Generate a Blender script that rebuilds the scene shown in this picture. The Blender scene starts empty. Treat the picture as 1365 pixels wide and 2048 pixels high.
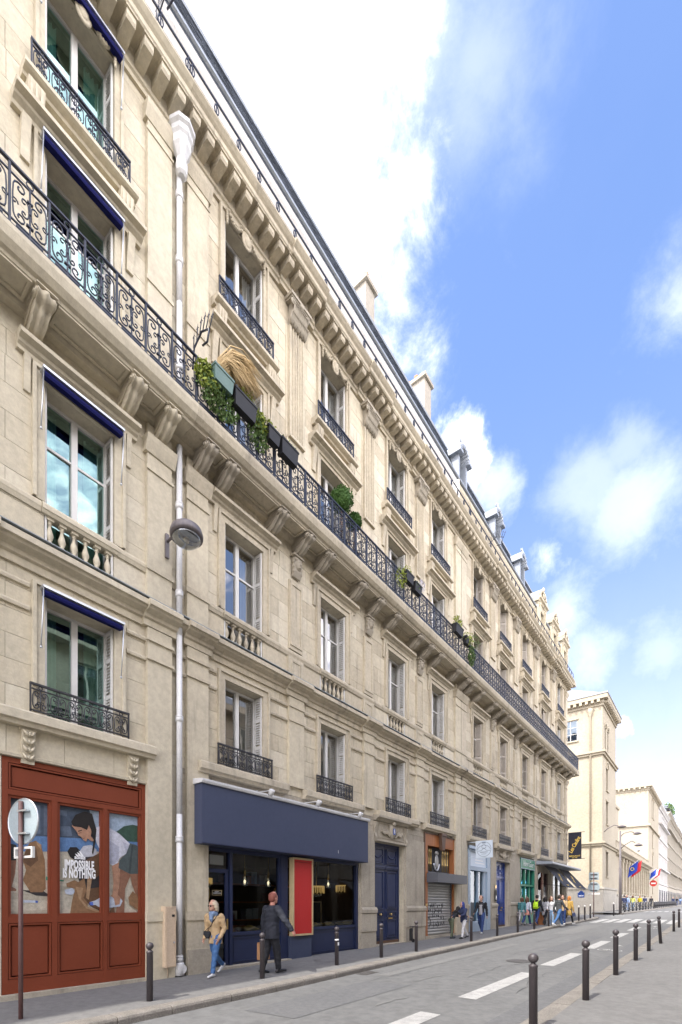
import bpy, math, random
from mathutils import Vector, Matrix, noise as mnoise
random.seed(7)
SC = bpy.context.scene
COL = SC.collection
R = math.radians

# ---------------------------------------------------------------- camera
VX, VY, FPX = 1434.0, 1809.0, 967.0        # street vanishing point and focal length in photo pixels
DCAM, ZCAM = 9.315, 1.6                    # metres from the facade line (x = 0), eye height
ACAM = math.atan2(VX - 682.5, FPX)
cam = bpy.data.cameras.new('camera')
cam.sensor_fit = 'VERTICAL'; cam.sensor_height = 36.0; cam.sensor_width = 24.0
cam.lens = 36.0 * FPX / 2048.0
cam.shift_y = (VY - 1024.0) / 2048.0
cam.clip_start = 0.05; cam.clip_end = 3000
camo = bpy.data.objects.new('camera', cam)
camo.location = (DCAM, 0, ZCAM); camo.rotation_euler = (R(90), 0, ACAM)
COL.objects.link(camo); SC.camera = camo

# ---------------------------------------------------------------- world: Nishita sky with procedural clouds
SUN_EL, SUN_AZ = R(54), R(4.5)
SDIR = Vector((-math.sin(SUN_AZ) * math.cos(SUN_EL), -math.cos(SUN_AZ) * math.cos(SUN_EL), math.sin(SUN_EL)))
world = bpy.data.worlds.new('World'); SC.world = world; world.use_nodes = True
NT = world.node_tree; NT.nodes.clear()
def wn(t, **kw):
    n = NT.nodes.new(t)
    for k, v in kw.items(): setattr(n, k, v)
    return n
def wl(a, b): NT.links.new(a, b)
def wmath(op, a, b=None, clamp=False):
    n = wn('ShaderNodeMath', operation=op, use_clamp=clamp)
    for i, v in enumerate((a, b)):
        if v is None: continue
        if isinstance(v, (int, float)): n.inputs[i].default_value = v
        else: wl(v, n.inputs[i])
    return n.outputs[0]
sky = wn('ShaderNodeTexSky', sky_type='NISHITA', sun_disc=False)
sky.sun_elevation = SUN_EL; sky.sun_rotation = math.atan2(SDIR.x, SDIR.y)
sky.altitude = 50; sky.air_density = 1.0; sky.dust_density = 0.6; sky.ozone_density = 1.6
tc = wn('ShaderNodeTexCoord')
def wnoise(scale, detail, rough, dist=0.0, vec=None):
    n = wn('ShaderNodeTexNoise'); n.inputs['Scale'].default_value = scale; n.inputs['Detail'].default_value = detail
    n.inputs['Roughness'].default_value = rough; n.inputs['Distortion'].default_value = dist
    wl(vec if vec else tc.outputs['Generated'], n.inputs['Vector']); return n.outputs['Fac']
def raydir(px, py):
    r = Vector(((px - 682.5) / FPX, 1.0, (VY - py) / FPX))
    v = Vector((r.x * math.cos(ACAM) - r.y * math.sin(ACAM), r.x * math.sin(ACAM) + r.y * math.cos(ACAM), r.z))
    return v.normalized()
n_big = wnoise(3.2, 9, 0.62, 0.3)
n_fine = wnoise(11.0, 10, 0.66, 0.2)
CL = [  # centre direction, radius (chord), softness, density
    ((470, 40), .15, .13, 1.0), ((600, 190), .085, .14, .8), ((640, 40), .09, .17, .6), ((830, 40), .09, .24, .32), ((950, 130), .05, .22, .27), ((760, 260), .05, .18, .30), ((480, -260), .20, .3, .8), ((930, 905), .042, .045, .52),
    ((985, 970), .035, .08, .34), ((1280, 1010), .06, .17, .335), ((1180, 980), .05, .16, .29), ((1360, 620), .035, .11, .33), ((1250, 900), .03, .11, .27),
    ((1090, 1120), .03, .06, .40), ((1130, 1230), .055, .13, .34), ((1245, 1450), .012, .035, .36), ((1180, 1310), .06, .17, .32), ((1330, 1300), .05, .17, .28), ((300, 500), .3, .3, .8)]
acc = None
for (px, py), rad, soft, dens in CL:
    vm = wn('ShaderNodeVectorMath', operation='DISTANCE'); wl(tc.outputs['Generated'], vm.inputs[0]); vm.inputs[1].default_value = raydir(px, py)
    dd = wmath('ADD', vm.outputs['Value'], wmath('MULTIPLY', wmath('SUBTRACT', n_big, 0.5), rad * .9 + .07))
    dd = wmath('ADD', dd, wmath('MULTIPLY', wmath('SUBTRACT', n_fine, 0.5), rad * .9 + .10))
    mr = wn('ShaderNodeMapRange', interpolation_type='SMOOTHSTEP'); wl(dd, mr.inputs[0])
    mr.inputs[1].default_value = rad + soft * .5; mr.inputs[2].default_value = max(0.0, rad - soft * .5)
    mr.inputs[3].default_value = 0; mr.inputs[4].default_value = dens
    acc = mr.outputs[0] if acc is None else wmath('MAXIMUM', acc, mr.outputs[0])
# scattered cloud over the whole dome (added as fill light where the camera does not look), with the open blue gap of the photograph
mp = wn('ShaderNodeMapping'); mp.inputs['Scale'].default_value = (1.0, 1.0, 2.0); wl(tc.outputs['Generated'], mp.inputs[0])
n_gen = wnoise(2.3, 8, 0.6, 0.4, mp.outputs[0])
mr = wn('ShaderNodeMapRange', interpolation_type='SMOOTHSTEP'); wl(n_gen, mr.inputs[0])
mr.inputs[1].default_value = .33; mr.inputs[2].default_value = .54; mr.inputs[3].default_value = 0; mr.inputs[4].default_value = .9
gap = wn('ShaderNodeVectorMath', operation='DISTANCE'); wl(tc.outputs['Generated'], gap.inputs[0]); gap.inputs[1].default_value = raydir(1160, 700)
gr_ = wn('ShaderNodeMapRange', interpolation_type='SMOOTHSTEP'); wl(wmath('ADD', gap.outputs['Value'], wmath('MULTIPLY', wmath('SUBTRACT', n_big, .5), .25)), gr_.inputs[0])
gr_.inputs[1].default_value = .55; gr_.inputs[2].default_value = .85; gr_.inputs[3].default_value = .05; gr_.inputs[4].default_value = 1.0
acc = wmath('MAXIMUM', acc, wmath('MULTIPLY', mr.outputs[0], gr_.outputs[0]))
sx = wn('ShaderNodeSeparateXYZ'); wl(tc.outputs['Generated'], sx.inputs[0])
hz = wn('ShaderNodeMapRange', interpolation_type='SMOOTHSTEP'); wl(sx.outputs[2], hz.inputs[0]); hz.inputs[1].default_value = .95; hz.inputs[2].default_value = 0.05; hz.inputs[3].default_value = 0.0; hz.inputs[4].default_value = .29
acc = wmath('MAXIMUM', acc, hz.outputs[0])
acc = wmath('POWER', acc, 2.2)
tint = wn('ShaderNodeMix', data_type='RGBA', blend_type='MULTIPLY'); tint.inputs['Factor'].default_value = 1.0
wl(sky.outputs[0], tint.inputs['A'])
tz = wn('ShaderNodeMapRange', interpolation_type='SMOOTHSTEP'); wl(sx.outputs[2], tz.inputs[0]); tz.inputs[1].default_value = .05; tz.inputs[2].default_value = .75
tmix = wn('ShaderNodeMix', data_type='RGBA'); wl(tz.outputs[0], tmix.inputs['Factor']); tmix.inputs['A'].default_value = (.64, .52, .52, 1); tmix.inputs['B'].default_value = (.84, .87, 1.0, 1); wl(tmix.outputs['Result'], tint.inputs['B'])
shade = wn('ShaderNodeMapRange'); wl(n_fine, shade.inputs[0]); shade.inputs[1].default_value = .25; shade.inputs[2].default_value = .7
shade.inputs[3].default_value = 16.0; shade.inputs[4].default_value = 20.0
cc = wn('ShaderNodeCombineColor'); wl(wmath('MULTIPLY', shade.outputs[0], 1.06), cc.inputs[0]); wl(shade.outputs[0], cc.inputs[1]); wl(wmath('MULTIPLY', shade.outputs[0], .98), cc.inputs[2])
mixc = wn('ShaderNodeMix', data_type='RGBA'); wl(acc, mixc.inputs['Factor']); wl(tint.outputs['Result'], mixc.inputs['A']); wl(cc.outputs[0], mixc.inputs['B'])
bg = wn('ShaderNodeBackground'); wl(mixc.outputs['Result'], bg.inputs[0]); bg.inputs[1].default_value = 0.15
wo = wn('ShaderNodeOutputWorld'); wl(bg.outputs[0], wo.inputs[0])

# ---------------------------------------------------------------- sun and exposure
sl = bpy.data.lights.new('sun', 'SUN'); sl.energy = 2.0; sl.angle = R(0.53); sl.color = (1.0, .95, .86)
slo = bpy.data.objects.new('sun', sl); slo.rotation_euler = SDIR.to_track_quat('Z', 'Y').to_euler(); slo.location = (0, -20, 40); COL.objects.link(slo)
SC.view_settings.view_transform = 'Standard'; SC.view_settings.look = 'None'
SC.view_settings.exposure = 1.47; SC.view_settings.gamma = 1.0; SC.view_settings.use_curve_mapping = False
SC.render.engine = 'CYCLES'
try:
    SC.cycles.max_bounces = 6; SC.cycles.diffuse_bounces = 3; SC.cycles.glossy_bounces = 3; SC.cycles.transparent_max_bounces = 10; SC.cycles.transmission_bounces = 4
    SC.cycles.caustics_reflective = False; SC.cycles.caustics_refractive = False
except Exception: pass

# ---------------------------------------------------------------- materials
MATS = {}
def mat(name, col, rough=.7, col2=None, nscale=1.0, var=.5, bump=0.0, bscale=40.0, metal=0.0, spec=.5, streak=0.0, streakcol=(.09, .085, .08), fine=.12, emit=None, emits=0.0, stretch=None):
    m = bpy.data.materials.new(name); m.use_nodes = True; t = m.node_tree; b = t.nodes['Principled BSDF']
    b.inputs['Roughness'].default_value = rough; b.inputs['Metallic'].default_value = metal; b.inputs['Specular IOR Level'].default_value = spec
    geo = t.nodes.new('ShaderNodeNewGeometry')
    def nz(scale, det=5, r=.6, vec=None):
        n = t.nodes.new('ShaderNodeTexNoise'); n.inputs['Scale'].default_value = scale; n.inputs['Detail'].default_value = det; n.inputs['Roughness'].default_value = r
        t.links.new(vec or geo.outputs['Position'], n.inputs['Vector']); return n.outputs['Fac']
    def mix(fac, a, bb, blend='MIX'):
        n = t.nodes.new('ShaderNodeMix'); n.data_type = 'RGBA'; n.blend_type = blend
        for s, v in (('Factor', fac), ('A', a), ('B', bb)):
            if hasattr(v, 'links') or isinstance(v, bpy.types.NodeSocket): t.links.new(v, n.inputs[s])
            elif s == 'Factor': n.inputs[s].default_value = v
            else: n.inputs[s].default_value = (*v, 1)
        return n.outputs['Result']
    def ramp(f, lo, hi, o0=0.0, o1=1.0):
        n = t.nodes.new('ShaderNodeMapRange'); n.interpolation_type = 'SMOOTHSTEP'; t.links.new(f, n.inputs[0])
        n.inputs[1].default_value = lo; n.inputs[2].default_value = hi; n.inputs[3].default_value = o0; n.inputs[4].default_value = o1; return n.outputs[0]
    if col2 is None and fine == 0 and not streak:
        b.inputs['Base Color'].default_value = (*col, 1)
    else:
        vec = None
        if stretch:
            mp = t.nodes.new('ShaderNodeMapping'); mp.inputs['Scale'].default_value = stretch; t.links.new(geo.outputs['Position'], mp.inputs[0]); vec = mp.outputs[0]
        c = col
        if col2: c = mix(ramp(nz(nscale, 6, .62, vec), .5 - var * .5, .5 + var * .5), col, col2)
        if fine: c = mix(fine, c, mix(ramp(nz(nscale * 14, 4, .7, vec), .3, .7), (.15, .15, .15), (1.0, 1.0, 1.0)), 'OVERLAY')
        if streak:
            mp2 = t.nodes.new('ShaderNodeMapping'); mp2.inputs['Scale'].default_value = (2.6, 2.6, .28); t.links.new(geo.outputs['Position'], mp2.inputs[0])
            f = ramp(nz(1.6, 7, .68, mp2.outputs[0]), .50, .74, 0, streak); c = mix(f, c, streakcol)
        t.links.new(c, b.inputs['Base Color']) if not isinstance(c, tuple) else setattr(b.inputs['Base Color'], 'default_value', (*c, 1))
    if bump:
        bp = t.nodes.new('ShaderNodeBump'); bp.inputs['Strength'].default_value = bump; bp.inputs['Distance'].default_value = .02
        t.links.new(nz(bscale, 5, .65), bp.inputs['Height']); t.links.new(bp.outputs[0], b.inputs['Normal'])
    if emit:
        b.inputs['Emission Color'].default_value = (*emit, 1); b.inputs['Emission Strength'].default_value = emits
    MATS[name] = m; return m
def glassmat(name, tint, refl, rough=.01, transp=(.75, .78, .78)):
    """window glass: mirror reflection over a view into the room"""
    m = bpy.data.materials.new(name); m.use_nodes = True; t = m.node_tree; t.nodes.clear()
    o = t.nodes.new('ShaderNodeOutputMaterial'); g = t.nodes.new('ShaderNodeBsdfGlossy'); g.inputs['Color'].default_value = (*tint, 1); g.inputs['Roughness'].default_value = rough
    tr = t.nodes.new('ShaderNodeBsdfTransparent'); tr.inputs['Color'].default_value = (*transp, 1)
    fr = t.nodes.new('ShaderNodeFresnel'); fr.inputs['IOR'].default_value = 1.5
    ad = t.nodes.new('ShaderNodeMath'); ad.operation = 'ADD'; ad.use_clamp = True; t.links.new(fr.outputs[0], ad.inputs[0]); ad.inputs[1].default_value = refl
    geo = t.nodes.new('ShaderNodeNewGeometry'); nz = t.nodes.new('ShaderNodeTexNoise'); nz.inputs['Scale'].default_value = 1.3; t.links.new(geo.outputs['Position'], nz.inputs['Vector'])
    bp = t.nodes.new('ShaderNodeBump'); bp.inputs['Strength'].default_value = .05; bp.inputs['Distance'].default_value = .05; t.links.new(nz.outputs['Fac'], bp.inputs['Height']); t.links.new(bp.outputs[0], g.inputs['Normal'])
    mx = t.nodes.new('ShaderNodeMixShader'); t.links.new(ad.outputs[0], mx.inputs[0]); t.links.new(tr.outputs[0], mx.inputs[1]); t.links.new(g.outputs[0], mx.inputs[2]); t.links.new(mx.outputs[0], o.inputs[0])
    MATS[name] = m; return m
mat('stone_clean', (0.561, 0.502, 0.384), .85, (0.472, 0.422, 0.318), .55, .55, .25, 30, streak=.18, streakcol=(0.354, 0.315, 0.252))
mat('stone_clean_b', (0.536, 0.476, 0.358), .85, (0.467, 0.416, 0.307), .7, .55, .25, 30, streak=.18, streakcol=(0.354, 0.315, 0.252))
mat('stone_clean_c', (0.590, 0.539, 0.418), .85, (0.521, 0.466, 0.363), .7, .55, .25, 30, streak=.12, streakcol=(0.393, 0.354, 0.282))
mat('stone_mid', (0.590, 0.523, 0.393), .88, (0.453, 0.401, 0.302), .5, .6, .35, 30, streak=.55, streakcol=(0.236, 0.208, 0.167))
mat('stone_mid_b', (0.521, 0.456, 0.338), .88, (0.414, 0.359, 0.267), .8, .6, .35, 30, streak=.6, streakcol=(0.217, 0.193, 0.156))
mat('stone_mid_c', (0.620, 0.557, 0.433), .88, (0.512, 0.456, 0.353), .8, .6, .35, 30, streak=.45, streakcol=(0.265, 0.239, 0.191))
mat('stone_grey', (0.541, 0.476, 0.363), .88, (0.403, 0.354, 0.272), .45, .6, .35, 30, streak=.6, streakcol=(0.206, 0.182, 0.151))
mat('stone_grey_b', (0.472, 0.411, 0.307), .88, (0.373, 0.325, 0.247), .8, .6, .35, 30, streak=.6, streakcol=(0.187, 0.167, 0.142))
mat('stone_grey_c', (0.570, 0.513, 0.398), .88, (0.462, 0.411, 0.318), .8, .6, .35, 30, streak=.5, streakcol=(0.226, 0.203, 0.167))
mat('stone_trim', (0.541, 0.476, 0.358), .88, (0.393, 0.345, 0.262), .9, .6, .35, 35, streak=.65, streakcol=(0.187, 0.167, 0.137))
mat('stone_carved', (0.423, 0.375, 0.298), .9, (0.305, 0.273, 0.221), 6, .8, .3, 45, streak=.2, streakcol=(0.177, 0.162, 0.142))
mat('stone_school_base', (.44, .41, .35), .9, (.36, .335, .29), 1.0, .6, .3, 30, streak=.3, streakcol=(.2, .19, .17))
mat('stone_base', (0.449, 0.396, 0.311), .9, (0.315, 0.282, 0.224), 1.3, .6, .4, 40, streak=.45, streakcol=(0.153, 0.139, 0.117))
mat('stone_base_b', (0.382, 0.337, 0.265), .9, (0.286, 0.257, 0.204), 1.3, .6, .4, 40, streak=.45, streakcol=(0.143, 0.134, 0.112))
mat('stone_base_c', (0.487, 0.441, 0.357), .9, (0.382, 0.346, 0.281), 1.3, .6, .4, 40, streak=.4, streakcol=(0.191, 0.173, 0.148))
mat('stone_far', (.42, .37, .28), .9, (.36, .315, .24), .35, .5, .15, 20, streak=.25, streakcol=(.30, .26, .195))
mat('stone_white', (.44, .40, .335), .9, (.37, .335, .28), .5, .5, .1, 20, streak=.25, streakcol=(.3, .27, .23))
mat('joint', (.20, .175, .14), .95, fine=.1)
mat('iron_blue', (.011, .015, .032), .42, (.018, .024, .045), 6, .6, spec=.5)
mat('iron_black', (.022, .022, .026), .45, (.04, .04, .045), 8, .6, spec=.5)
mat('zinc', (.26, .29, .33), .45, (.34, .37, .41), 1.5, .6, .1, 20, spec=.5)
mat('lead', (.20, .235, .27), .5, (.28, .31, .33), 3, .6)
mat('slate', (.085, .10, .125), .5, (.15, .165, .19), 7, .8, .3, 60, stretch=(1, 3, 3))
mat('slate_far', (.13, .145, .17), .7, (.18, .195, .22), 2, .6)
mat('white_paint', (.72, .71, .68), .45, (.62, .61, .585), 3, .6, fine=.06)
mat('shutter_white', (.66, .65, .62), .55, (.56, .55, .52), 3, .6, fine=.08)
mat('shutter_beige', (.50, .45, .39), .6, (.42, .375, .32), 3, .6)
mat('pipe_white', (.66, .66, .66), .45, (.55, .55, .55), 2, .6, streak=.2, streakcol=(.35, .34, .33))
mat('gutter_white', (.62, .60, .57), .6, (.52, .5, .47), 2, .6)
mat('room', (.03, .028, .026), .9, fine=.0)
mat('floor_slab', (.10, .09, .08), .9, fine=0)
mat('curtain', (.62, .62, .60), .9, (.52, .52, .52), 6, .6, stretch=(6, 6, .2))
glassmat('glass', (1.0, .97, .92), .28)
glassmat('glass_teal', (.60, .88, .82), .36, transp=(.36, .66, .58))
glassmat('glass_shop', (.75, .82, .9), .0)
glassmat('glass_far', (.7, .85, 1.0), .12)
mat('navy_fabric', (.004, .005, .060), .85, (.006, .008, .078), 8, .6, spec=.2)
mat('alu', (.55, .57, .60), .35, metal=.8, fine=.05)
mat('brown_paint', (.20, .050, .025), .55, (.175, .043, .021), 2, .6, fine=.04, spec=.18)
mat('blue_board', (.040, .052, .098), .6, (.049, .060, .108), .7, .6, .05, 60, fine=.05)
mat('blue_frame', (.011, .018, .055), .45, (.015, .023, .066), 3, .6)
mat('door_blue', (.020, .030, .080), .4, (.028, .04, .10), 3, .6)
mat('door_bright', (.025, .06, .26), .4, (.032, .07, .29), 3, .6)
mat('brass', (.72, .50, .20), .3, metal=.9, fine=.05)
mat('gold_trim', (.52, .41, .23), .5, (.45, .35, .19), 4, .6)
mat('red_panel', (.48, .018, .016), .5, (.41, .014, .013), 26, .7, .2, 60)
mat('wood_orange', (.36, .135, .042), .5, (.27, .095, .03), 2.2, .6, stretch=(5, 5, .5))
mat('wood_dark', (.12, .07, .045), .55, (.09, .05, .03), 4, .6)
mat('metal_grey', (.075, .08, .095), .5, (.09, .095, .11), 3, .6)
mat('roller', (.42, .42, .41), .4, (.35, .35, .34), 2, .6, metal=.35)
mat('graffiti', (.02, .02, .025), .6, fine=0)
mat('shop_grey', (.32, .40, .49), .5, (.28, .36, .45), 2, .6)
mat('sign_pale', (.62, .70, .78), .6, fine=.04)
mat('sign_ink', (.20, .25, .32), .7, fine=0)
mat('green_paint', (.02, .17, .095), .5, (.025, .2, .11), 3, .6)
mat('black_fabric', (.020, .022, .034), .8, (.028, .03, .044), 8, .6)
mat('gold_print', (.80, .55, .10), .6, fine=0)
mat('white_print', (.85, .85, .85), .6, fine=0)
mat('blue_enamel', (.02, .06, .25), .3, fine=0)
mat('asphalt', (.150, .150, .147), .92, (.127, .127, .125), .35, .6, .35, 220, fine=.16, spec=.25)
mat('asphalt_patch', (.118, .119, .121), .92, (.132, .132, .132), .8, .6, .35, 220, fine=.14, spec=.25)
mat('asphalt_dark', (.085, .085, .087), .92, (.10, .10, .10), 3, .6, .35, 220, fine=.2, spec=.25)
mat('asphalt_pale', (.172, .170, .164), .92, (.15, .149, .145), 2, .6, .35, 220, fine=.2, spec=.25)
mat('pavement', (.175, .172, .166), .94, (.150, .147, .143), .5, .6, .3, 220, fine=.14, spec=.2)
mat('granite', (.235, .215, .19), .88, (.15, .137, .12), 3.0, .7, .4, 90, fine=.3, spec=.25)
mat('road_paint', (.40, .395, .38), .85, (.25, .247, .24), 6, .75, .3, 120, fine=.35, spec=.2)
mat('cast_iron', (.06, .055, .055), .6, (.09, .085, .08), 9, .6, .3, 60)
mat('bollard', (.050, .042, .046), .45, (.062, .053, .056), 5, .6, fine=.1, spec=.5)
mat('sign_back', (.33, .39, .42), .45, (.28, .34, .37), 3, .6)
mat('pole_brown', (.10, .045, .042), .5, (.13, .075, .07), 12, .7)
mat('lamp_body', (.085, .075, .085), .5, (.16, .14, .14), 4, .7, stretch=(3, 3, .6))
glassmat('lamp_glass', (.9, .95, 1), .25, .05)
mat('terracotta', (.42, .20, .11), .8, (.35, .17, .1), 4, .6)
mat('planter_black', (.007, .007, .009), .6, (.012, .012, .014), 6, .6)
mat('planter_green', (.10, .17, .15), .5, (.13, .20, .18), 4, .6)
mat('leaf', (.06, .115, .030), .7, (.13, .20, .06), 9, .8, spec=.3)
mat('leaf_yellow', (.30, .34, .05), .7, (.20, .26, .05), 9, .8, spec=.3)
mat('leaf_dark', (.035, .09, .018), .7, (.075, .15, .03), 12, .8, spec=.3)
mat('flower', (.55, .5, .65), .7, (.6, .6, .62), 12, .8)
mat('straw', (.62, .46, .24), .8, (.50, .35, .17), 9, .8)
mat('rubber', (.02, .02, .02), .8, fine=0)
mat('earth', (.12, .115, .11), .95, (.10, .095, .09), .2, .6)

# ---------------------------------------------------------------- mesh helpers
class MB:
    def __init__(s): s.v = []; s.f = []; s.sm = []
    def add(s, vs, fs, smooth=False):
        o = len(s.v); s.v += [tuple(p) for p in vs]
        for f in fs: s.f.append(tuple(i + o for i in f)); s.sm.append(smooth)
        return s
    def box(s, x0, x1, y0, y1, z0, z1):
        return s.add([(x0, y0, z0), (x1, y0, z0), (x1, y1, z0), (x0, y1, z0), (x0, y0, z1), (x1, y0, z1), (x1, y1, z1), (x0, y1, z1)],
                     [(0, 3, 2, 1), (4, 5, 6, 7), (0, 1, 5, 4), (1, 2, 6, 5), (2, 3, 7, 6), (3, 0, 4, 7)])
    def prism(s, prof, axis, a, b, smooth=False):
        """closed 2-D outline extruded along an axis; outline coords: y-> (x,z), x-> (y,z), z-> (x,y)"""
        n = len(prof)
        def P(p, t): return {'y': (p[0], t, p[1]), 'x': (t, p[0], p[1]), 'z': (p[0], p[1], t)}[axis]
        vs = [P(p, a) for p in prof] + [P(p, b) for p in prof]
        ar = sum(prof[i][0] * prof[(i + 1) % n][1] - prof[(i + 1) % n][0] * prof[i][1] for i in range(n))
        flip = (ar > 0) == (axis == 'y')
        fs = [(i, (i + 1) % n, n + (i + 1) % n, n + i) for i in range(n)] + [tuple(range(n - 1, -1, -1)), tuple(range(n, 2 * n))]
        if flip: fs = [tuple(reversed(f)) for f in fs]
        o = len(s.v); s.add(vs, fs[:n], smooth); s.add([], [], 0)
        for f in fs[n:]: s.f.append(tuple(i + o for i in f)); s.sm.append(False)
        return s
    def tube(s, pts, r, n=5, closed=False, smooth=True, caps=True):
        pts = [Vector(p) for p in pts]; k = len(pts); rs = r if isinstance(r, (list, tuple)) else [r] * k
        vs = []; up0 = None
        for i, p in enumerate(pts):
            d = (pts[(i + 1) % k] - pts[i - 1]) if closed else (pts[min(i + 1, k - 1)] - pts[max(i - 1, 0)])
            d = d.normalized() if d.length > 1e-9 else Vector((0, 0, 1))
            if up0 is None:
                up0 = Vector((0, 0, 1)) if abs(d.z) < .9 else Vector((1, 0, 0))
            a = d.cross(up0)
            if a.length < 1e-4: a = d.cross(Vector((1, 0, 0)) if abs(d.x) < .9 else Vector((0, 1, 0)))
            a.normalize(); b = a.cross(d).normalized(); up0 = b
            for j in range(n):
                t = 2 * math.pi * (j + .5) / n; vs.append(p + a * (rs[i] * math.cos(t)) + b * (rs[i] * math.sin(t)))
        fs = []
        for i in range(k if closed else k - 1):
            for j in range(n):
                fs.append((i * n + j, i * n + (j + 1) % n, ((i + 1) % k) * n + (j + 1) % n, ((i + 1) % k) * n + j))
        s.add(vs, fs, smooth)
        if caps and not closed:
            o = len(s.v) - len(vs); s.f.append(tuple(o + j for j in range(n - 1, -1, -1))); s.sm.append(False)
            s.f.append(tuple(o + (k - 1) * n + j for j in range(n))); s.sm.append(False)
        return s
    def lathe(s, prof, c=(0, 0, 0), n=12, smooth=True, axis='z', sx=1.0, sy=1.0):
        vs = []; c = Vector(c)
        for r, z in prof:
            for j in range(n):
                t = 2 * math.pi * j / n; a, b = r * math.cos(t) * sx, r * math.sin(t) * sy
                vs.append(c + (Vector((a, b, z)) if axis == 'z' else Vector((z, a, b)) if axis == 'x' else Vector((b, z, a))))
        fs = [(i * n + j, i * n + (j + 1) % n, (i + 1) * n + (j + 1) % n, (i + 1) * n + j) for i in range(len(prof) - 1) for j in range(n)]
        s.add(vs, fs, smooth); o = len(s.v) - len(vs); m = len(prof)
        if prof[0][0] > 1e-4: s.f.append(tuple(o + j for j in range(n - 1, -1, -1))); s.sm.append(False)
        if prof[-1][0] > 1e-4: s.f.append(tuple(o + (m - 1) * n + j for j in range(n))); s.sm.append(False)
        return s
    def ball(s, c, rx, ry=None, rz=None, n=10, m=7):
        ry = ry or rx; rz = rz or rx
        vs = []; c = Vector(c)
        for i in range(m + 1):
            p = math.pi * i / m
            for j in range(n):
                t = 2 * math.pi * j / n; vs.append(c + Vector((rx * math.sin(p) * math.cos(t), ry * math.sin(p) * math.sin(t), -rz * math.cos(p))))
        return s.add(vs, [(i * n + j, i * n + (j + 1) % n, (i + 1) * n + (j + 1) % n, (i + 1) * n + j) for i in range(m) for j in range(n)], True)
    def quad(s, a, b, c, d, smooth=False): return s.add([a, b, c, d], [(0, 1, 2, 3)], smooth)
    def poly(s, pts): return s.add(pts, [tuple(range(len(pts)))])
    def xform(s, M): s.v = [tuple(M @ Vector(p)) for p in s.v]; return s
    def mesh(s, name, m):
        me = bpy.data.meshes.new(name); me.from_pydata(s.v, [], s.f); me.polygons.foreach_set('use_smooth', s.sm)
        if m: me.materials.append(MATS[m] if isinstance(m, str) else m)
        me.update(); return me
def link(name, me, parent=None, loc=None, rz=None, scale=None, rot=None):
    o = bpy.data.objects.new(name, me); COL.objects.link(o)
    if parent: o.parent = parent
    if loc: o.location = loc
    if rz is not None: o.rotation_euler = (0, 0, rz)
    if rot: o.rotation_euler = rot
    if scale: o.scale = scale
    return o
def obj(name, mb, m, parent=None, loc=None, rz=None): return link(name, mb.mesh(name, m), parent, loc, rz)
def tag(o, label, cat, group=None, kind=None):
    o['label'] = label; o['category'] = cat
    if group: o['group'] = group
    if kind: o['kind'] = kind
    return o
def struct(o): o['kind'] = 'structure'; return o
def stuff(o): o['kind'] = 'stuff'; return o
def thing(name, label, cat, loc=(0, 0, 0), rz=0, group=None):
    o = bpy.data.objects.new(name, None); COL.objects.link(o); o.location = loc; o.rotation_euler = (0, 0, rz); o.empty_display_size = .2
    return tag(o, label, cat, group)
def interp(tab, t):
    if t <= tab[0][0]: return tab[0][1]
    for (a, b), (c, d) in zip(tab, tab[1:]):
        if t <= c: return b + (d - b) * (t - a) / (c - a)
    return tab[-1][1]
TEXT_TODO = []
def text_mesh(body, size, bold=0.0, shear=0.0, space=1.0, ext=0.0):
    cu = bpy.data.curves.new('txt', 'FONT'); cu.body = body; cu.size = size; cu.align_x = 'CENTER'; cu.align_y = 'CENTER'; cu.offset = bold; cu.shear = shear; cu.space_character = space; cu.extrude = ext; cu.resolution_u = 3
    o = bpy.data.objects.new('txt', cu); COL.objects.link(o)
    dg = bpy.context.evaluated_depsgraph_get(); me = bpy.data.meshes.new_from_object(o.evaluated_get(dg)); me.name = 'lettering'
    bpy.data.objects.remove(o); bpy.data.curves.remove(cu); return me
def text(name, body, size, m, parent, M, bold=0.0, shear=0.0, space=1.0, ext=.002, xscale=1.0):
    me = text_mesh(body, size, bold, shear, space, ext); me.materials.clear(); me.materials.append(MATS[m])
    me.transform(Matrix.Diagonal((xscale, 1, 1, 1))); me.transform(M); return link(name, me, parent)
def face_street(y, z, x, extra=0.0):
    """matrix for lettering on a face that looks to the street (+x): text right = +y"""
    return Matrix.Translation((x, y, z)) @ Matrix(((0, 0, 1, 0), (1, 0, 0, 0), (0, 1, 0, 0), (0, 0, 0, 1))) @ Matrix.Rotation(extra, 4, 'Z')

# ---------------------------------------------------------------- ground shape
GZ = [(-60, -.5), (-15, -.06), (3, .01), (7, .06), (13, .14), (18, .20), (26, .33), (40, .62), (57, .88), (100, 1.25), (147, 1.62), (220, 2.2), (700, 5.5)]
KL = [(-15, 2.6), (3, 2.52), (7, 2.50), (13, 2.28), (20, 2.05), (29, 1.98), (40, 2.15), (60, 2.5), (100, 3.2), (200, 5.0)]
KR = [(-15, 7.2), (14, 7.22), (40, 7.35), (60, 7.9), (100, 9.6), (200, 16.0)]
def gz(y): return interp(GZ, y)
def kl(y): return interp(KL, y)
def kr(y): return interp(KR, y)
def road_z(x, y): return gz(y) - .018 * kl(y) - .125 + .05 * (1 - ((x - 5.1) / 2.3) ** 2 if 2.8 < x < 7.4 else 0)
def lp_z(x, y): return gz(y) - .018 * max(x, 0)
def rp_z(x, y): return road_z(7.2, y) + .12 + .01 * (x - 7.2)
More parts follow.
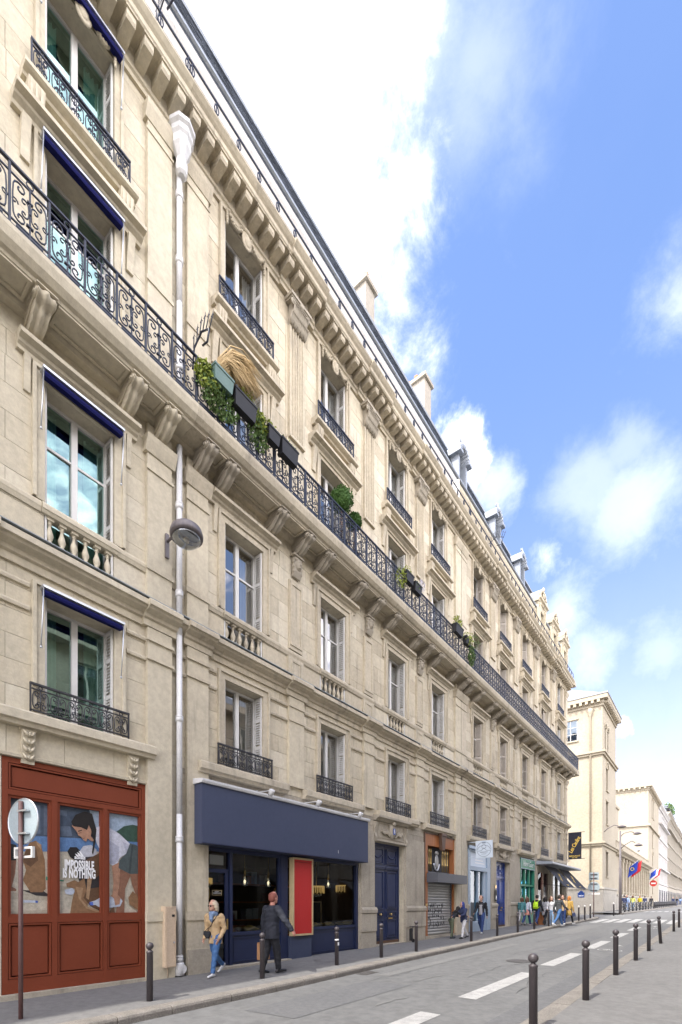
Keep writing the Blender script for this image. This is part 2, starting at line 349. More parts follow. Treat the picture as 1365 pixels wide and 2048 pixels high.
def px_ground(px, py, zf):
    d = Vector(((px - 682.5) / FPX, 1.0, (VY - py) / FPX)); d = Vector((d.x * math.cos(ACAM) - d.y * math.sin(ACAM), d.x * math.sin(ACAM) + d.y * math.cos(ACAM), d.z))
    o = Vector((DCAM, 0, ZCAM)); z = .2
    for _ in range(40):
        t = (z - o.z) / d.z; p = o + d * t; z = .5 * z + .5 * zf(p.x, p.y)
    return Vector((p.x, p.y, zf(p.x, p.y)))
# ================================================================ large structure: ground, roads, pavements
def ribbon(xa, xb, y0, y1, dy, zf, nx=1, lift=0.0):
    """sheet between two x(y) lines"""
    mb = MB(); ys = [y0 + (y1 - y0) * i / max(1, round((y1 - y0) / dy)) for i in range(max(1, round((y1 - y0) / dy)) + 1)]
    vs = []
    for y in ys:
        a, b = xa(y), xb(y)
        for i in range(nx + 1):
            x = a + (b - a) * i / nx; vs.append((x, y, zf(x, y) + lift))
    w = nx + 1
    return mb.add(vs, [(r * w + i, r * w + i + 1, (r + 1) * w + i + 1, (r + 1) * w + i) for r in range(len(ys) - 1) for i in range(nx)])
gm = MB(); vs = []; gys = [-400, -60, -15, 3, 13, 26, 40, 57, 100, 147, 220, 400, 900]
for y in gys:
    for x in (-900, 900): vs.append((x, y, gz(y) - .45))
gm.add(vs, [(2 * i, 2 * i + 1, 2 * i + 3, 2 * i + 2) for i in range(len(gys) - 1)])
struct(obj('ground', gm, 'earth'))
rd = ribbon(lambda y: kl(y) - .35, lambda y: kr(y) + .35, -16, 210, 1.0, road_z, 10)
road = struct(obj('road', rd, 'asphalt'))
# side street between the corner building and the school tower
struct(obj('side_street', ribbon(lambda y: -40, lambda y: kl(y) - .35, 44.0, 51.6, 1.0, lambda x, y: road_z(3, y) - .004, 6), 'asphalt'))
YC = 41.2   # street corner of the left pavement
lpav = struct(obj('pavement', ribbon(lambda y: -.6, lambda y: kl(y) - .30, -16, YC, 1.0, lp_z, 3), 'pavement'))
# rounded corner piece
cm = MB(); cpts = [(-.6, YC), (kl(YC) - .3, YC)]
for i in range(9):
    t = i / 8 * math.pi / 2; cpts.append((kl(YC) - .3 - 2.2 * (1 - math.cos(t)), YC + 2.2 * math.sin(t)))
cpts += [(-3.5, YC + 2.2), (-3.5, YC)]
cm.poly([(x, y, lp_z(x, y)) for x, y in cpts]); struct(obj('pavement', cm, 'pavement', ))
fpav = struct(obj('pavement', ribbon(lambda y: -1.0, lambda y: kl(y) - .30, 52.6, 200, 1.5, lp_z, 3), 'pavement'))
rpav = struct(obj('pavement', ribbon(lambda y: kr(y) + .30, lambda y: kr(y) + 6, -16, 210, 1.0, rp_z, 3), 'pavement'))
# kerb stones, each a granite block with a rounded nose
def kerb_run(parent, xf, zf, y0, y1, side, pitch=1.02):
    y = y0; i = 0
    while y < y1 - .2:
        L = pitch * random.uniform(.8, 1.25); ye = min(y + L, y1)
        mb = MB(); g = .008
        for (a, b) in ((y + g, ye - g),):
            for yy in (a, b):
                x = xf(yy); z = zf(x, yy) + random.uniform(.002, .012); zb = z - .3
                pr = [(x - .30 * side, zb), (x - .30 * side, z), (x - .05 * side, z), (x - .015 * side, z - .015), (x, z - .05), (x + .005 * side, zb)]
                mb.v += [(p[0], yy, p[1]) for p in pr]
        n = 6
        for k in range(n): mb.f.append((k, (k + 1) % n, n + (k + 1) % n, n + k)); mb.sm.append(False)
        mb.f += [tuple(range(n)), tuple(range(2 * n - 1, n - 1, -1))]; mb.sm += [False, False]
        if side > 0: mb.f = [tuple(reversed(f)) for f in mb.f]
        obj('kerb_stone', mb, 'granite', parent); y = ye; i += 1
kerb_run(lpav, kl, lambda x, y: lp_z(x - .3, y), -4, YC, 1)
kerb_run(rpav, kr, lambda x, y: rp_z(x, y), 2, 62, -1)
kerb_run(fpav, kl, lambda x, y: lp_z(x - .3, y), 52.6, 130, 1, 2.4)
# corner kerb blocks
for i in range(6):
    t0, t1 = i / 6 * math.pi / 2, (i + .96) / 6 * math.pi / 2
    pr = []
    for t, rr in ((t0, 2.5), (t1, 2.5), (t1, 2.2), (t0, 2.2)):
        pr.append((kl(YC) - .3 - 2.2 + rr * math.cos(t), YC + rr * math.sin(t)))
    obj('kerb_stone', MB().prism(pr, 'z', lp_z(2, YC) - .25, lp_z(2, YC + 1) + .006), 'granite', lpav)
# painted markings: thin sheets above the asphalt
def paint(name, x0, x1, y0, y1, label=None, cat='marking', group=None, m='road_paint', sk=0.0):
    mb = MB(); n = max(1, int((y1 - y0) / .6)); vs = []
    for i in range(n + 1):
        y = y0 + (y1 - y0) * i / n
        for x in (x0, (x0 + x1) / 2, x1): vs.append((x + sk * (y - y0), y, road_z(x, y) + .006))
    mb.add(vs, [(3 * i + j, 3 * i + j + 1, 3 * i + j + 4, 3 * i + j + 3) for i in range(n) for j in (0, 1)])
    o = obj(name, mb, m, road); return o
for a, b in ((3.4, 6.7), (8.05, 11.6), (13.1, 16.5), (18.3, 21.6), (23.5, 26.6), (28.4, 31.4)): paint('lane_dash', 5.68, 6.02, a, b)
for i in range(7): paint('crossing_stripe', 2.5 + i * .72, 2.98 + i * .72, 36.0, 41.2)
for i in range(9): paint('crossing_stripe', 2.9 + i * .62, 3.3 + i * .62, 62, 65.5)
paint('gutter_strip', 6.72, 7.19, -6, 34, m='asphalt_patch')
paint('road_patch', 3.3, 4.4, 5.2, 8.6, m='asphalt_patch'); paint('road_patch', 4.7, 5.4, 16.5, 24.0, m='asphalt_patch'); paint('road_patch', 2.9, 3.9, 25, 33, m='asphalt_pale'); paint('road_patch', 3.0, 3.35, 9.5, 19, m='asphalt_pale')
rk = random.Random(8)
def crack(x, y, n, dx, dy, w=.012, m='asphalt_dark'):
    pts = [(x, y)]
    for _ in range(n): pts.append((pts[-1][0] + dx + rk.uniform(-.09, .09), pts[-1][1] + dy * rk.uniform(.6, 1.4)))
    mb = MB(); vs = []
    for i, (a, c) in enumerate(pts):
        ww = w * (.4 + rk.random()) * (0.3 if i in (0, n) else 1)
        vs += [(a - ww, c, road_z(a, c) + .0085), (a + ww, c, road_z(a, c) + .0085)]
    return obj('road_crack', mb.add(vs, [(2 * i, 2 * i + 1, 2 * i + 3, 2 * i + 2) for i in range(n)]), m, road)
crack(3.4, 8.5, 9, .03, .22, .008); crack(5.0, 10, 8, -.01, .3, .007); crack(4.3, 15, 10, .02, .35, .009); crack(6.4, 9, 14, .0, .3, .006); crack(3.7, 20, 10, .03, .4, .01)
for a, c, n_ in ((4.2, 9.0, 6), (5.1, 12.5, 5), (3.6, 13.5, 5), (4.9, 6.6, 5), (6.4, 14.6, 4)): crack(a, c, n_, .015, .16, .03, 'asphalt_pale')
gq = MB()
for i in range(7): y = 9.4 + i * .085; x = kl(y) + .05; gq.box(x, x + .32, y, y + .05, road_z(x, y) - .02, road_z(x, y) + .012)
stuff(obj('gully_grate', gq, 'cast_iron', road))
mh = [(5.0 + .36 * math.cos(t * math.pi / 12), 13.6 + .36 * math.sin(t * math.pi / 12)) for t in range(24)]
obj('manhole_cover', MB().poly([(a, c, road_z(a, c) + .0105) for a, c in mh]), 'cast_iron', road)
def decal(name, polys, cx, cy, sc, m='road_paint'):
    mb = MB()
    for pl in polys: mb.poly([(cx + x * sc, cy + y * sc * 1.6, road_z(cx + x * sc, cy + y * sc * 1.6) + .0095) for x, y in pl])
    return obj(name, mb, m, road)
def ring2(cx, cy, r0, r1, n=14):
    return [[(cx + r0 * math.cos(2 * math.pi * i / n), cy + r0 * math.sin(2 * math.pi * i / n)), (cx + r1 * math.cos(2 * math.pi * i / n), cy + r1 * math.sin(2 * math.pi * i / n)),
             (cx + r1 * math.cos(2 * math.pi * (i + 1) / n), cy + r1 * math.sin(2 * math.pi * (i + 1) / n)), (cx + r0 * math.cos(2 * math.pi * (i + 1) / n), cy + r0 * math.sin(2 * math.pi * (i + 1) / n))] for i in range(n)]
def seg2(a, b, w=.05):
    dx, dy = b[0] - a[0], b[1] - a[1]; l = math.hypot(dx, dy); nx, ny = -dy / l * w / 2, dx / l * w / 2
    return [(a[0] + nx, a[1] + ny), (b[0] + nx, b[1] + ny), (b[0] - nx, b[1] - ny), (a[0] - nx, a[1] - ny)]
def bike(cx, cy):
    p = ring2(-.34, 0, .2, .26) + ring2(.34, 0, .2, .26) + [seg2((-.34, 0), (-.12, .3)), seg2((-.12, .3), (.22, .3)), seg2((.22, .3), (0, 0)), seg2((0, 0), (-.34, 0)), seg2((0, 0), (-.12, .3)), seg2((.34, 0), (.2, .42)), seg2((.1, .42), (.28, .42))]
    decal('bicycle_marking', p, cx, cy, .62)
    decal('arrow_marking', [[(-.06, .9), (.06, .9), (.06, 1.3), (-.06, 1.3)], [(-.22, 1.3), (.22, 1.3), (0, 1.6)]], cx, cy, .8)
bike(6.5, 18.2); bike(6.55, 31.0)
# manhole in the left pavement
mc = px_ground(654, 1921, lp_z); mm = MB()
vs = [(mc.x + r * math.cos(t * math.pi / 12), mc.y + r * math.sin(t * math.pi / 12), 0) for r in (.30, .34) for t in range(24)]
mm.add([(x, y, lp_z(x, y) + .005) for x, y, _ in vs], [(i, (i + 1) % 24, 24 + (i + 1) % 24, 24 + i) for i in range(24)]); 
obj('manhole_ring', mm, 'cast_iron', lpav)
# ================================================================ facade kit
MESHC = {}
def cached(key, fn):
    if key not in MESHC: MESHC[key] = fn()
    return MESHC[key]
def spans_minus(a, b, cuts):
    out = [(a, b)]
    for c, d in cuts:
        nw = []
        for p, q in out:
            if d <= p or c >= q: nw.append((p, q)); continue
            if c > p: nw.append((p, c))
            if d < q: nw.append((d, q))
        out = nw
    return [(p, q) for p, q in out if q - p > .02]
def ashlar(wall, y0, y1, z0, z1, ops, m0, ch=.47, bl=1.05, x=0.0, budget=300, zjit=0):
    """coursed stone blocks (real joints) in front of a backing wall; the nearest ones are separate objects"""
    zs = {z0, z1}
    for o in ops:
        for z in (o[2], o[3]):
            if z0 < z < z1: zs.add(z)
    zs = sorted(zs); courses = []
    for a, b in zip(zs, zs[1:]):
        n = max(1, round((b - a) / ch))
        courses += [(a + (b - a) * i / n, a + (b - a) * (i + 1) / n) for i in range(n)]
    blocks = []
    for r, (a, b) in enumerate(courses):
        zc = (a + b) / 2
        for p, q in spans_minus(y0, y1, [(o[0], o[1]) for o in ops if o[2] < zc < o[3]]):
            n = max(1, round((q - p) / bl)); e = [p + (q - p) * i / n for i in range(n + 1)]
            if r % 2 and n > 1: e = [p] + [v - (q - p) / n / 2 for v in e[1:]] + [q]
            for c, d in zip(e, e[1:]):
                if d - c > .05: blocks.append((c, d, a, b))
    blocks.sort(key=lambda k: (max(0, 2.6 - k[1]) * 50 + math.hypot(9.3, (k[0] + k[1]) / 2, (k[2] + k[3]) / 2 - 1.6)))
    rest = MB(); g = .0035 if m0 == 'stone_clean' else .005
    for i, (c, d, a, b) in enumerate(blocks):
        pr = random.uniform(0, .004)
        if i < budget:
            mb = MB().box(x - .045, x + pr, c + g, d - g, a + g, b - g); obj('stone_block', mb, m0 + random.choice(('', '', '_b', '_c')), wall)
        else: rest.box(x - .045, x + pr, c + g, d - g, a + g, b - g)
    if rest.v:
        o = stuff(obj('stone_blocks', rest, m0, wall)); me = o.data
        for k in ('_b', '_c'): me.materials.append(MATS[m0 + k])
        pick = [random.choice((0, 0, 1, 2)) for _ in range(len(me.polygons) // 6)]
        me.polygons.foreach_set('material_index', [pick[i // 6] for i in range(len(me.polygons))])
def backing(y0, y1, z0, z1, ops, th=.40, x=-.028):
    mb = MB(); ye = sorted({y0, y1} | {v for o in ops for v in (o[0], o[1]) if y0 < v < y1}); ze = sorted({z0, z1} | {v for o in ops for v in (o[2], o[3]) if z0 < v < z1})
    # vertical strips, merged in z, so the openings stay clear
    for a, b in zip(ye, ye[1:]):
        yc = (a + b) / 2
        for c, d in spans_minus(z0, z1, [(o[2], o[3]) for o in ops if o[0] < yc < o[1]]): mb.box(x - th, x, a, b, c, d)
    return mb
def moulding(prof, y0, y1, ret=True):
    """prof: outline [(x,z)] from the wall outward, extruded along the facade"""
    return MB().prism(prof, 'y', y0, y1)
def spiral(c, r0, r1, a0, a1, n=12):
    return [(0, c[0] + (r0 + (r1 - r0) * i / n) * math.cos(a0 + (a1 - a0) * i / n), c[1] + (r0 + (r1 - r0) * i / n) * math.sin(a0 + (a1 - a0) * i / n)) for i in range(n + 1)]
def c_scroll(mb, c, zt, zb, r, k, w, turns=1.15):
    """wrought iron C: volute at the top and at the bottom joined by an upright, bulging to side k"""
    n = 12; pts = []
    for i in range(n + 1):
        t = i / n; a = 2 * math.pi * turns * (1 - t); q = r * (.22 + .78 * t); pts.append((0, c + k * q * math.cos(a), zt + q * math.sin(a)))
    m = 3
    for i in range(1, m): f = i / m; pts.append((0, c + k * r * (1 + .10 * math.sin(f * math.pi)), zt + (zb - zt) * f))
    for i in range(n + 1):
        t = i / n; a = -2 * math.pi * turns * t; q = r * (1 - .78 * t); pts.append((0, c + k * q * math.cos(a), zb + q * math.sin(a)))
    mb.tube(pts, w, 4)
def win_rail_mesh(w, h, kind):
    mb = MB(); mb.box(-.022, .022, -w / 2, w / 2, h - .022, h + .012); mb.box(-.014, .014, -w / 2, w / 2, .03, .055)
    for y in (-w / 2 + .012, w / 2 - .012): mb.box(-.014, .014, y - .012, y + .012, 0, h)
    mb.box(-.012, .012, -w / 2, w / 2, h - .10, h - .082)
    n = max(3, round(w / .29)); u = (w - .05) / n
    for i in range(n):
        c = -w / 2 + .025 + u * (i + .5); hi = h - .10
        for k in (-1, 1):
            c_scroll(mb, c + k * u * .22, hi - .075, .135, u * .20, k, .0105)
            c_scroll(mb, c + k * u * .12, hi * .5 + .07, hi * .5 - .01, u * .10, -k, .009, .9)
        mb.tube([(0, c, .05), (0, c, hi)], .0095, 4); mb.ball((0, c, hi * .52), .02, n=6, m=4)
        mb.tube([(0, c + .03 * math.cos(t * math.pi / 4), h - .052 + .028 * math.sin(t * math.pi / 4)) for t in range(8)], .009, 4, closed=True)
    if kind == 'b':
        for i in range(n + 1): mb.box(-.009, .009, -w / 2 + .02 + u * i - .007, -w / 2 + .02 + u * i + .007, .03, h)
    return mb
def balc_panel_mesh(w, h, kind):
    mb = MB(); mb.box(-.017, .017, -.017, .017, 0, h)
    mb.box(-.012, .012, 0, w, .05, .075); mb.box(-.012, .012, 0, w, .14, .16); mb.box(-.012, .012, 0, w, h - .15, h - .13)
    c = w / 2
    for q in ((0,) if kind == 'a' else (-.28, 0, .28)): mb.tube([(0, c + q * w + .05 * math.cos(t * math.pi / 5), h - .065 + .05 * math.sin(t * math.pi / 5)) for t in range(10)], .011, 4, closed=True)
    mb.box(-.011, .011, c - .011, c + .011, .05, h - .13); mb.box(-.02, .02, c - .05, c + .05, .26, .285); mb.box(-.018, .018, c - .04, c + .04, .64, .66); mb.ball((0, c, .47), .028, n=6, m=5)
    mb.box(-.01, .01, w * .16, w * .84, .09, .125)
    for k in (-1, 1):
        c_scroll(mb, c + k * w * .245, h - .27, .28, w * .165, k, .0125)
        c_scroll(mb, c + k * w * .14, .58, .40, w * .10, -k, .011, .95)
        mb.tube(spiral((c + k * w * .38, .47), .012, .05, 0, k * 6.5, 10), .010, 4)
        if kind == 'b':
            mb.box(-.008, .008, c + k * w * .44 - .007, c + k * w * .44 + .007, .05, h); mb.tube([(0, c + k * w * .25 + .035 * math.cos(t * math.pi / 4), .47 + .07 * math.sin(t * math.pi / 4)) for t in range(8)], .010, 4, closed=True)
    return mb
def shutter_mesh(w, h, m):
    mb = MB(); t = .018
    mb.box(0, .045, -t, t, 0, h); mb.box(w - .045, w, -t, t, 0, h)
    for z in (0, h * .36, h * .70, h - .09): mb.box(.045, w - .045, -t, t, z, z + .085)
    n = int(h / .062)
    for i in range(n):
        z = .02 + (h - .05) * i / n
        if any(a - .045 < z < a + .08 for a in (0, h * .36, h * .70, h - .09)): continue
        mb.add([(.045, -.016, z), (w - .045, -.016, z), (w - .045, .012, z + .045), (.045, .012, z + .045), (.045, -.016, z + .010), (w - .045, -.016, z + .010), (w - .045, .012, z + .055), (.045, .012, z + .055)],
               [(0, 3, 2, 1), (4, 5, 6, 7), (0, 1, 5, 4), (1, 2, 6, 5), (2, 3, 7, 6), (3, 0, 4, 7)])
    return mb.mesh('shutter', m)
def baluster_mesh():
    return MB().box(-.055, .055, -.055, .055, 0, .045).lathe([(.045, .045), (.05, .06), (.028, .085), (.055, .15), (.062, .19), (.05, .24), (.026, .32), (.024, .36), (.04, .375), (.026, .39), (.045, .42)], n=10).box(-.055, .055, -.055, .055, .42, .47)
def corbel_mesh(m):
    """scrolled console with acanthus ridges: origin at the wall, top at z = 0"""
    mb = MB(); prof = [(.62, -.02), (.67, -.09), (.66, -.18), (.60, -.25), (.54, -.28), (.50, -.33), (.46, -.40), (.41, -.48), (.34, -.56), (.25, -.63), (.15, -.68), (.06, -.72)]
    nv = 13; W = .25; vs = []
    for i, (x, z) in enumerate(prof):
        for j in range(nv):
            v = j / (nv - 1) * 2 - 1
            rid = .026 * math.cos(v * math.pi * 2.0) + .014 * math.sin(i * 2.1 + abs(v) * 3) - .03 * v * v
            taper = 1 - .25 * (i / 11)
            vs.append((x + rid * .9, v * W / 2 * taper, z - rid * .4))
    n = len(prof); fs = [(i * nv + j, i * nv + j + 1, (i + 1) * nv + j + 1, (i + 1) * nv + j) for i in range(n - 1) for j in range(nv - 1)]
    mb.add(vs, fs, True)
    for k in (0, nv - 1):   # side cheeks
        rim = [vs[i * nv + k] for i in range(n)]; y = rim[0][1]
        mb.add([(0, y, 0), (.62, y, 0)] + rim + [(0, rim[-1][1], -.74)], [tuple(range(n + 3))] if k == 0 else [tuple(range(n + 2, -1, -1))])
        mb.lathe([(.001, -.018), (.10, -.018), (.10, .018), (.001, .018)], (.54, y, -.13), 12, True, 'y'); mb.lathe([(.001, -.034), (.045, -.034), (.045, .034), (.001, .034)], (.54, y, -.13), 8, True, 'y')
        mb.tube([(.5, y, -.18), (.38, y, -.22), (.26, y, -.34), (.16, y, -.45), (.08, y, -.5)], .016, 4)
    mb.box(0, .68, -.15, .15, -.035, 0)
    return mb.mesh('corbel', m)
def modillion_mesh(m):
    return MB().prism([(0, 0), (.40, 0), (.40, -.10), (.37, -.15), (.25, -.165), (.12, -.19), (0, -.20)], 'y', -.095, .095).box(0, .43, -.115, .115, 0, .028).mesh('modillion', m)
def capital_mesh(m):
    mb = MB(); rnd = random.Random(3)
    mb.prism([(0, 0), (.10, 0), (.13, .25), (.20, .55), (.22, .6), (0, .6)], 'y', -.26, .26); mb.box(0, .27, -.40, .40, .62, .70); mb.box(0, .24, -.36, .36, .58, .62)
    for row, (z, nn, hh) in enumerate(((.0, 5, .26), (.2, 4, .28))):
        for i in range(nn):
            y = (i - (nn - 1) / 2) * .13; o = .10 + .05 * row
            for j in (-1, 0, 1):
                mb.tube([(o, y + j * .02, z), (o + .05, y + j * .045, z + hh * .5), (o + .10, y + j * .05, z + hh * .9), (o + .14, y + j * .04, z + hh * .86)], [.03, .038, .03, .012], 5)
    for k in (-1, 1):
        mb.tube([(.20 + .0 * i, k * (.30 + .1 * math.cos(i * .7)) , .50 + .1 * math.sin(i * .7)) if False else (.21, k * .29 + (.105 - .008 * i) * math.cos(i * .62), .49 + (.105 - .008 * i) * math.sin(i * .62)) for i in range(12)], .028, 5)
        mb.ball((.22, k * .29, .49), .045, n=7, m=5)
    mb.ball((.25, 0, .58), .05, .09, .06, n=7, m=5)
    return mb.mesh('capital', m)
def head_mesh(m):
    mb = MB(); mb.ball((.09, 0, 0), .12, .125, .18, 12, 9)
    mb.ball((.205, 0, -.01), .035, .025, .05, 6, 5); mb.ball((.17, 0, -.10), .04, .05, .03, 6, 5); mb.ball((.165, 0, .06), .05, .10, .025, 8, 5)
    for k in (-1, 1):
        mb.ball((.165, k * .055, .035), .03, .03, .02, 6, 5)
        for i in range(6): mb.ball((.07, k * (.11 + .025 * (i % 2)), .16 - i * .075), .055, .05, .055, 6, 5)
    for i in range(5): mb.ball((.10, -.1 + i * .05, .18), .06, .045, .06, 6, 5)
    mb.prism([(0, -.36), (.05, -.36), (.12, -.2), (.1, .24), (0, .26)], 'y', -.15, .15); mb.box(0, .16, -.2, .2, .26, .31)
    return mb.mesh('carved_head', m)
def fluted_mesh(h, w, m):
    pr = [(0, -w / 2), (.09, -w / 2), (.09, -w / 2 + .05)]; n = 5; u = (w - .1) / n
    for i in range(n):
        a = -w / 2 + .05 + u * i; pr += [(.09, a + .012), (.055, a + u * .25), (.055, a + u * .75), (.09, a + u - .012)]
    pr += [(.09, w / 2), (0, w / 2)]
    return MB().prism(pr, 'z', 0, h).box(0, .11, -w / 2 - .02, w / 2 + .02, -.05, .02).mesh('fluted_shaft', m)
def festoon_mesh(m):
    """cartouche with leaf swags over a top floor window: origin centre"""
    mb = MB(); mb.ball((.07, 0, -.06), .07, .11, .16, 10, 7); mb.lathe([(.14, -.02), (.16, .02), (.13, .04)], (.05, 0, -.06), 12, True, 'x', 1.0, 1.35)
    mb.ball((.08, 0, .15), .06, .12, .05, 8, 5)
    for k in (-1, 1):
        pts = [(.06, k * (.13 + .44 * t), .08 - .17 * math.sin(t * math.pi) - .02 * t) for t in [i / 8 for i in range(9)]]
        mb.tube(pts, [.025, .03, .04, .045, .05, .045, .04, .03, .03], 5)
        for i, p in enumerate(pts[1:]): mb.ball((p[0] + .025, p[1], p[2] - .01), .035, .04, .03, 6, 4)
        for i in range(6): mb.ball((.06, k * .60, .06 - i * .06), .035, .045 - .003 * i, .035, 6, 4)
        mb.tube(spiral((k * .16, .1), .02, .06, 0, k * 6, 9) and [(.06, p[1], p[2]) for p in spiral((k * .16, .1), .02, .06, 0, k * 6, 9)], .018, 4)
    return mb.mesh('carved_festoon', m)
# ---------------------------------------------------------------- apartment houses of the terrace
Z1 = (4.86, 6.98); Z2 = (7.95, 10.73); Z3 = (12.05, 14.83); Z4 = (15.80, 18.04)
OW = 1.24
XF = -.30   # window frame plane
def frame_mesh(w, h, bars, m):
    mb = MB(); f = .055; x0, x1 = XF - .03, XF + .03
    mb.box(x0, x1, -w / 2, -w / 2 + f, 0, h); mb.box(x0, x1, w / 2 - f, w / 2, 0, h); mb.box(x0, x1, -w / 2 + f, w / 2 - f, h - f, h); mb.box(x0, x1, -w / 2 + f, w / 2 - f, 0, .10)
    mb.box(x0 - .002, x1 + .016, -.055, .055, .10, h - f)
    for b in bars: mb.box(x0 + .004, x1 - .006, -w / 2 + f, -.055, b * h - .02, b * h + .02); mb.box(x0 + .004, x1 - .006, .055, w / 2 - f, b * h - .02, b * h + .02)
    return mb.mesh('window', m)
def curtain_mesh(w, h, m='curtain'):
    vs = []; n = 14
    for i in range(n + 1):
        y = w * i / n
        for z in (0, h): vs.append((.03 * math.sin(i * 1.9), y, z))
    return MB().add(vs, [(2 * i, 2 * i + 2, 2 * i + 3, 2 * i + 1) for i in range(n)], True).mesh('curtain', m)
def window(par, y, zr, bars, glass, rnd, w=OW, curtain=None):
    z0, z1 = zr; h = z1 - z0 - .004
    win = link('window', cached(('fr', w, round(h, 3), bars), lambda: frame_mesh(w - .006, h, bars, 'white_paint')), par, (0, y, z0 + .002))
    zz = [.10] + [b * h for b in bars] + [h - .055]
    for k in (-1, 1):
        for a, b in zip(zz, zz[1:]):
            pw, ph = w / 2 - .11, b - a - .03
            me = cached(('pane', round(pw, 3), round(ph, 3), glass), lambda: MB().quad((0, -pw / 2, 0), (0, pw / 2, 0), (0, pw / 2, ph), (0, -pw / 2, ph)).mesh('pane', glass))
            o = link('pane', me, win, (XF, k * (.055 + pw / 2), a + .015), rot=(0, R(rnd.uniform(-.5, .5)), R(rnd.uniform(-1.2, 1.2))))
    c = rnd.random() if curtain is None else curtain
    if c < .75:
        cw = w * (.28 if c < .35 else .5 if c < .55 else .22)
        me = cached(('cur', round(cw, 2), round(h, 2)), lambda: curtain_mesh(cw, h - .1))
        link('curtain', me, win, (XF - .16, -w / 2 + .02, .03)); link('curtain', me, win, (XF - .16, w / 2 - .02 - cw, .03))
    return win
def shutters(par, y, zr, mode, m, w=OW):
    z0, z1 = zr; h = z1 - z0 - .03
    if mode == 'fold':
        for k in (-1, 1):
            me = cached(('sh', .26, round(h, 2), m), lambda: shutter_mesh(.26, h, m)); link('shutter', me, par, (-.265, y + k * (w / 2 - .03), z0 + .015))
    else:   # leaves swung into the opening, standing across part of it
        lw = .31; me = cached(('sh', lw, round(h, 2), m), lambda: shutter_mesh(lw, h, m))
        a = {'half': (28, 62), 'near': (8, 12), 'ajar': (60, 20)}[mode]
        link('shutter', me, par, (-.05, y + w / 2 - .03, z0 + .015), R(180 + a[0])); 
        link('shutter', me, par, (-.05 + lw * math.cos(R(180 + a[0])), y + w / 2 - .03 + lw * math.sin(R(180 + a[0])), z0 + .015), R(180 + a[0] + (70 if mode == 'ajar' else 35)))
        me2 = cached(('sh', .26, round(h, 2), m), lambda: shutter_mesh(.26, h, m)); link('shutter', me2, par, (-.265, y - w / 2 + .03, z0 + .015))
def surround(par, y, zr, m, bw=.19, top=True, w=OW, z0=None):
    a, b = zr; a = z0 if z0 is not None else a; mb = MB()
    for k in (-1, 1):
        mb.box(.002, .045, *(sorted((y + k * (w / 2 + .002), y + k * (w / 2 + bw)))), a, b + bw)
        mb.box(.002, .085, *(sorted((y + k * (w / 2 + bw - .045), y + k * (w / 2 + bw + .012)))), a, b + bw + .012)
    mb.box(.002, .045, y - w / 2 - .002, y + w / 2 + .002, b + .002, b + bw); mb.box(.002, .085, y - w / 2 - bw + .045, y + w / 2 + bw - .045, b + bw - .045, b + bw + .012)
    return obj('window_surround', mb, m, par)
PROF_LEDGE = [(0, 7.32), (.05, 7.32), (.05, 7.45), (.10, 7.47), (.12, 7.53), (.24, 7.58), (.26, 7.62), (.31, 7.63), (.31, 7.72), (.28, 7.755), (0, 7.77)]
PROF_HOOD2 = [(0, 10.95), (.07, 10.95), (.08, 11.0), (.13, 11.03), (.15, 11.07), (.25, 11.10), (.25, 11.17), (.22, 11.20), (0, 11.22)]
PROF_HOOD3 = [(0, 14.93), (.08, 14.93), (.10, 14.98), (.18, 15.02), (.20, 15.05), (.31, 15.07), (.31, 15.14), (.28, 15.17), (0, 15.19)]
PROF_SILL4 = [(0, 15.56), (.12, 15.56), (.14, 15.60), (.22, 15.62), (.26, 15.64), (.26, 15.71), (.24, 15.74), (0, 15.76)]
PROF_SLAB = [(0, 11.55), (.12, 11.58), (.16, 11.66), (.62, 11.66), (.64, 11.70), (.70, 11.72), (.74, 11.76), (.78, 11.80), (.82, 11.93), (.82, 12.0), (.78, 12.03), (0, 12.035)]
PROF_CORN = [(0, 18.20), (.06, 18.20), (.06, 18.30), (.10, 18.32), (.10, 18.60), (.14, 18.62), (.52, 18.63), (.55, 18.66), (.55, 18.76), (.60, 18.80), (.66, 18.87), (.66, 18.91), (.60, 18.93), (0, 18.95)]
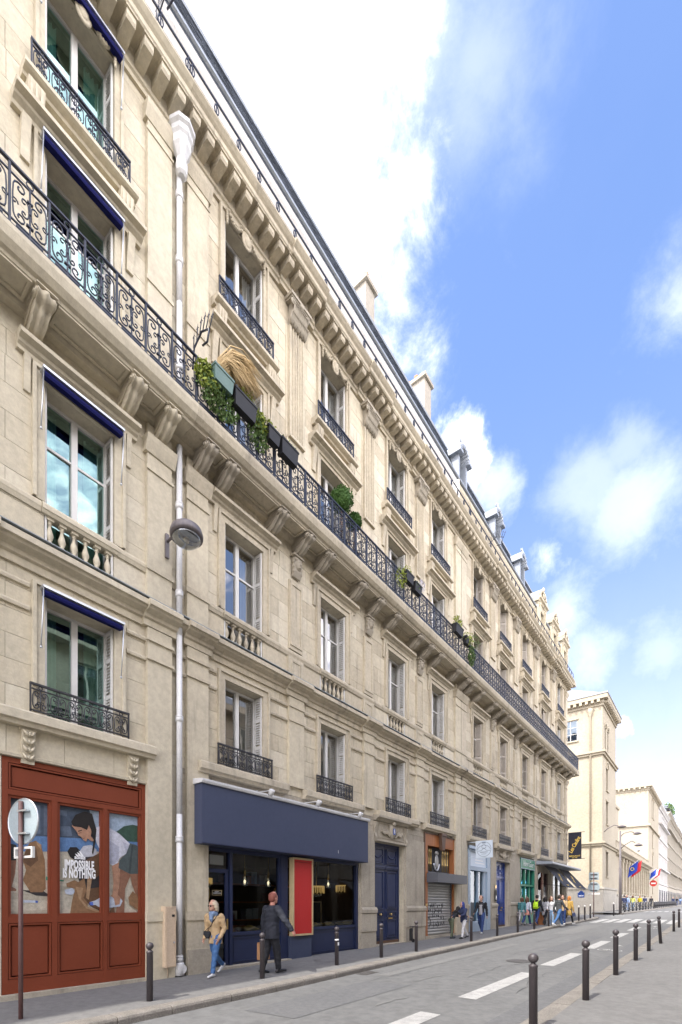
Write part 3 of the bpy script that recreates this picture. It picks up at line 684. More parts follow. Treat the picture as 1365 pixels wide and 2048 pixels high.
def terrace_house(name, label, y0, y1, cols, pils, plain, ms, mt, gops, glass, rail, roof, rnd, g0, shut, basemat, extra_courses=True, far=False, detail_from=None, wallops=None):
    t = thing('apartment_building', label, 'building', (0, (y0 + y1) / 2, gz((y0 + y1) / 2)))
    root = t; root.location = (0, 0, 0); mc = 'stone_carved' if ms != 'stone_clean' else 'stone_clean'
    ops = [(c - OW / 2, c + OW / 2, *z) for c in cols for z in (Z1, Z2, Z3, Z4)]
    wb = backing(y0, y1, 4.62, 18.20, ops); gb = backing(y0, y1, g0 - .4, 4.62, gops)
    wb.v += []; o = len(wb.v); wb.v += gb.v; wb.f += [tuple(i + o for i in f) for f in gb.f]; wb.sm += gb.sm
    wb.box(-12.5, -12.1, y0, y1, g0 - .4, 19.2); wb.box(-12.1, -.42, y0, y0 + .3, g0 - .4, 19.2); wb.box(-12.1, -.42, y1 - .3, y1, g0 - .4, 19.2)
    wall = obj('wall', wb, ms, root)
    ashlar(wall, y0 + .01, y1 - .01, 4.62, 18.20, [q for q in ops], ms, budget=220)
    ashlar(wall, y0 + .01, y1 - .01, g0 - .1, 4.62, gops, basemat, ch=.5, bl=.9, budget=75)
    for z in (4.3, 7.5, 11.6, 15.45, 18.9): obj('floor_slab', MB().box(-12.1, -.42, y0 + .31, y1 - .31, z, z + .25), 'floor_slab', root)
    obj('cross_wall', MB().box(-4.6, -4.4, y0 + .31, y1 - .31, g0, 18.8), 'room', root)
    # first floor sill slabs, string course with breaks, balcony, cornice
    for c in cols:
        obj('sill', MB().prism([(0, 4.60), (.15, 4.60), (.17, 4.66), (.22, 4.68), (.22, 4.82), (.20, 4.85), (-.25, 4.855), (-.25, 4.60)], 'y', c - 1.42, c + 1.42), mt, root)
    obj('string_course', moulding(PROF_LEDGE, y0, y1), mt, root); 
    lead = MB().box(-.01, .325, y0, y1, 7.775, 7.79)
    obj('lead_flashing', lead, 'lead', root)
    slab = obj('balcony', moulding(PROF_SLAB, y0, y1), mt, root)
    corn = obj('cornice', moulding(PROF_CORN, y0, y1), mt, root)
    for a, b in spans_minus(y0, y1, [(c - OW / 2 - .06, c + OW / 2 + .06) for c in cols]): obj('dado_band', MB().prism([(.002, 8.44), (.03, 8.44), (.05, 8.50), (.06, 8.52), (.06, 8.58), (.04, 8.62), (.002, 8.64)], 'y', a, b), mt, root)
    for zb in (6.62, 7.02):
        for a, b in spans_minus(y0, y1, [(c - OW / 2 - .24, c + OW / 2 + .24) for c in cols]): obj('stone_band', MB().prism([(.002, zb), (.045, zb + .005), (.055, zb + .05), (.04, zb + .085), (.002, zb + .10)], 'y', a, b), mt, root)
    cme = cached(('corb', mc), lambda: corbel_mesh(mc)); mme = cached(('modi', mt), lambda: modillion_mesh(mt))
    n = round((y1 - y0) / .37)
    for i in range(n): link('modillion', mme, corn, (.10, y0 + (y1 - y0) * (i + .5) / n, 18.60))
    cy = [c + k * .82 for c in cols for k in (-1, 1)] + pils + plain
    for c in cy:
        if y0 + .1 < c < y1 - .05: link('corbel', cme, slab, (0, c, 11.665), scale=(1, 1.08, .60))
    sy = sorted(v for v in cy if y0 + .1 < v < y1 - .05)
    for a, b in zip(sy, sy[1:]):
        if b - a > .55:
            fr_ = MB(); a1, b1 = a + .2, b - .2
            fr_.box(.2, .6, a1, a1 + .05, 11.625, 11.659).box(.2, .6, b1 - .05, b1, 11.625, 11.659).box(.2, .25, a1 + .05, b1 - .05, 11.625, 11.659).box(.55, .6, a1 + .05, b1 - .05, 11.625, 11.659)
            obj('soffit_panel', fr_, mt, slab)
    # long balcony railing
    rl = MB().box(.695, .745, y0, y1, 13.045, 13.075); rl.box(.705, .735, y0, y1, 12.05, 12.065)
    railo = obj('balcony_railing', rl, 'iron_blue', root)
    pn = round((y1 - y0) / .56); pw = (y1 - y0) / pn; pme = cached(('bp', rail, round(pw, 3)), lambda: balc_panel_mesh(pw, .995, rail).mesh('railing_panel', 'iron_blue'))
    for i in range(pn): link('railing_panel', pme, railo, (.72, y0 + pw * i, 12.05))
    for i, c in enumerate(cols):
        surround(root, c, Z1, mt); surround(root, c, Z2, mt, z0=8.64); surround(root, c, Z3, mt, .17); surround(root, c, Z4, mt, .15, z0=15.78)
        window(root, c, Z1, (), glass, rnd, curtain=.2 if glass == 'glass_teal' else None); window(root, c, Z2, (.70,), glass, rnd); window(root, c, Z3, (.72,), glass, rnd); window(root, c, Z4, (.52,), glass, rnd)
        for f, z in enumerate((Z1, Z2, Z3, Z4)): shutters(root, c, z, shut[i][f], 'shutter_white' if shut[i][4] == 'w' else 'shutter_beige')
        # balustrade in the second floor opening
        bo = obj('balustrade', MB().prism([(-.16, 8.44), (.05, 8.44), (.075, 8.49), (.09, 8.50), (.09, 8.57), (.07, 8.61), (-.16, 8.62)], 'y', c - OW / 2 - .05, c + OW / 2 + .05).box(-.16, .06, c - OW / 2, c + OW / 2, 7.80, 7.95), mt, root)
        bm = cached(('balu', mt), lambda: baluster_mesh().mesh('baluster', mt))
        for k in range(6): link('baluster', bm, bo, (-.045, c - OW / 2 + OW * (k + .5) / 6, 7.955), scale=(1.05, 1.05, 1.03))
        # hoods
        h2 = obj('window_hood', moulding(PROF_HOOD2, c - 1.06, c + 1.06), mt, root); 
        obj('hood_frieze', MB().box(.002, .06, c - .84, c + .84, 10.935, 10.948) .box(.002, .05, c - .62 - .19, c + .62 + .19, 10.925, 10.949), mt, h2)
        h3 = obj('window_hood', moulding(PROF_HOOD3, c - 1.14, c + 1.14), mt, root)
        for k in (-1, 1):
            obj('hood_bracket', MB().prism([(.002, 14.25), (.05, 14.25), (.06, 14.45), (.10, 14.7), (.14, 14.925), (.002, 14.925)], 'y', c + k * .93 - .07, c + k * .93 + .07), mt, h3)
            obj('hood_bracket', MB().prism([(.002, 10.35), (.04, 10.35), (.05, 10.5), (.06, 10.75), (.09, 10.945), (.002, 10.945)], 'y', c + k * .90 - .05, c + k * .90 + .05), mt, h2)
        s4 = obj('sill', moulding(PROF_SILL4, c - 1.0, c + 1.0), mt, root)
        for k in (-1, 1):
            bk = MB().prism([(.002, 15.195), (.10, 15.195), (.16, 15.3), (.19, 15.45), (.2, 15.555), (.002, 15.555)], 'y', c + k * .80 - .13, c + k * .80 + .13)
            for q in range(3): bk.box(.08, .205, c + k * .80 - .105 + q * .08, c + k * .80 - .065 + q * .08, 15.3, 15.55)
            obj('sill_bracket', bk, mt, s4)
        link('carved_festoon', cached(('fest', mt), lambda: festoon_mesh(mt)), s4, (.04, c, 18.10))
        # window railings
        wr = cached(('wr', rail), lambda: win_rail_mesh(1.76, .50, rail).mesh('window_railing', 'iron_black')); link('window_railing', wr, root, (.10, c, 4.88))
        wr4 = cached(('wr4', rail), lambda: win_rail_mesh(1.76, .50, rail).mesh('window_railing', 'iron_blue')); link('window_railing', wr4, root, (.15, c, 15.78))
    for c in pils:   # ornate bays between windows
        p = obj('pilaster', MB().box(.002, .09, c - .30, c + .30, 4.86, 7.31), ms, root)
        obj('string_break', moulding([(x + .07 if x > 0 else x, z - .001) for x, z in PROF_LEDGE], c - .42, c + .42), mt, p)
        obj('pilaster_band', MB().box(.09, .12, c - .33, c + .33, 6.64, 6.69).box(.09, .12, c - .33, c + .33, 7.03, 7.09), mt, p)
        pp = obj('pilaster', MB().box(.002, .06, c - .26, c + .26, 8.65, 10.55).box(.06, .085, c - .24, c - .17, 8.75, 10.5).box(.06, .085, c + .17, c + .24, 8.75, 10.5).box(.06, .085, c - .17, c + .17, 8.75, 8.83).box(.06, .085, c - .17, c + .17, 10.42, 10.5).box(.002, .07, c - .30, c + .30, 7.80, 8.43).box(.07, .09, c - .2, c + .2, 7.9, 7.95).box(.07, .09, c - .2, c + .2, 8.3, 8.35).box(.07, .09, c - .2, c - .15, 7.95, 8.3).box(.07, .09, c + .15, c + .2, 7.95, 8.3), mt, root)
        link('carved_head', cached(('head', mc), lambda: head_mesh(mc)), pp, (.03, c, 10.99), scale=(1, 1, .85))
        up = obj('pilaster', MB().box(.002, .05, c - .34, c + .34, 12.05, 14.42).box(.002, .02, c - .36, c + .36, 14.42, 17.5), ms, root)
        link('fluted_shaft', cached(('fl', mt), lambda: fluted_mesh(3.02, .58, mt)), up, (.02, c, 14.46))
        link('capital', cached(('cap', mc), lambda: capital_mesh(mc)), up, (.02, c, 17.48))
        obj('cornice_break', moulding([(x + .06 if x > 0 else x, z - .001) for x, z in PROF_CORN], c - .68, c + .68), mt, corn)
    for c in plain:
        p = obj('pilaster', MB().box(.002, .10, c - .28, c + .28, g0, 7.31).box(.002, .09, c - .28, c + .28, 7.80, 11.5).box(.002, .10, c - .28, c + .28, 12.05, 18.18), ms, root)
        for b5 in ((.10, .14, .31, 6.64, 6.70), (.10, .14, .31, 7.03, 7.1), (.09, .12, .31, 10.55, 10.62), (.10, .12, .31, 17.5, 17.55), (.10, .125, .31, 14.42, 14.5), (.09, .12, .31, 8.5, 8.62), (.10, .15, .32, g0, 1.35 + g0), (.10, .18, .34, 1.351 + g0, 1.55 + g0)):
            obj('pilaster_band', MB().box(b5[0], b5[1], c - b5[2], c + b5[2], b5[3], b5[4]), mt, p)
        for zc in (10.9, 17.72): obj('pilaster_cap', MB().prism([(.002, zc), (.12, zc), (.16, zc + .1), (.2, zc + .2), (.22, zc + .3), (.002, zc + .32)], 'y', c - .34, c + .34), mt, p)
        obj('string_break', moulding([(x + .07 if x > 0 else x, z - .001) for x, z in PROF_LEDGE], c - .38, c + .38), mt, p)
    # gutter rail, attic wall and slate mansard
    gr = MB().box(.50, .53, y0, y1, 19.46, 19.50).box(.505, .525, y0, y1, 19.17, 19.19).box(.505, .525, y0, y1, 18.97, 18.99)
    n = int((y1 - y0) / .62)
    for i in range(n + 1):
        y = y0 + .05 + (y1 - y0 - .1) * i / n
        gr.box(.505, .525, y - .01, y + .01, 18.94, 19.48); gr.tube([(.515, y + .06 * math.cos(k * math.pi / 4), 19.31 + .10 * math.sin(k * math.pi / 4)) for k in range(8)], .014, 4, closed=True)
    obj('gutter_railing', gr, 'iron_blue', root)
    am = MB().box(-.65, -.25, y0, y1, 18.96, 21.05).prism([(-.25, 20.5), (-.17, 20.52), (-.13, 20.68), (-.05, 20.85), (-.05, 21.02), (-.3, 21.06)], 'y', y0, y1).box(-.249, -.2, y0, y1, 19.5, 19.6).box(-.249, -.18, y0, y1, 18.97, 19.1)
    obj('attic_wall', am, roof[0], root)
    xs0, zs0, xs1, zs1 = -.12, 21.10, -1.05, 23.75
    rb = MB().prism([(xs0 - .03, zs0), (xs1 - .03, zs1), (-6, 24.9), (-12.4, 20.5), (-12.4, 19.2), (-.7, 19.2)], 'y', y0 + .01, y1 - .01)
    ro = obj('roof', rb, 'zinc', root)
    sl = MB(); rows = 17; sn = int((y1 - y0) / .23)
    for r in range(rows):
        for i in range(sn + 1):
            a = y0 + (y1 - y0) * (i - (.5 if r % 2 else 0)) / sn; b = a + (y1 - y0) / sn
            a, b = max(a, y0) + .004, min(b, y1) - .004
            if b - a < .03: continue
            f0, f1 = r / rows, (r + 1.25) / rows
            xa, za, xb, zb = xs0 + (xs1 - xs0) * f0, zs0 + (zs1 - zs0) * f0, xs0 + (xs1 - xs0) * min(f1, 1), zs0 + (zs1 - zs0) * min(f1, 1)
            j = rnd.uniform(0, .006)
            sl.add([(xa + .02 + j, a, za), (xa + .02 + j, b, za), (xb + .003, b, zb), (xb + .003, a, zb), (xa + .005 + j, a, za - .004), (xa + .005 + j, b, za - .004)], [(0, 1, 2, 3), (4, 5, 1, 0)])
    stuff(obj('slates', sl, 'slate', ro))
    obj('roof_flashing', MB().prism([(-.02, 21.06), (.03, 21.08), (.03, 21.15), (-.10, 21.17)], 'y', y0, y1).prism([(xs1 - .12, zs1 + .02), (xs1 + .03, zs1 - .03), (xs1 + .05, zs1 + .05), (xs1 - .1, zs1 + .1)], 'y', y0, y1), 'zinc', ro)
    return root, wall, ro
rnd = random.Random(11)
F4 = ['fold'] * 4 + ['w']
# --- left house (cleaned stone)
GL = [(2.86, 5.42, .02, 4.07)]
BL, WL, RL = terrace_house('left', 'cleaned pale cream stone house with rolled blue awnings and brown shopfront', -13.0, 6.118, [.52, 4.12], [2.32], [5.68], 'stone_clean', 'stone_clean', GL, 'glass_teal', 'a', ('gutter_white',), rnd, -.1, [F4, F4], 'stone_clean')
# --- number 5
G5 = [(6.78, 12.95, -.3, 4.30), (13.89, 15.87, -.3, 3.80), (17.44, 20.42, -.3, 4.50)]
B5, W5, R5 = terrace_house('five', 'weathered stone house number 5 with navy shopfront and dark blue double door', 6.122, 20.838, [8.04, 11.58, 15.31, 18.66], [9.87, 13.43, 16.98], [6.62, 20.52], 'stone_mid', 'stone_trim', G5, 'glass', 'b', ('gutter_white',), rnd, -.1, [F4, F4, ['fold', 'fold', 'fold', 'fold', 'w'], F4], 'stone_base')
# --- number 7
G7 = [(21.75, 24.55, -.3, 4.42), (25.48, 27.48, -.3, 3.95), (29.44, 32.35, -.3, 4.5), (33.0, 36.0, -.3, 4.2), (36.7, 39.7, -.3, 4.2)]
S7 = [['fold', 'half', 'fold', 'fold', 'b'], ['half', 'half', 'half', 'half', 'b'], ['half', 'near', 'half', 'half', 'b'], ['near', 'half', 'ajar', 'near', 'b'], ['near', 'near', 'half', 'near', 'w']]
B7, W7, R7 = terrace_house('seven', 'darker weathered corner house with grey, green and bistro shopfronts below', 20.842, 40.75, [23.0, 26.61, 30.4, 34.41, 38.5], [24.83, 28.5, 32.42, 36.45], [21.12, 40.42], 'stone_grey', 'stone_trim', G7, 'glass', 'b', ('stone_mid',), rnd, .05, S7, 'stone_base')
# balcony and cornice turn the corner at the end of number 7
obj('balcony_return', MB().box(-.3, .80, 40.752, 41.5, 11.70, 12.03).box(-.3, .62, 40.752, 41.2, 11.6, 11.70), 'stone_trim', B7)
rr = obj('balcony_railing', MB().box(.695, .745, 40.75, 41.45, 13.045, 13.075).box(-.3, .745, 41.40, 41.45, 13.045, 13.075).box(-.3, .73, 41.41, 41.44, 12.05, 12.07), 'iron_blue', B7)
pme = balc_panel_mesh(.5, .995, 'b').mesh('railing_panel', 'iron_blue')
for i in range(2): link('railing_panel', pme, rr, (.72 - .5 * (i + 0), 41.42, 12.05), R(90 + 0) if False else R(90))
link('railing_panel', pme, rr, (.72, 40.8, 12.05), scale=(1, 1.2, 1))
obj('cornice_return', MB().box(-.4, .60, 40.752, 41.3, 18.66, 18.94).box(-.4, .3, 40.752, 41.0, 18.4, 18.66), 'stone_trim', B7)
# ---------------------------------------------------------------- chimneys and dormers (parts of the roofs)
def chimney(roof, y0, y1, x0, x1, z0, z1, pots, m='stone_white'):
    c = obj('chimney', MB().box(x0, x1, y0, y1, z0, z1), m, roof); obj('chimney_cap', MB().box(x0 - .10, x1 + .10, y0 - .10, y1 + .10, z1, z1 + .15), 'stone_base', c)
    for (dx, kind) in pots:
        if kind == 't': mb = MB().lathe([(.13, 0), (.12, .1), (.10, .45), (.12, .5), (.08, .5)], (x0 + dx, (y0 + y1) / 2, z1 + .16), 10); obj('chimney_pot', mb, 'terracotta', c)
        else: mb = MB().lathe([(.09, 0), (.09, .6), (.17, .62), (.2, .68), (.05, .78), (.001, .8)], (x0 + dx, (y0 + y1) / 2, z1 + .16), 10); obj('chimney_pot', mb, 'alu', c)
chimney(R5, 15.35, 15.95, -2.7, -1.4, 20.8, 25.75, ((.3, 't'), (.7, 't'), (1.1, 't')))
chimney(R5, 20.1, 20.75, -3.2, -1.4, 20.8, 26.1, ((.3, 't'), (.75, 't'), (1.2, 't')))
chimney(R7, 30.0, 30.6, -3.0, -1.6, 20.8, 25.7, ((.3, 'm'), (.7, 'm'), (1.15, 'm')))
chimney(R7, 35.2, 35.7, -3.4, -1.9, 20.8, 25.2, ((.6, 't'), (1.1, 't')))
def zinc_dormer(roof, y):
    mb = MB().box(-1.6, -.30, y - .5, y - .34, 20.6, 22.1).box(-1.6, -.30, y + .34, y + .5, 20.6, 22.1)
    for k in range(9):
        a0, a1 = math.pi * k / 9, math.pi * (k + 1) / 9
        mb.add([(x, y + r * math.cos(a), 22.1 + r * 1.05 * math.sin(a)) for x in (-.18, -1.7) for a in (a0, a1) for r in (.38, .62)], [(0, 1, 3, 2), (4, 6, 7, 5), (0, 4, 5, 1), (2, 3, 7, 6), (1, 5, 7, 3), (0, 2, 6, 4)], True)
    mb.box(-1.6, -.12, y - .68, y - .33, 22.02, 22.16).box(-1.6, -.12, y + .33, y + .68, 22.02, 22.16).lathe([(.12, 0), (.09, .1), (.02, .3), (.001, .42)], (-.3, y, 22.72), 8)
    mb.tube([(-.3, y - .15, 22.72), (-.3, y - .3, 22.9)], [.07, .03], 6).tube([(-.3, y + .15, 22.72), (-.3, y + .3, 22.9)], [.07, .03], 6)
    mb.v = [(x, y_, z + .85) for x, y_, z in mb.v]
    d = obj('dormer', mb, 'zinc', roof)
for y in (21.9, 26.61, 30.9):
    zinc_dormer(R7, y)
def stone_dormer(roof, y):
    mb = MB().box(-1.6, .12, y - .75, y - .42, 18.96, 21.2).box(-1.6, .12, y + .42, y + .75, 18.96, 21.2).box(-1.6, .10, y - .42, y + .42, 20.85, 21.2).box(-1.6, .05, y - .42, y + .42, 18.96, 19.4)
    mb.prism([(-1.6, 21.2), (.15, 21.2), (.2, 21.28), (.3, 21.32), (.3, 21.42), (-1.6, 21.44)], 'y', y - .88, y + .88)
    n = 8
    for k in range(n):
        a0, a1 = math.pi * k / n, math.pi * (k + 1) / n
        mb.add([(x, y + r * 1.15 * math.cos(a), 21.44 + r * math.sin(a)) for x in (.24, -1.3) for a in (a0, a1) for r in (.50, .66)], [(0, 1, 3, 2), (4, 6, 7, 5), (0, 4, 5, 1), (2, 3, 7, 6), (1, 5, 7, 3), (0, 2, 6, 4)], True)
    mb.prism([(y + .5 * 1.15 * math.cos(math.pi * k / n), 21.44 + .5 * math.sin(math.pi * k / n)) for k in range(n + 1)], 'x', -1.2, .1)
    mb.ball((.2, y, 21.75), .08, .14, .17, 8, 6).ball((.2, y, 22.15), .1, .1, .14, 8, 6)
    for k in (-1, 1):
        mb.tube([(.2, y + k * (.62 + .1 * math.cos(i * .6)), 21.55 + .1 * math.sin(i * .6)) for i in range(9)], .05, 5)
        mb.lathe([(.07, 0), (.06, .05), (.06, 1.5), (.1, 1.6), (.1, 1.7)], (.14, y + k * .58, 19.4), 8)
    mb.v = [(x, y + (q - y) * 1.1, 18.96 + (z - 18.96) * 1.12) for x, q, z in mb.v]
    d = obj('dormer', mb, 'stone_mid', roof)
    obj('dormer_pane', MB().quad((-.2, y - .42, 19.4), (-.2, y + .42, 19.4), (-.2, y + .42, 20.85), (-.2, y - .42, 20.85)), 'glass', d)
    obj('dormer_frame', MB().box(-.19, -.15, y - .42, y - .36, 19.4, 20.85).box(-.19, -.15, y + .36, y + .42, 19.4, 20.85).box(-.19, -.14, y - .04, y + .04, 19.4, 20.85).box(-.19, -.15, y - .36, y + .36, 20.2, 20.25), 'white_paint', d)
for y in (33.7, 36.9, 39.8): stone_dormer(R7, y)
# white louvred attic shutter standing open at number 5
link('attic_shutter', shutter_mesh(.62, 1.35, 'shutter_white'), B5, (-.25, 19.9, 19.0), R(12))
# ---------------------------------------------------------------- facing houses across the street (seen mirrored in the glass)
opp = thing('apartment_building', 'pale stone house across the street, mirrored in the window panes', 'building')
XO = 14.2; oc = [-7 + 3.6 * i for i in range(17)]
oops = [(c - .6, c + .6, a, b) for c in oc for a, b in ((4.6, 6.8), (8, 10.4), (11.2, 13.2))]
ow = MB(); ow2 = backing(-9, 53, -1, 14.0, oops, .4, 0)
ow2.v = [(XO - p[0], p[1], p[2]) for p in ow2.v]; ow2.f = [tuple(reversed(f)) for f in ow2.f]
ow2.box(XO + 3, XO + 3.3, -9, 53, -1, 14.0).box(XO - .5, XO, -9, 53, 13.7, 14.1)
obj('wall', ow2, 'stone_white', opp)
for c in oc:
    for a, b in ((4.6, 6.8), (8, 10.4), (11.2, 13.2)):
        w_ = link('window', cached(('ow', b - a), lambda: MB().box(0, .06, -.6, -.54, 0, b - a).box(0, .06, .54, .6, 0, b - a).box(0, .06, -.05, .05, 0, b - a).box(0, .06, -.54, .54, b - a - .06, b - a).mesh('window', 'white_paint')), opp, (XO + .25, c, a))
        link('pane', cached(('op', b - a), lambda: MB().quad((0, .54, .02), (0, -.54, .02), (0, -.54, b - a), (0, .54, b - a)).mesh('pane', 'glass_far')), w_, (.03, 0, 0))
for i in range(8):  # unseen dark shop fronts and awnings, added to darken the shop glass reflections
    a = -8.5 + i * 7.7; obj('shopfront_panel', MB().box(XO - .15, XO + .3, a, a + 6.8, -1, 3.6).box(XO - .2, XO - .15, a, a + 6.8, 3.0, 3.6), 'room', opp); obj('shop_awning', MB().prism([(XO - .1, 3.55), (XO - 1.6, 2.75), (XO - 1.6, 2.7), (XO - .1, 3.45)], 'y', a, a + 6.8), 'metal_grey', opp)
orf = obj('roof', MB().prism([(XO, 14.1), (XO + 1.8, 15.8), (XO + 8, 16), (XO + 8, 14.1)], 'y', -9, 53), 'slate', opp)
# ================================================================ objects: shopfronts
def bx(par, name, m, *b): return obj(name, MB().box(*b), m, par)
def PZ(px, py, p=0.0):
    """photo pixel -> (y, z) on the plane x = p parallel to the facade"""
    k = (DCAM - p) / DCAM; L = math.hypot(FPX, VX - 682.5); U = DCAM * L / FPX
    return k * (U * L / (VX - px) - DCAM * (VX - 682.5) / FPX), ZCAM + k * U * (VY - py) / (VX - px)
def rect_frame(mb, x0, x1, y0, y1, z0, z1, w):
    mb.box(x0, x1, y0, y0 + w, z0, z1).box(x0, x1, y1 - w, y1, z0, z1).box(x0, x1, y0 + w, y1 - w, z0, z0 + w).box(x0, x1, y0 + w, y1 - w, z1 - w, z1); return mb
# ---- brown shopfront with poster panels
bs = thing('shopfront', 'red-brown timber shopfront with three poster panels under the cleaned stone house', 'shopfront')
bx(bs, 'backing', 'brown_paint', -.30, -.12, 2.87, 5.41, .10, 4.06)
fm = MB(); rect_frame(fm, -.12, .0, 2.865, 5.415, .10, 4.065, .09)
for a, b in ((3.63, 3.72), (4.54, 4.62)): fm.box(-.12, .0, a, b, .19, 3.46)
fm.box(-.12, .002, 2.955, 5.325, 3.44, 3.53); fm.box(-.12, -.004, 2.955, 5.325, 1.285, 1.395); fm.box(-.12, -.004, 2.955, 5.325, .19, .34)
for a, b in ((2.955, 3.63), (3.72, 4.54), (4.62, 5.325)):
    for z0, z1 in ((1.395, 3.44),): rect_frame(fm, -.12, -.02, a, b, z0, z1, .045)
obj('frame', fm, 'brown_paint', bs)
for (a, b, c, d) in [(a, b, .34, 1.285) for a, b in ((2.955, 3.63), (3.72, 4.54), (4.62, 5.325))] + [(2.955, 5.325, 3.53, 3.975)]:
    pm = MB().box(-.12, -.035, a + .06, b - .06, c + .06, d - .06); rect_frame(pm, -.12, -.008, a + .01, b - .01, c + .01, d - .01, .028); obj('panel', pm, 'brown_paint', bs)
bx(bs, 'threshold', 'stone_base', -.1, .10, 2.80, 5.5, -.1, .098)
mat('lit_gold', (.72, .50, .20), .3, fine=0, emit=(1.0, .66, .22), emits=.12); mat('lit_bulb', (.9, .8, .6), .3, fine=0, emit=(1.0, .8, .5), emits=1.2)
PC = dict(skyp=(.30, .38, .48), city=(.055, .075, .11), city2=(.10, .13, .18), sea=(.10, .19, .36), sand=(.45, .41, .33), sand2=(.37, .335, .265), hill=(.035, .075, .055), sack=(.22, .125, .065), sack2=(.11, .06, .033), sack3=(.33, .21, .12),
          skin=(.36, .20, .13), skin2=(.22, .11, .07), hair=(.016, .014, .014), shirt=(.52, .53, .60), shirt2=(.38, .39, .47), short=(.065, .085, .088), short2=(.04, .052, .055), dark=(.03, .028, .03), cap=(.45, .46, .50), plastic=(.42, .46, .54), green=(.03, .22, .14), blue=(.07, .12, .4))
for k, v in PC.items():
    v = tuple(min(.8, c * 1.25) for c in v); mat('print_' + k, v, .45, tuple(c * .55 for c in v), 13, .8, fine=.35, spec=.45)
post = bx(bs, 'poster', 'print_sand', -.12, -.0905, 2.95, 5.33, 1.39, 3.45)
_lay = [0]
def shape(col, pts):
    _lay[0] += 1; x = -.090 + .0006 * _lay[0]
    q = [PZ(px / 4.55, 1580 + py / 4.55, x) for px, py in pts]
    obj('printed_shape', MB().poly([(x, a, b) for a, b in reversed(q)]), 'print_' + col, post)
shape('city', [(60, 20), (1000, 140), (1000, 480), (60, 410)])
shape('skyp', [(800, 120), (1320, 240), (1320, 440), (1000, 470), (870, 400)])
shape('city2', [(330, 140), (370, 140), (370, 400), (330, 400)]); shape('city2', [(400, 140), (440, 150), (440, 410), (400, 410)])
shape('city2', [(545, 180), (610, 190), (610, 240), (545, 230)]); shape('city2', [(640, 330), (660, 420), (560, 420), (550, 330)])
shape('hill', [(1000, 470), (1060, 380), (1130, 330), (1210, 315), (1300, 340), (1300, 500), (1000, 500)])
shape('sea', [(60, 405), (930, 450), (1320, 480), (1320, 560), (930, 560), (60, 560)])
shape('sand', [(60, 545), (540, 590), (1320, 590), (1320, 1200), (60, 1200)])
shape('sand2', [(60, 930), (470, 960), (470, 1010), (60, 990)]); shape('sand2', [(545, 870), (930, 900), (930, 960), (545, 920)]); shape('sand2', [(60, 1100), (470, 1090), (470, 1120), (60, 1130)])
shape('skin2', [(60, 640), (150, 640), (140, 760), (110, 880), (150, 900), (150, 920), (60, 920)]); shape('dark', [(60, 480), (150, 500), (150, 640), (60, 640)])
shape('dark', [(200, 910), (400, 920), (470, 970), (330, 960)])
shape('sack', [(230, 560), (270, 480), (330, 460), (380, 520), (410, 640), (418, 900), (390, 930), (280, 930), (210, 820), (240, 730), (212, 650)])
shape('sack2', [(215, 600), (270, 500), (330, 520), (350, 640), (280, 700), (220, 660)]); shape('sack3', [(330, 465), (380, 500), (375, 540), (340, 500)])
shape('green', [(420, 785), (455, 800), (450, 825), (420, 820)]); shape('green', [(545, 815), (585, 822), (580, 832), (545, 828)]); shape('blue', [(325, 1005), (348, 1010), (345, 1028), (325, 1025)]); shape('plastic', [(200, 1000), (325, 1005), (325, 1025), (210, 1025)])
shape('hair', [(615, 560), (640, 520), (700, 520), (740, 560), (740, 640), (690, 640), (640, 610)]); shape('cap', [(725, 560), (760, 510), (830, 500), (880, 540), (880, 600), (800, 640), (740, 630)])
shape('dark', [(690, 620), (880, 600), (920, 560), (930, 1000), (820, 1020), (740, 900), (700, 740)]); shape('sack2', [(780, 640), (930, 560), (930, 760), (840, 820)])
shape('plastic', [(590, 910), (660, 890), (690, 930), (650, 955), (600, 945)]); shape('sack', [(605, 850), (680, 820), (720, 840), (690, 900), (610, 880)])
shape('sack', [(700, 850), (770, 800), (800, 980), (800, 1060), (930, 1110), (930, 1190), (630, 1190), (660, 1000)]); shape('sack2', [(800, 900), (930, 880), (930, 1110), (830, 1060), (760, 980)])
shape('sack3', [(690, 880), (760, 890), (740, 990), (800, 1060), (930, 1110), (925, 1120), (790, 1080), (720, 990)]); shape('sack3', [(800, 780), (840, 800), (810, 1000), (785, 980)])
shape('skin', [(900, 340), (930, 340), (930, 500), (880, 480)]) ; shape('shirt', [(850, 350), (910, 330), (1010, 350), (1090, 400), (1185, 490), (1150, 580), (1090, 620), (1060, 700), (1010, 680), (920, 560), (880, 480)])
shape('shirt2', [(1000, 460), (1090, 520), (1080, 640), (1040, 680), (1000, 670)]); shape('shirt2', [(1120, 470), (1180, 500), (1150, 570)])
shape('skin', [(1020, 690), (1085, 660), (1095, 780), (1080, 900), (1115, 960), (1100, 1050), (1050, 1060), (1020, 990), (1035, 850)])
shape('skin2', [(1095, 700), (1200, 700), (1190, 780), (1140, 900), (1130, 1180), (1050, 1180), (1075, 950), (1090, 850)]); shape('skin2', [(1185, 740), (1280, 740), (1280, 1000), (1240, 960), (1200, 850)])
shape('short', [(1185, 485), (1240, 500), (1300, 560), (1300, 760), (1185, 765), (1080, 710), (1090, 640), (1150, 580)]); shape('short2', [(1200, 500), (1215, 500), (1190, 760), (1170, 755)])
shape('skin', [(655, 325), (700, 300), (800, 290), (840, 330), (830, 420), (860, 460), (840, 470), (800, 440), (785, 470), (760, 455), (740, 425), (715, 415), (705, 385), (690, 365)])
shape('hair', [(650, 290), (690, 225), (770, 195), (840, 215), (860, 290), (880, 360), (870, 470), (850, 590), (838, 570), (855, 460), (830, 360), (810, 320), (795, 365), (740, 340), (670, 330)])
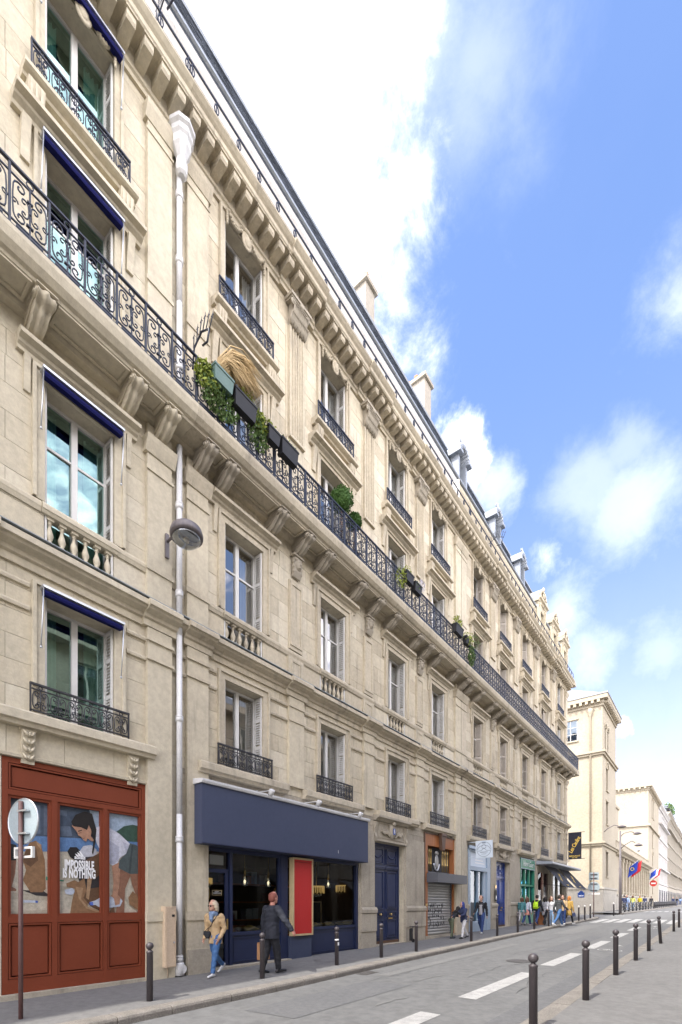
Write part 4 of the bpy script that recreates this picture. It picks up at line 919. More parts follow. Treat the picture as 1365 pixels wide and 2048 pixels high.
shape('skin2', [(715, 390), (745, 383), (742, 392), (718, 398)]); shape('skin2', [(752, 440), (778, 430), (775, 440), (760, 446)]); shape('hair', [(712, 372), (750, 362), (748, 370), (715, 380)])
shape('plastic', [(820, 1020), (870, 1005), (920, 975), (1090, 970), (1118, 1010), (1095, 1060), (930, 1080), (870, 1045), (825, 1050)]); shape('blue', [(818, 1018), (850, 1020), (850, 1050), (818, 1048)])
shape('skin', [(1010, 960), (1060, 940), (1100, 980), (1090, 1040), (1050, 1050), (1040, 990)])
shape('sack', [(1170, 980), (1210, 920), (1250, 960), (1290, 1000), (1290, 1110), (1220, 1070), (1180, 1040)]); shape('sack2', [(1000, 1100), (1040, 1060), (1060, 1190), (1000, 1190)])
y_, z_ = PZ(738 / 4.55, 1580 + 685 / 4.55); y2_, z2_ = PZ(738 / 4.55, 1580 + 765 / 4.55)
text('lettering', 'IMPOSSIBLE', .225, 'white_print', post, face_street(y_, z_, -.052), .010, 0, 1.06, .001, .44)
text('lettering', 'IS NOTHING', .225, 'white_print', post, face_street(y2_, z2_, -.052), .010, 0, 1.06, .001, .44)
y3_, z3_ = PZ(742 / 4.55, 1580 + 613 / 4.55); text('lettering', 'adidas', .10, 'white_print', post, face_street(y3_, z3_, -.052), .003, 0, 1.0, .001, .8)
for i, (a, b) in enumerate(((.0, .04), (.035, .075), (.07, .115))):
    yy, zz = PZ(708 / 4.55, 1580 + 600 / 4.55); w = .055
    obj('logo_bar', MB().poly([(-.052, yy + i * .05, zz), (-.052, yy + i * .05 + .042, zz), (-.052, yy + .042 + i * .05 - (.02 + .02 * i) , zz + .03 + .028 * i), (-.052, yy + i * .05 - (.02 + .02 * i), zz + .045 + .03 * i)]), 'white_print', post)
# carved brackets under the lintel slab of the left house
def leaf_bracket(y, z):
    mb = MB().box(.002, .07, y - .13, y + .13, z + .26, z + .32).prism([(.002, z - .3), (.03, z - .3), (.05, z), (.10, z + .26), (.002, z + .26)], 'y', y - .10, y + .10)
    for i in range(4):
        for k in (-1, 1): mb.tube([(.05 + .012 * i, y, z - .24 + i * .13), (.08 + .012 * i, y + k * .05, z - .2 + i * .13), (.06 + .012 * i, y + k * .085, z - .14 + i * .13)], [.02, .03, .012], 5)
        mb.ball((.07 + .014 * i, y, z - .2 + i * .13), .025, .02, .04, 6, 5)
    return obj('carved_bracket', mb, 'stone_clean', BL)
leaf_bracket(PZ(55, 1480)[0], 4.30); leaf_bracket(PZ(264, 1530)[0], 4.30)
obj('lintel_moulding', MB().prism([(.002, 4.08), (.05, 4.08), (.06, 4.13), (.002, 4.15)], 'y', 2.7, 5.40), 'stone_clean', BL)
# plinth of the right pier of the left house and meter cabinet
obj('pier_plinth', MB().box(.002, .06, 5.43, 6.05, -.1, 1.10).box(.002, .10, 5.43, 6.05, 1.10, 1.35).box(.002, .05, 5.43, 5.5, 1.35, 4.07), 'stone_clean', BL)
mcb = thing('meter_cabinet', 'narrow beige metal meter cabinet on the pier beside the white downpipe', 'cabinet')
ya, yb = PZ(328, 1840, .2)[0], PZ(349, 1840, .2)[0]
mat('beige_metal', (.56, .44, .32), .5, (.50, .39, .28), 3, .6)
bx(mcb, 'cabinet_body', 'beige_metal', .101, .27, ya, yb, .28, 1.56); obj('door_panel', rect_frame(MB(), .27, .277, ya + .02, yb - .02, .30, 1.54, .012), 'beige_metal', mcb); bx(mcb, 'lock', 'alu', .27, .285, yb - .07, yb - .04, .78, .82); bx(mcb, 'window_slot', 'planter_black', .27, .279, yb - .10, yb - .04, 1.34, 1.39)
obj('conduit', MB().tube([(.14, (ya + yb) / 2, .28), (.14, (ya + yb) / 2, gz(5.8) + .01)], .02, 6), 'beige_metal', mcb)
# ---- white downpipe with hopper
dp = thing('downpipe', 'tall white downpipe with collars running up between two stone houses', 'downpipe')
PY, PXX = 6.11, .14
for (a, b) in ((gz(6) + .25, 3.55), (3.55, 7.4), (7.4, 11.5), (12.08, 14.6), (14.6, 17.3)):
    obj('pipe', MB().lathe([(.062, a), (.062, b)], (PXX, PY, 0), 14), 'pipe_white', dp)
for z in (.42, 3.0, 5.6, 8.3, 10.2, 13.2, 15.5, 16.9): obj('collar', MB().lathe([(.064, z - .06), (.082, z - .05), (.082, z + .02), (.074, z + .03), (.082, z + .04), (.082, z + .07), (.064, z + .08)], (PXX, PY, 0), 14), 'pipe_white', dp)
obj('hopper', MB().lathe([(.076, 17.25), (.12, 17.3), (.13, 17.5), (.10, 17.6), (.17, 17.75), (.2, 17.8), (.2, 17.95), (.24, 18.0), (.24, 18.1), (.29, 18.14), (.29, 18.22)], (PXX + .08, PY, 0), 8, False), 'pipe_white', dp)
obj('shoe', MB().lathe([(.10, -.06), (.10, .06)], (PXX + .04, PY + .02, gz(6) + .16), 12, True, 'x').lathe([(.105, gz(6) + .02), (.105, gz(6) + .26), (.085, gz(6) + .3)], (PXX, PY, 0), 12), 'pipe_white', dp)
# ---- navy shopfront at number 5
sa = thing('shopfront', 'navy blue shopfront with large blank signboard and red panel at number 5', 'shopfront')
mb = MB().box(.0, .38, 6.52, 12.93, 2.955, 4.28); obj('signboard', mb, 'blue_board', sa)
obj('signboard_cap', MB().prism([(0, 4.285), (.42, 4.285), (.44, 4.33), (.44, 4.37), (0, 4.42)], 'y', 6.48, 12.97), 'pipe_white', sa)
bx(sa, 'signboard_trim', 'blue_frame', .383, .388, 6.54, 12.91, 2.96, 2.975); bx(sa, 'scratch', 'white_print', .382, .384, 11.36, 11.37, 3.13, 3.22)
zb = .12
fr = MB().box(-.16, -.02, 6.80, 6.90, zb, 2.95).box(-.16, -.02, 7.62, 7.70, zb, 2.95).box(-.16, -.02, 9.36, 9.62, zb, 2.95).box(-.16, -.02, 12.82, 12.93, zb, 2.95).box(-.16, -.03, 6.9, 9.36, 2.86, 2.95).box(-.16, -.03, 9.62, 12.82, 2.88, 2.95)
fr.box(-.16, -.03, 7.7, 9.36, .84, .92).box(-.16, -.03, 10.5, 12.82, .86, .94).box(-.15, -.04, 9.30, 9.36, .9, 2.9)
obj('frame', fr, 'blue_frame', sa)
for a, b, z0, z1 in ((7.70, 9.36, zb, .84), (10.50, 12.82, zb, .86)):
    pm = MB().box(-.15, -.07, a, b, z0, z1); rect_frame(pm, -.07, -.05, a + .05, b - .05, z0 + .06, z1 - .05, .03); obj('stall_riser', pm, 'blue_frame', sa)
dr = MB(); rect_frame(dr, -.13, -.06, 6.92, 7.60, zb + .02, 2.45, .09); dr.box(-.13, -.06, 7.01, 7.51, 1.05, 1.2); dpart = obj('door', dr, 'blue_frame', sa)
obj('door_pane', MB().quad((-.1, 7.0, zb + .1), (-.1, 7.52, zb + .1), (-.1, 7.52, 2.4), (-.1, 7.0, 2.4)), 'glass_shop', dpart); bx(dpart, 'handle', 'brass', -.06, -.02, 7.53, 7.56, 1.0, 1.25)
obj('door_notice', rect_frame(MB(), -.065, -.058, 7.12, 7.40, 1.82, 1.94, .008), 'gold_trim', dpart); text('lettering', 'OUVERT\nA PARTIR DE 10H', .035, 'white_print', dpart, face_street(7.26, 1.885, -.06), 0, 0, 1, .0005, .9)
obj('transom_pane', MB().quad((-.1, 6.9, 2.45), (-.1, 7.62, 2.45), (-.1, 7.62, 2.9), (-.1, 6.9, 2.9)), 'glass_shop', sa); bx(sa, 'transom_sign', 'white_print', -.14, -.12, 7.1, 7.5, 2.55, 2.78)
for a, b in ((7.70, 8.5), (8.51, 9.32)): obj('shop_pane', MB().quad((-.10, a, .92), (-.10, b, .92), (-.10, b, 2.87), (-.10, a, 2.87)), 'glass_shop', sa)
obj('shop_pane', MB().quad((-.10, 10.52, .94), (-.10, 12.82, .94), (-.10, 12.82, 2.89), (-.10, 10.52, 2.89)), 'glass_shop', sa)
rp = bx(sa, 'red_panel', 'red_panel', .0, .12, 9.72, 10.46, .78, 2.78); obj('panel_frame', rect_frame(MB(), -.01, .135, 9.67, 10.51, .73, 2.90, .05), 'gold_trim', sa); bx(sa, 'panel_head', 'red_panel', .0, .125, 9.72, 10.46, 2.79, 2.85)
bx(sa, 'pier_panel', 'blue_board', -.16, .06, 9.64, 10.52, gz(10) - .1, .72)
for i in range(5): bx(sa, 'step_stone', 'stone_base', -.2, .16, 6.80 + i * .56, 7.354 + i * .56, gz(7) - .1, zb)
rm = MB().box(-4.3, -4.2, 6.9, 12.9, 0, 3.0).box(-4.3, -.16, 6.85, 6.9, 0, 3.0).box(-4.3, -.16, 12.88, 12.93, 0, 3.0).box(-4.3, -.16, 6.85, 12.93, 2.95, 3.0).box(-4.3, -.16, 6.85, 12.93, 0, .11); mat('room_brown', (.13, .09, .06), .7, (.09, .062, .042), 2, .6, stretch=(4, 4, .4)); obj('shop_room', rm, 'room_brown', sa)
bx(sa, 'display_shelf', 'wood_dark', -.75, -.17, 7.75, 12.8, .80, .86)
for i, (px, py) in enumerate(((541, 1588), (636, 1609), (719, 1632))):
    y, z = PZ(px, py, .75); sp = thing('spotlight', 'white spotlight on thin arm above the navy signboard', 'lamp', group='spotlights over the navy signboard')
    obj('arm', MB().tube([(.30, y - .02, 4.385), (.30, y - .02, z + .1), (.75, y, z + .08)], .012, 5), 'pipe_white', sp); obj('lamp_head', MB().lathe([(.02, -.08), (.055, -.07), (.075, .07), (.06, .09)], (0, 0, 0), 10).xform(Matrix.Translation((.78, y, z + .02)) @ Matrix.Rotation(R(35), 4, 'Y')), 'pipe_white', sp); bx(sp, 'clamp', 'alu', .28, .32, y - .04, y, 4.38, 4.43)
# things inside the shop window
for i, (px, py) in enumerate(((490, 1763), (537, 1766), (657, 1768))):
    y, z = PZ(px, py, -.55); pl = thing('pendant_lamp', 'glass bulb pendant lamp with gold neck hanging in the navy shop window', 'lamp', group='bulb pendants in the navy shop')
    obj('bulb', MB().lathe([(.001, -.11), (.06, -.09), (.095, -.02), (.085, .05), (.04, .12), (.03, .16)], (-.55, y, z - .03), 12), 'lamp_glass', pl); obj('neck', MB().lathe([(.032, 0), (.03, .16), (.012, .2), (.006, .22), (.006, 2.94 - z - .12)], (-.55, y, z + .12), 8), 'brass', pl); obj('bulb_cap', MB().lathe([(.001, 0), (.07, .02), (.08, .03), (.001, .031)], (-.55, y, z - .13), 12), 'white_print', pl); obj('filament', MB().ball((-.55, y, z), .03, .03, .05, 8, 6), 'lit_bulb', pl)
for i, (px, py, l) in enumerate(((633, 1785, 'gold chandelier with crystal drops beside the red panel'), (687, 1783, 'gold chandelier with crystal drops above the picture frame with the mirrored pedestrian'), (412, 1766, 'small gold chandelier behind the glass of the shop door'))):
    y, z = PZ(px, py, -.7); ch = thing('chandelier', l, 'lamp'); s = 1.0 if i < 2 else .6
    rr_ = MB().lathe([(.24 * s, .17 * s), (.25 * s, .18 * s), (.25 * s, .21 * s), (.24 * s, .21 * s)], (-.7, y, z), 16)
    for k in range(26): t = k * 2 * math.pi / 26; rr_.tube([(-.7 + .25 * s * math.cos(t), y + .25 * s * math.sin(t), z - .03 * (k % 2)), (-.7 + .25 * s * math.cos(t), y + .25 * s * math.sin(t), z + .2 * s)], .013, 5)
    stuff(obj('gold_rods', rr_, 'lit_gold', ch))
    obj('stem', MB().tube([(-.7, y, z + .1), (-.7, y, 2.94)], .008, 5), 'brass', ch)
    dm = MB()
    for k in range(14): t = k * 2 * math.pi / 14; dm.lathe([(.001, -.09), (.018, -.05), (.001, -.005)], (-.7 + .17 * s * math.cos(t), y + .17 * s * math.sin(t), z - .01 - .03 * (k % 2)), 5)
    for k in range(7): t = k * 2 * math.pi / 7; dm.lathe([(.001, -.15), (.018, -.1), (.001, -.03)], (-.7 + .09 * s * math.cos(t), y + .09 * s * math.sin(t), z - .01), 5)
    stuff(obj('crystal_drops', dm, 'lamp_glass', ch))
mat('gold_cushion', (.62, .47, .12), .6, (.5, .38, .08), 9, .7, .3, 40)
for i, (px, lab) in enumerate(((497, 'gold cushion lying alone on the shelf left of the red panel'), (627, 'gold cushion on the shelf next to the red panel'), (655, 'gold cushion in the middle of the shelf right of red panel'), (693, 'broad gold cushion at the stone pier end of the shelf'))):
    y, z = PZ(px, 1855, -.35); cu = MB(); w = .30 if i != 3 else .38
    vs = [(-.40 + .16 * u, y + w * v, .97 + .075 * ((1 - u * u) * (1 - v * v)) ** .5 * q + .02 * math.sin(5 * v)) for q in (1, -1) for u in [a / 4 - 1 for a in range(9)] for v in [b / 5 - 1 for b in range(11)]]
    fs = [(o + i_ * 11 + j, o + i_ * 11 + j + 1, o + (i_ + 1) * 11 + j + 1, o + (i_ + 1) * 11 + j) for o in (0, 99) for i_ in range(8) for j in range(10)]
    tag(obj('cushion', cu.add(vs, fs, True), 'gold_cushion'), lab, 'cushion')
for px0, px1, py, lab in ((619, 643, 1803, 'empty gilt picture frame standing beside the red panel in the shop window'), (692, 716, 1806, 'thin gilt picture frame at the stone pier end of the shop window')):
    a, z1 = PZ(px0, py, -.5); b = PZ(px1, py, -.5)[0]; f = thing('picture_frame', lab, 'frame'); obj('moulding', rect_frame(MB(), -.52, -.49, a, b, .99, z1, .025), 'gold_trim', f); bx(f, 'backboard', 'room', -.53, -.52, a, b, .99, z1)
sh_ = thing('shelf_unit', 'dark wooden shelf unit with pale boxes at the back of the navy shop', 'shelf'); rs_ = random.Random(2)
for k in range(4): bx(sh_, 'shelf_board', 'wood_orange', -2.6, -2.2, 7.8, 12.4, .55 + k * .55, .59 + k * .55)
for k in range(26): y = 7.9 + rs_.random() * 4.2; lv = rs_.randrange(4); bx(sh_, 'box', rs_.choice(('gold_trim', 'white_print', 'wood_orange', 'shop_grey', 'red_panel')), -2.5, -2.25, y, y + rs_.uniform(.1, .3), .592 + lv * .55, .592 + lv * .55 + rs_.uniform(.12, .4))
for y, lab in ((8.2, 'round brass mirror hanging behind the bulb pendants in the shop'), (11.3, 'round brass mirror hanging behind the chandeliers in the shop')):
    mi = thing('mirror', lab, 'mirror'); obj('rim', MB().tube([(-2.0, y + .3 * math.cos(t * math.pi / 12), 1.9 + .3 * math.sin(t * math.pi / 12)) for t in range(24)], .03, 6, closed=True), 'brass', mi); obj('glass', MB().lathe([(.001, -.01), (.3, -.01), (.3, .01), (.001, .011)], (-2.0, y, 1.9), 24, False, 'x'), 'alu', mi); obj('cord', MB().tube([(-2.0, y, 2.2), (-2.0, y, 2.94)], .006, 4), 'brass', mi)
# ---- doors
def cartouche(par, y, w, z0, z1, m, num=None):
    mb = MB().prism([(.002, z1 - .12), (.12, z1 - .12), (.16, z1 - .06), (.26, z1 - .02), (.26, z1 + .05), (.002, z1 + .08)], 'y', y - w / 2 - .12, y + w / 2 + .12).box(.002, .05, y - w / 2, y + w / 2, z0, z1 - .12).box(.002, .09, y - w / 2 - .02, y + w / 2 + .02, z0 - .07, z0)
    rect_frame(mb, .05, .075, y - w / 2 + .1, y + w / 2 - .1, z0 + .05, z1 - .15, .03)
    o = obj('overdoor_panel', mb, m, par)
    cb = MB().ball((.08, y, (z0 + z1) / 2 - .02), .09, .20, .30, 12, 8).box(.08, .17, y - .1, y + .1, (z0 + z1) / 2 - .16, (z0 + z1) / 2 + .08)
    cb.ball((.16, y, z1 - .13), .07, .1, .08, 8, 6)
    for k in (-1, 1):
        for i in range(7):
            t = i / 6; cx, cz = y + k * (.18 + .42 * t), z0 + .12 + .06 * math.sin(t * 5) + .16 * t * t
            for j in (-1, 0, 1): cb.tube([(.07, cx, cz), (.12, cx + k * .05 + j * .02, cz + .06 + .03 * j), (.08, cx + k * .09 + j * .03, cz + .13 + .05 * j)], [.025, .03, .01], 5)
        cb.tube([(.09, y + k * (.16 + .06 * math.cos(i * .6)), z1 - .2 + .06 * math.sin(i * .6)) for i in range(10)], .022, 5)
        cb.prism([(.002, z0 - .1), (.06, z0 - .1), (.11, z0 + .05), (.06, z0 + .2), (.14, z1 - .2), (.002, z1 - .13)], 'y', y + k * (w / 2 + .06) - .06, y + k * (w / 2 + .06) + .06)
    obj('carved_cartouche', cb, m, o)
    if num:
        obj('number_plate', MB().box(.17, .18, y - .075, y + .075, (z0 + z1) / 2 - .15, (z0 + z1) / 2 + .07), 'blue_enamel', o)
        text('lettering', num, .19, 'white_print', o, face_street(y, (z0 + z1) / 2 - .04, .1815), .004, 0, 1, .0005)
def big_door(par, y0, y1, z0, z1, m, trans=True):
    d = obj('door', rect_frame(MB(), -.34, -.22, y0 + .003, y1 - .003, z0, z1 - .003, .07), m, par); yc = (y0 + y1) / 2; zt = z1 - .85
    for k in (0, 1):
        a, b = (y0 + .07, yc - .012) if k == 0 else (yc + .012, y1 - .07)
        lf = MB().box(-.32, -.26, a, b, z0 + .07, z1 - .075)
        for (p, q, dep) in ((z0 + .2, z0 + .85, .03), (z0 + .95, z0 + 1.15, .02), (z0 + 1.25, zt - .15, .03), (zt + .12, z1 - .18, .03)):
            rect_frame(lf, -.26, -.215, a + .10, b - .10, p, q, .035); lf.box(-.26, -.26 + dep, a + .19, b - .19, p + .08, q - .08)
        lf.box(-.26, -.20, a, b, zt - .07, zt + .02); lf.box(-.26, -.18, a, b, zt - .02, zt + .05)
        if trans:
            for i in range(7): t = i / 6 * 2 - 1; lf.ball((-.215, (a + b) / 2 + t * .22, (zt + z1) / 2 - .02 - .07 * (1 - t * t)), .03, .045, .04, 6, 4)
        obj('door_leaf', lf, m, d)
        obj('door_knob', MB().lathe([(.03, 0), (.02, .03), (.045, .05), (.045, .07), (.001, .09)], (-.22, (a + b) / 2 + (.12 if k == 0 else -.12), z0 + 1.05), 10, True, 'x'), 'brass', d)
    bx(d, 'letter_flap', 'brass', -.24, -.215, yc + .25, yc + .5, z0 + .88, z0 + .93)
    bx(d, 'kick_plate', 'wood_dark', -.26, -.2, y0 + .07, y1 - .07, z0, z0 + .10); bx(d, 'door_step', 'stone_base', -.40, .02, y0, y1, z0 - .25, z0 - .001)
big_door(B5, 13.89, 15.87, gz(14.6) + .03, 3.80, 'door_blue'); cartouche(B5, 14.88, 1.96, 3.88, 4.62, 'stone_base', '5')
big_door(B7, 25.48, 27.48, gz(26.5) + .03, 3.95, 'door_bright'); cartouche(B7, 26.48, 1.96, 4.02, 4.62, 'stone_base')
# plinths of the ground floor piers of numbers 5 and 7
for par, a, b in ((B5, 12.97, 13.87), (B5, 15.89, 17.42), (B5, 20.43, 20.8), (B7, 20.88, 21.73), (B7, 24.57, 25.46), (B7, 27.5, 29.42), (B7, 32.37, 32.98), (B7, 36.02, 36.68), (B7, 39.72, 40.74)):
    g = gz((a + b) / 2); mm_ = MB().box(.002, .07, a, b, g - .2, g + .55).box(.003, .10, a, b, g + .55, g + 1.15).prism([(.003, g + 1.15), (.13, g + 1.17), (.14, g + 1.28), (.09, g + 1.36), (.003, g + 1.38)], 'y', a, b).box(.003, .045, a + .05, b - .05, g + 1.38, 4.1)
    obj('pier_plinth', mm_, 'stone_base', par)
bx(B5, 'pier_plinth', 'stone_base', .15, .19, 6.30, 6.94, -.1, .6)
ic = thing('intercom', 'black door intercom panel on the pier between grey shop and blue door', 'intercom'); yi = PZ(988, 1785)[0]
bx(ic, 'panel', 'planter_black', .101, .13, yi - .12, yi + .12, 1.45 + gz(25), 2.15 + gz(25) - .1); bx(ic, 'keypad', 'alu', .13, .135, yi - .06, yi + .06, 1.55 + gz(25), 1.75 + gz(25)); bx(ic, 'name_plate', 'brass', .101, .12, yi - .08, yi + .08, 2.15 + gz(25), 2.3 + gz(25))
# ---- wooden shopfront with roller shutter
ws = thing('shopfront', 'orange wooden shopfront with gilt bars, crest and closed graffitied roller shutter', 'shopfront')
g = gz(19)
wf = MB().box(-.2, .02, 17.45, 17.72, g, 4.49).box(-.2, .02, 20.12, 20.41, g, 4.49).box(-.2, .018, 17.72, 20.12, 4.02, 4.49); obj('wood_frame', wf, 'wood_orange', ws)
obj('frame_edge', MB().box(-.2, .06, 17.40, 17.45, g, 4.52).box(-.2, .06, 20.41, 20.45, g, 4.52).box(-.2, .05, 17.45, 20.41, 4.49, 4.53), 'wood_dark', ws)
bx(ws, 'grille_backing', 'metal_grey', -.3, -.22, 17.72, 20.12, 2.9, 4.02)
for y in (17.88, 18.05, 18.22, 19.28, 19.45, 19.62, 19.79): obj('gilt_bar', MB().lathe([(.022, 3.0), (.022, 3.28), (.036, 3.3), (.022, 3.32), (.022, 3.78), (.036, 3.8), (.022, 3.82), (.022, 4.0)], (-.10, y, 0), 7), 'brass', ws)
cr = obj('crest_board', MB().box(-.2, -.12, 18.35, 19.15, 2.98, 4.0), 'planter_black', ws)
obj('crest_ring', MB().tube([(-.11, 18.75 + .27 * math.cos(t), 3.47 + .42 * math.sin(t)) for t in [math.pi * 1.1 + i * math.pi * .8 / 10 for i in range(11)]], .04, 5), 'alu', cr)
obj('crest_shield', MB().lathe([(.001, 0), (.15, .0), (.17, .02), (.12, .05), (.001, .06)], (-.12, 18.75, 3.42), 12, True, 'x', 1.0, 1.9).lathe([(.001, 0), (.11, 0), (.1, .05), (.001, .06)], (-.12, 18.75, 3.78), 8, True, 'x', 1.3, .9), 'roller', cr)
obj('keystone', MB().prism([(18.78, 3.9), (19.02, 3.9), (19.10, 4.5), (18.70, 4.5)], 'x', .02, .16).box(.0, .2, 18.66, 19.14, 4.5, 4.6), 'wood_dark', ws)
bx(ws, 'shutter_box', 'metal_grey', -.15, .52, 17.62, 20.5, 2.50, 2.88); bx(ws, 'shutter_box_back', 'metal_grey', -.15, .06, 17.72, 20.12, 2.88, 2.95)
for i in range(18): z = g + .12 + i * (2.38 - g) / 18 * 1.0; obj('shutter_slat', MB().prism([(-.16, z), (-.10, z + .01), (-.085, z + .06), (-.10, z + .112), (-.16, z + (2.38 - g) / 18 - .003)], 'y', 17.73, 20.11), 'roller', ws)
bx(ws, 'shutter_rail', 'metal_grey', -.16, -.05, 20.04, 20.12, g, 2.5); bx(ws, 'padlock', 'brass', .02, .06, 17.52, 17.62, g + 1.32, g + 1.42); bx(ws, 'threshold', 'stone_base', -.3, .08, 17.44, 20.42, g - .2, g + .10)
gf = MB(); rg = random.Random(5)
for row, (z, n, s) in enumerate(((1.35, 9, .22), (1.1, 8, .24), (.85, 9, .26), (.55, 9, .28))):
    for i in range(n):
        y = 17.95 + i * .17 + .03 * row; pts = [(-.078, y + s * .5 * rg.uniform(-.4, .5), g + z + s * rg.uniform(-.5, .5)) for _ in range(4)]
        gf.tube(pts, .009, 4)
gf.tube([(-.078, 17.95 + .25 * math.cos(t), g + .55 + .3 * math.sin(t)) for t in [i * .5 for i in range(9)]], .009, 4)
obj('graffiti_scrawl', gf, 'graffiti', ws)
# ---- grey-blue shop
gs = thing('shopfront', 'pale grey-blue glazed shopfront with round emblem sign', 'shopfront'); g = gz(23)
gfm = MB().box(-.2, .05, 21.76, 21.98, g, 4.41).box(-.2, .05, 24.10, 24.54, g, 4.41).box(-.2, .02, 21.98, 24.10, 4.15, 4.41).box(-.2, .06, 21.98, 24.10, 3.25, 3.45).box(-.18, .0, 23.0, 23.08, g + .5, 3.25).box(-.18, 0, 21.98, 24.1, g, g + .5).box(-.2, .0, 23.75, 24.1, g + .5, 3.25)
obj('frame', gfm, 'shop_grey', gs); bx(gs, 'frame_cornice', 'shop_grey', -.2, .16, 21.76, 24.54, 4.26, 4.40)
fas = bx(gs, 'fascia', 'sign_pale', -.15, -.02, 21.98, 24.1, 3.46, 4.14); [bx(fas, 'print_line', 'white_print', -.02, -.017, 22.7, 23.9 - .2 * k, 3.62 + .14 * k, 3.67 + .14 * k) for k in (0, 1)]
for a, b in ((21.98, 23.0), (23.08, 23.75)): obj('shop_pane', MB().quad((-.1, a, g + .5), (-.1, b, g + .5), (-.1, b, 3.25), (-.1, a, 3.25)), 'glass_shop', gs)
rm = MB().box(-3.2, -3.1, 21.8, 24.5, 0, 4.2).box(-3.2, -.2, 21.76, 21.8, 0, 4.2).box(-3.2, -.2, 24.5, 24.54, 0, 4.2).box(-3.2, -.2, 21.8, 24.5, 4.16, 4.2); mat('room_pale', (.30, .28, .25), .9, (.24, .23, .2), 2, .6); obj('shop_room', rm, 'room_pale', gs)
mat('lit_screen', (.02, .10, .20), .4, fine=0, emit=(.10, .55, .85), emits=1.2); mat('neon_red', (.3, .01, .02), .4, fine=0, emit=(1, .05, .06), emits=1.6)
for i in range(3): bx(gs, 'display_crate', ('wood_dark', 'shop_grey', 'wood_dark')[i], -.6, -.25, 22.0 + i * .33, 22.3 + i * .33, g + .52, g + .8)
bx(gs, 'display_screen', 'lit_screen', -.5, -.45, 22.05, 22.85, g + .95, g + 1.25)
y, z = PZ(936, 1700); s1 = thing('hanging_sign', 'square white-blue sign with round emblem projecting from the grey-blue shop', 'sign')
mbS = MB().box(.40, 1.20, y - .03, y + .03, z - .42, z + .38); obj('sign_panel', mbS, 'sign_pale', s1); obj('bracket', MB().tube([(0, y, z + .34), (.42, y, z + .34)], .015, 5).tube([(0, y, z - .38), (.42, y, z - .38)], .015, 5), 'sign_pale', s1)
MS = Matrix.Translation((.80, y - .033, z)) @ Matrix.Rotation(R(90), 4, 'X')
obj('emblem_ring', MB().tube([(.80 + .34 * math.cos(t * math.pi / 16), y - .032, z - .02 + .34 * math.sin(t * math.pi / 16)) for t in range(32)], .012, 4, closed=True), 'sign_ink', s1)
em = MB()
for k in (-1, 1): em.tube([(.80 + k * .30 * math.cos(t), y - .032, z - .02 + .2 * math.sin(t * 1.0) - .02) for t in [i * .3 for i in range(6)]], .012, 4).tube([(.80, y - .032, z + .05), (.80 + k * .12, y - .032, z - .08), (.80 + k * .3, y - .032, z - .1)], .012, 4)
em.tube([(.80 + .1 * math.cos(t * .63), y - .032, z + .1 + .1 * math.sin(t * .63)) for t in range(10)], .012, 4, closed=True); em.box(.72, .88, y - .036, y - .03, z + .25, z + .30); obj('emblem', em, 'sign_ink', s1)
obj('print_line', MB().box(.62, .98, y - .036, y - .03, z - .17, z - .14), 'sign_ink', s1); obj('print_line', MB().box(.68, .92, y - .036, y - .03, z - .25, z - .23), 'sign_ink', s1)
# ---- green shop
gn = thing('shopfront', 'green painted shopfront with handwritten white name on its fascia', 'shopfront'); g = gz(31)
fas = bx(gn, 'fascia', 'green_paint', -.1, .05, 29.50, 32.28, 3.78, 4.42); obj('fascia_trim', rect_frame(MB(), .05, .06, 29.50, 32.28, 3.78, 4.42, .03), 'shop_grey', gn)
text('lettering', 'Henri Guer', .50, 'white_print', fas, face_street(30.9, 4.1, .066), -.004, .45, .95, .001, .95)
gf2 = MB().box(-.15, .03, 29.47, 29.62, g, 3.78).box(-.15, .03, 32.18, 32.32, g, 3.78).box(-.15, .0, 30.4, 30.55, g, 3.78).box(-.15, 0, 31.3, 31.42, g, 3.78).box(-.15, .02, 29.62, 32.18, 2.72, 2.84).box(-.15, 0, 29.62, 32.18, g, g + .8); obj('frame', gf2, 'green_paint', gn)
for a, b in ((29.62, 30.4), (30.55, 31.3), (31.42, 32.18)):
    obj('shop_pane', MB().quad((-.1, a, g + .8), (-.1, b, g + .8), (-.1, b, 2.72), (-.1, a, 2.72)), 'glass_shop', gn); obj('shop_pane', MB().quad((-.1, a, 2.84), (-.1, b, 2.84), (-.1, b, 3.78), (-.1, a, 3.78)), 'glass_shop', gn)
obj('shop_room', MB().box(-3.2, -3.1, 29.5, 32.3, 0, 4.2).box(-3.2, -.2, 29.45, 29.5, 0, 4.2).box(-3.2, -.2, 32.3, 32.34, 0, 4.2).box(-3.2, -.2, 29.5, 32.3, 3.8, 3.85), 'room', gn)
for a, b, z0, z1 in ((29.7, 30.3, 2.2, 2.6), (31.5, 32.1, 2.2, 2.6), (30.6, 31.25, 2.9, 3.05), (31.5, 32.1, 2.95, 3.15)): bx(gn, 'display_screen', 'lit_screen', -.5, -.45, a, b, z0, z1)
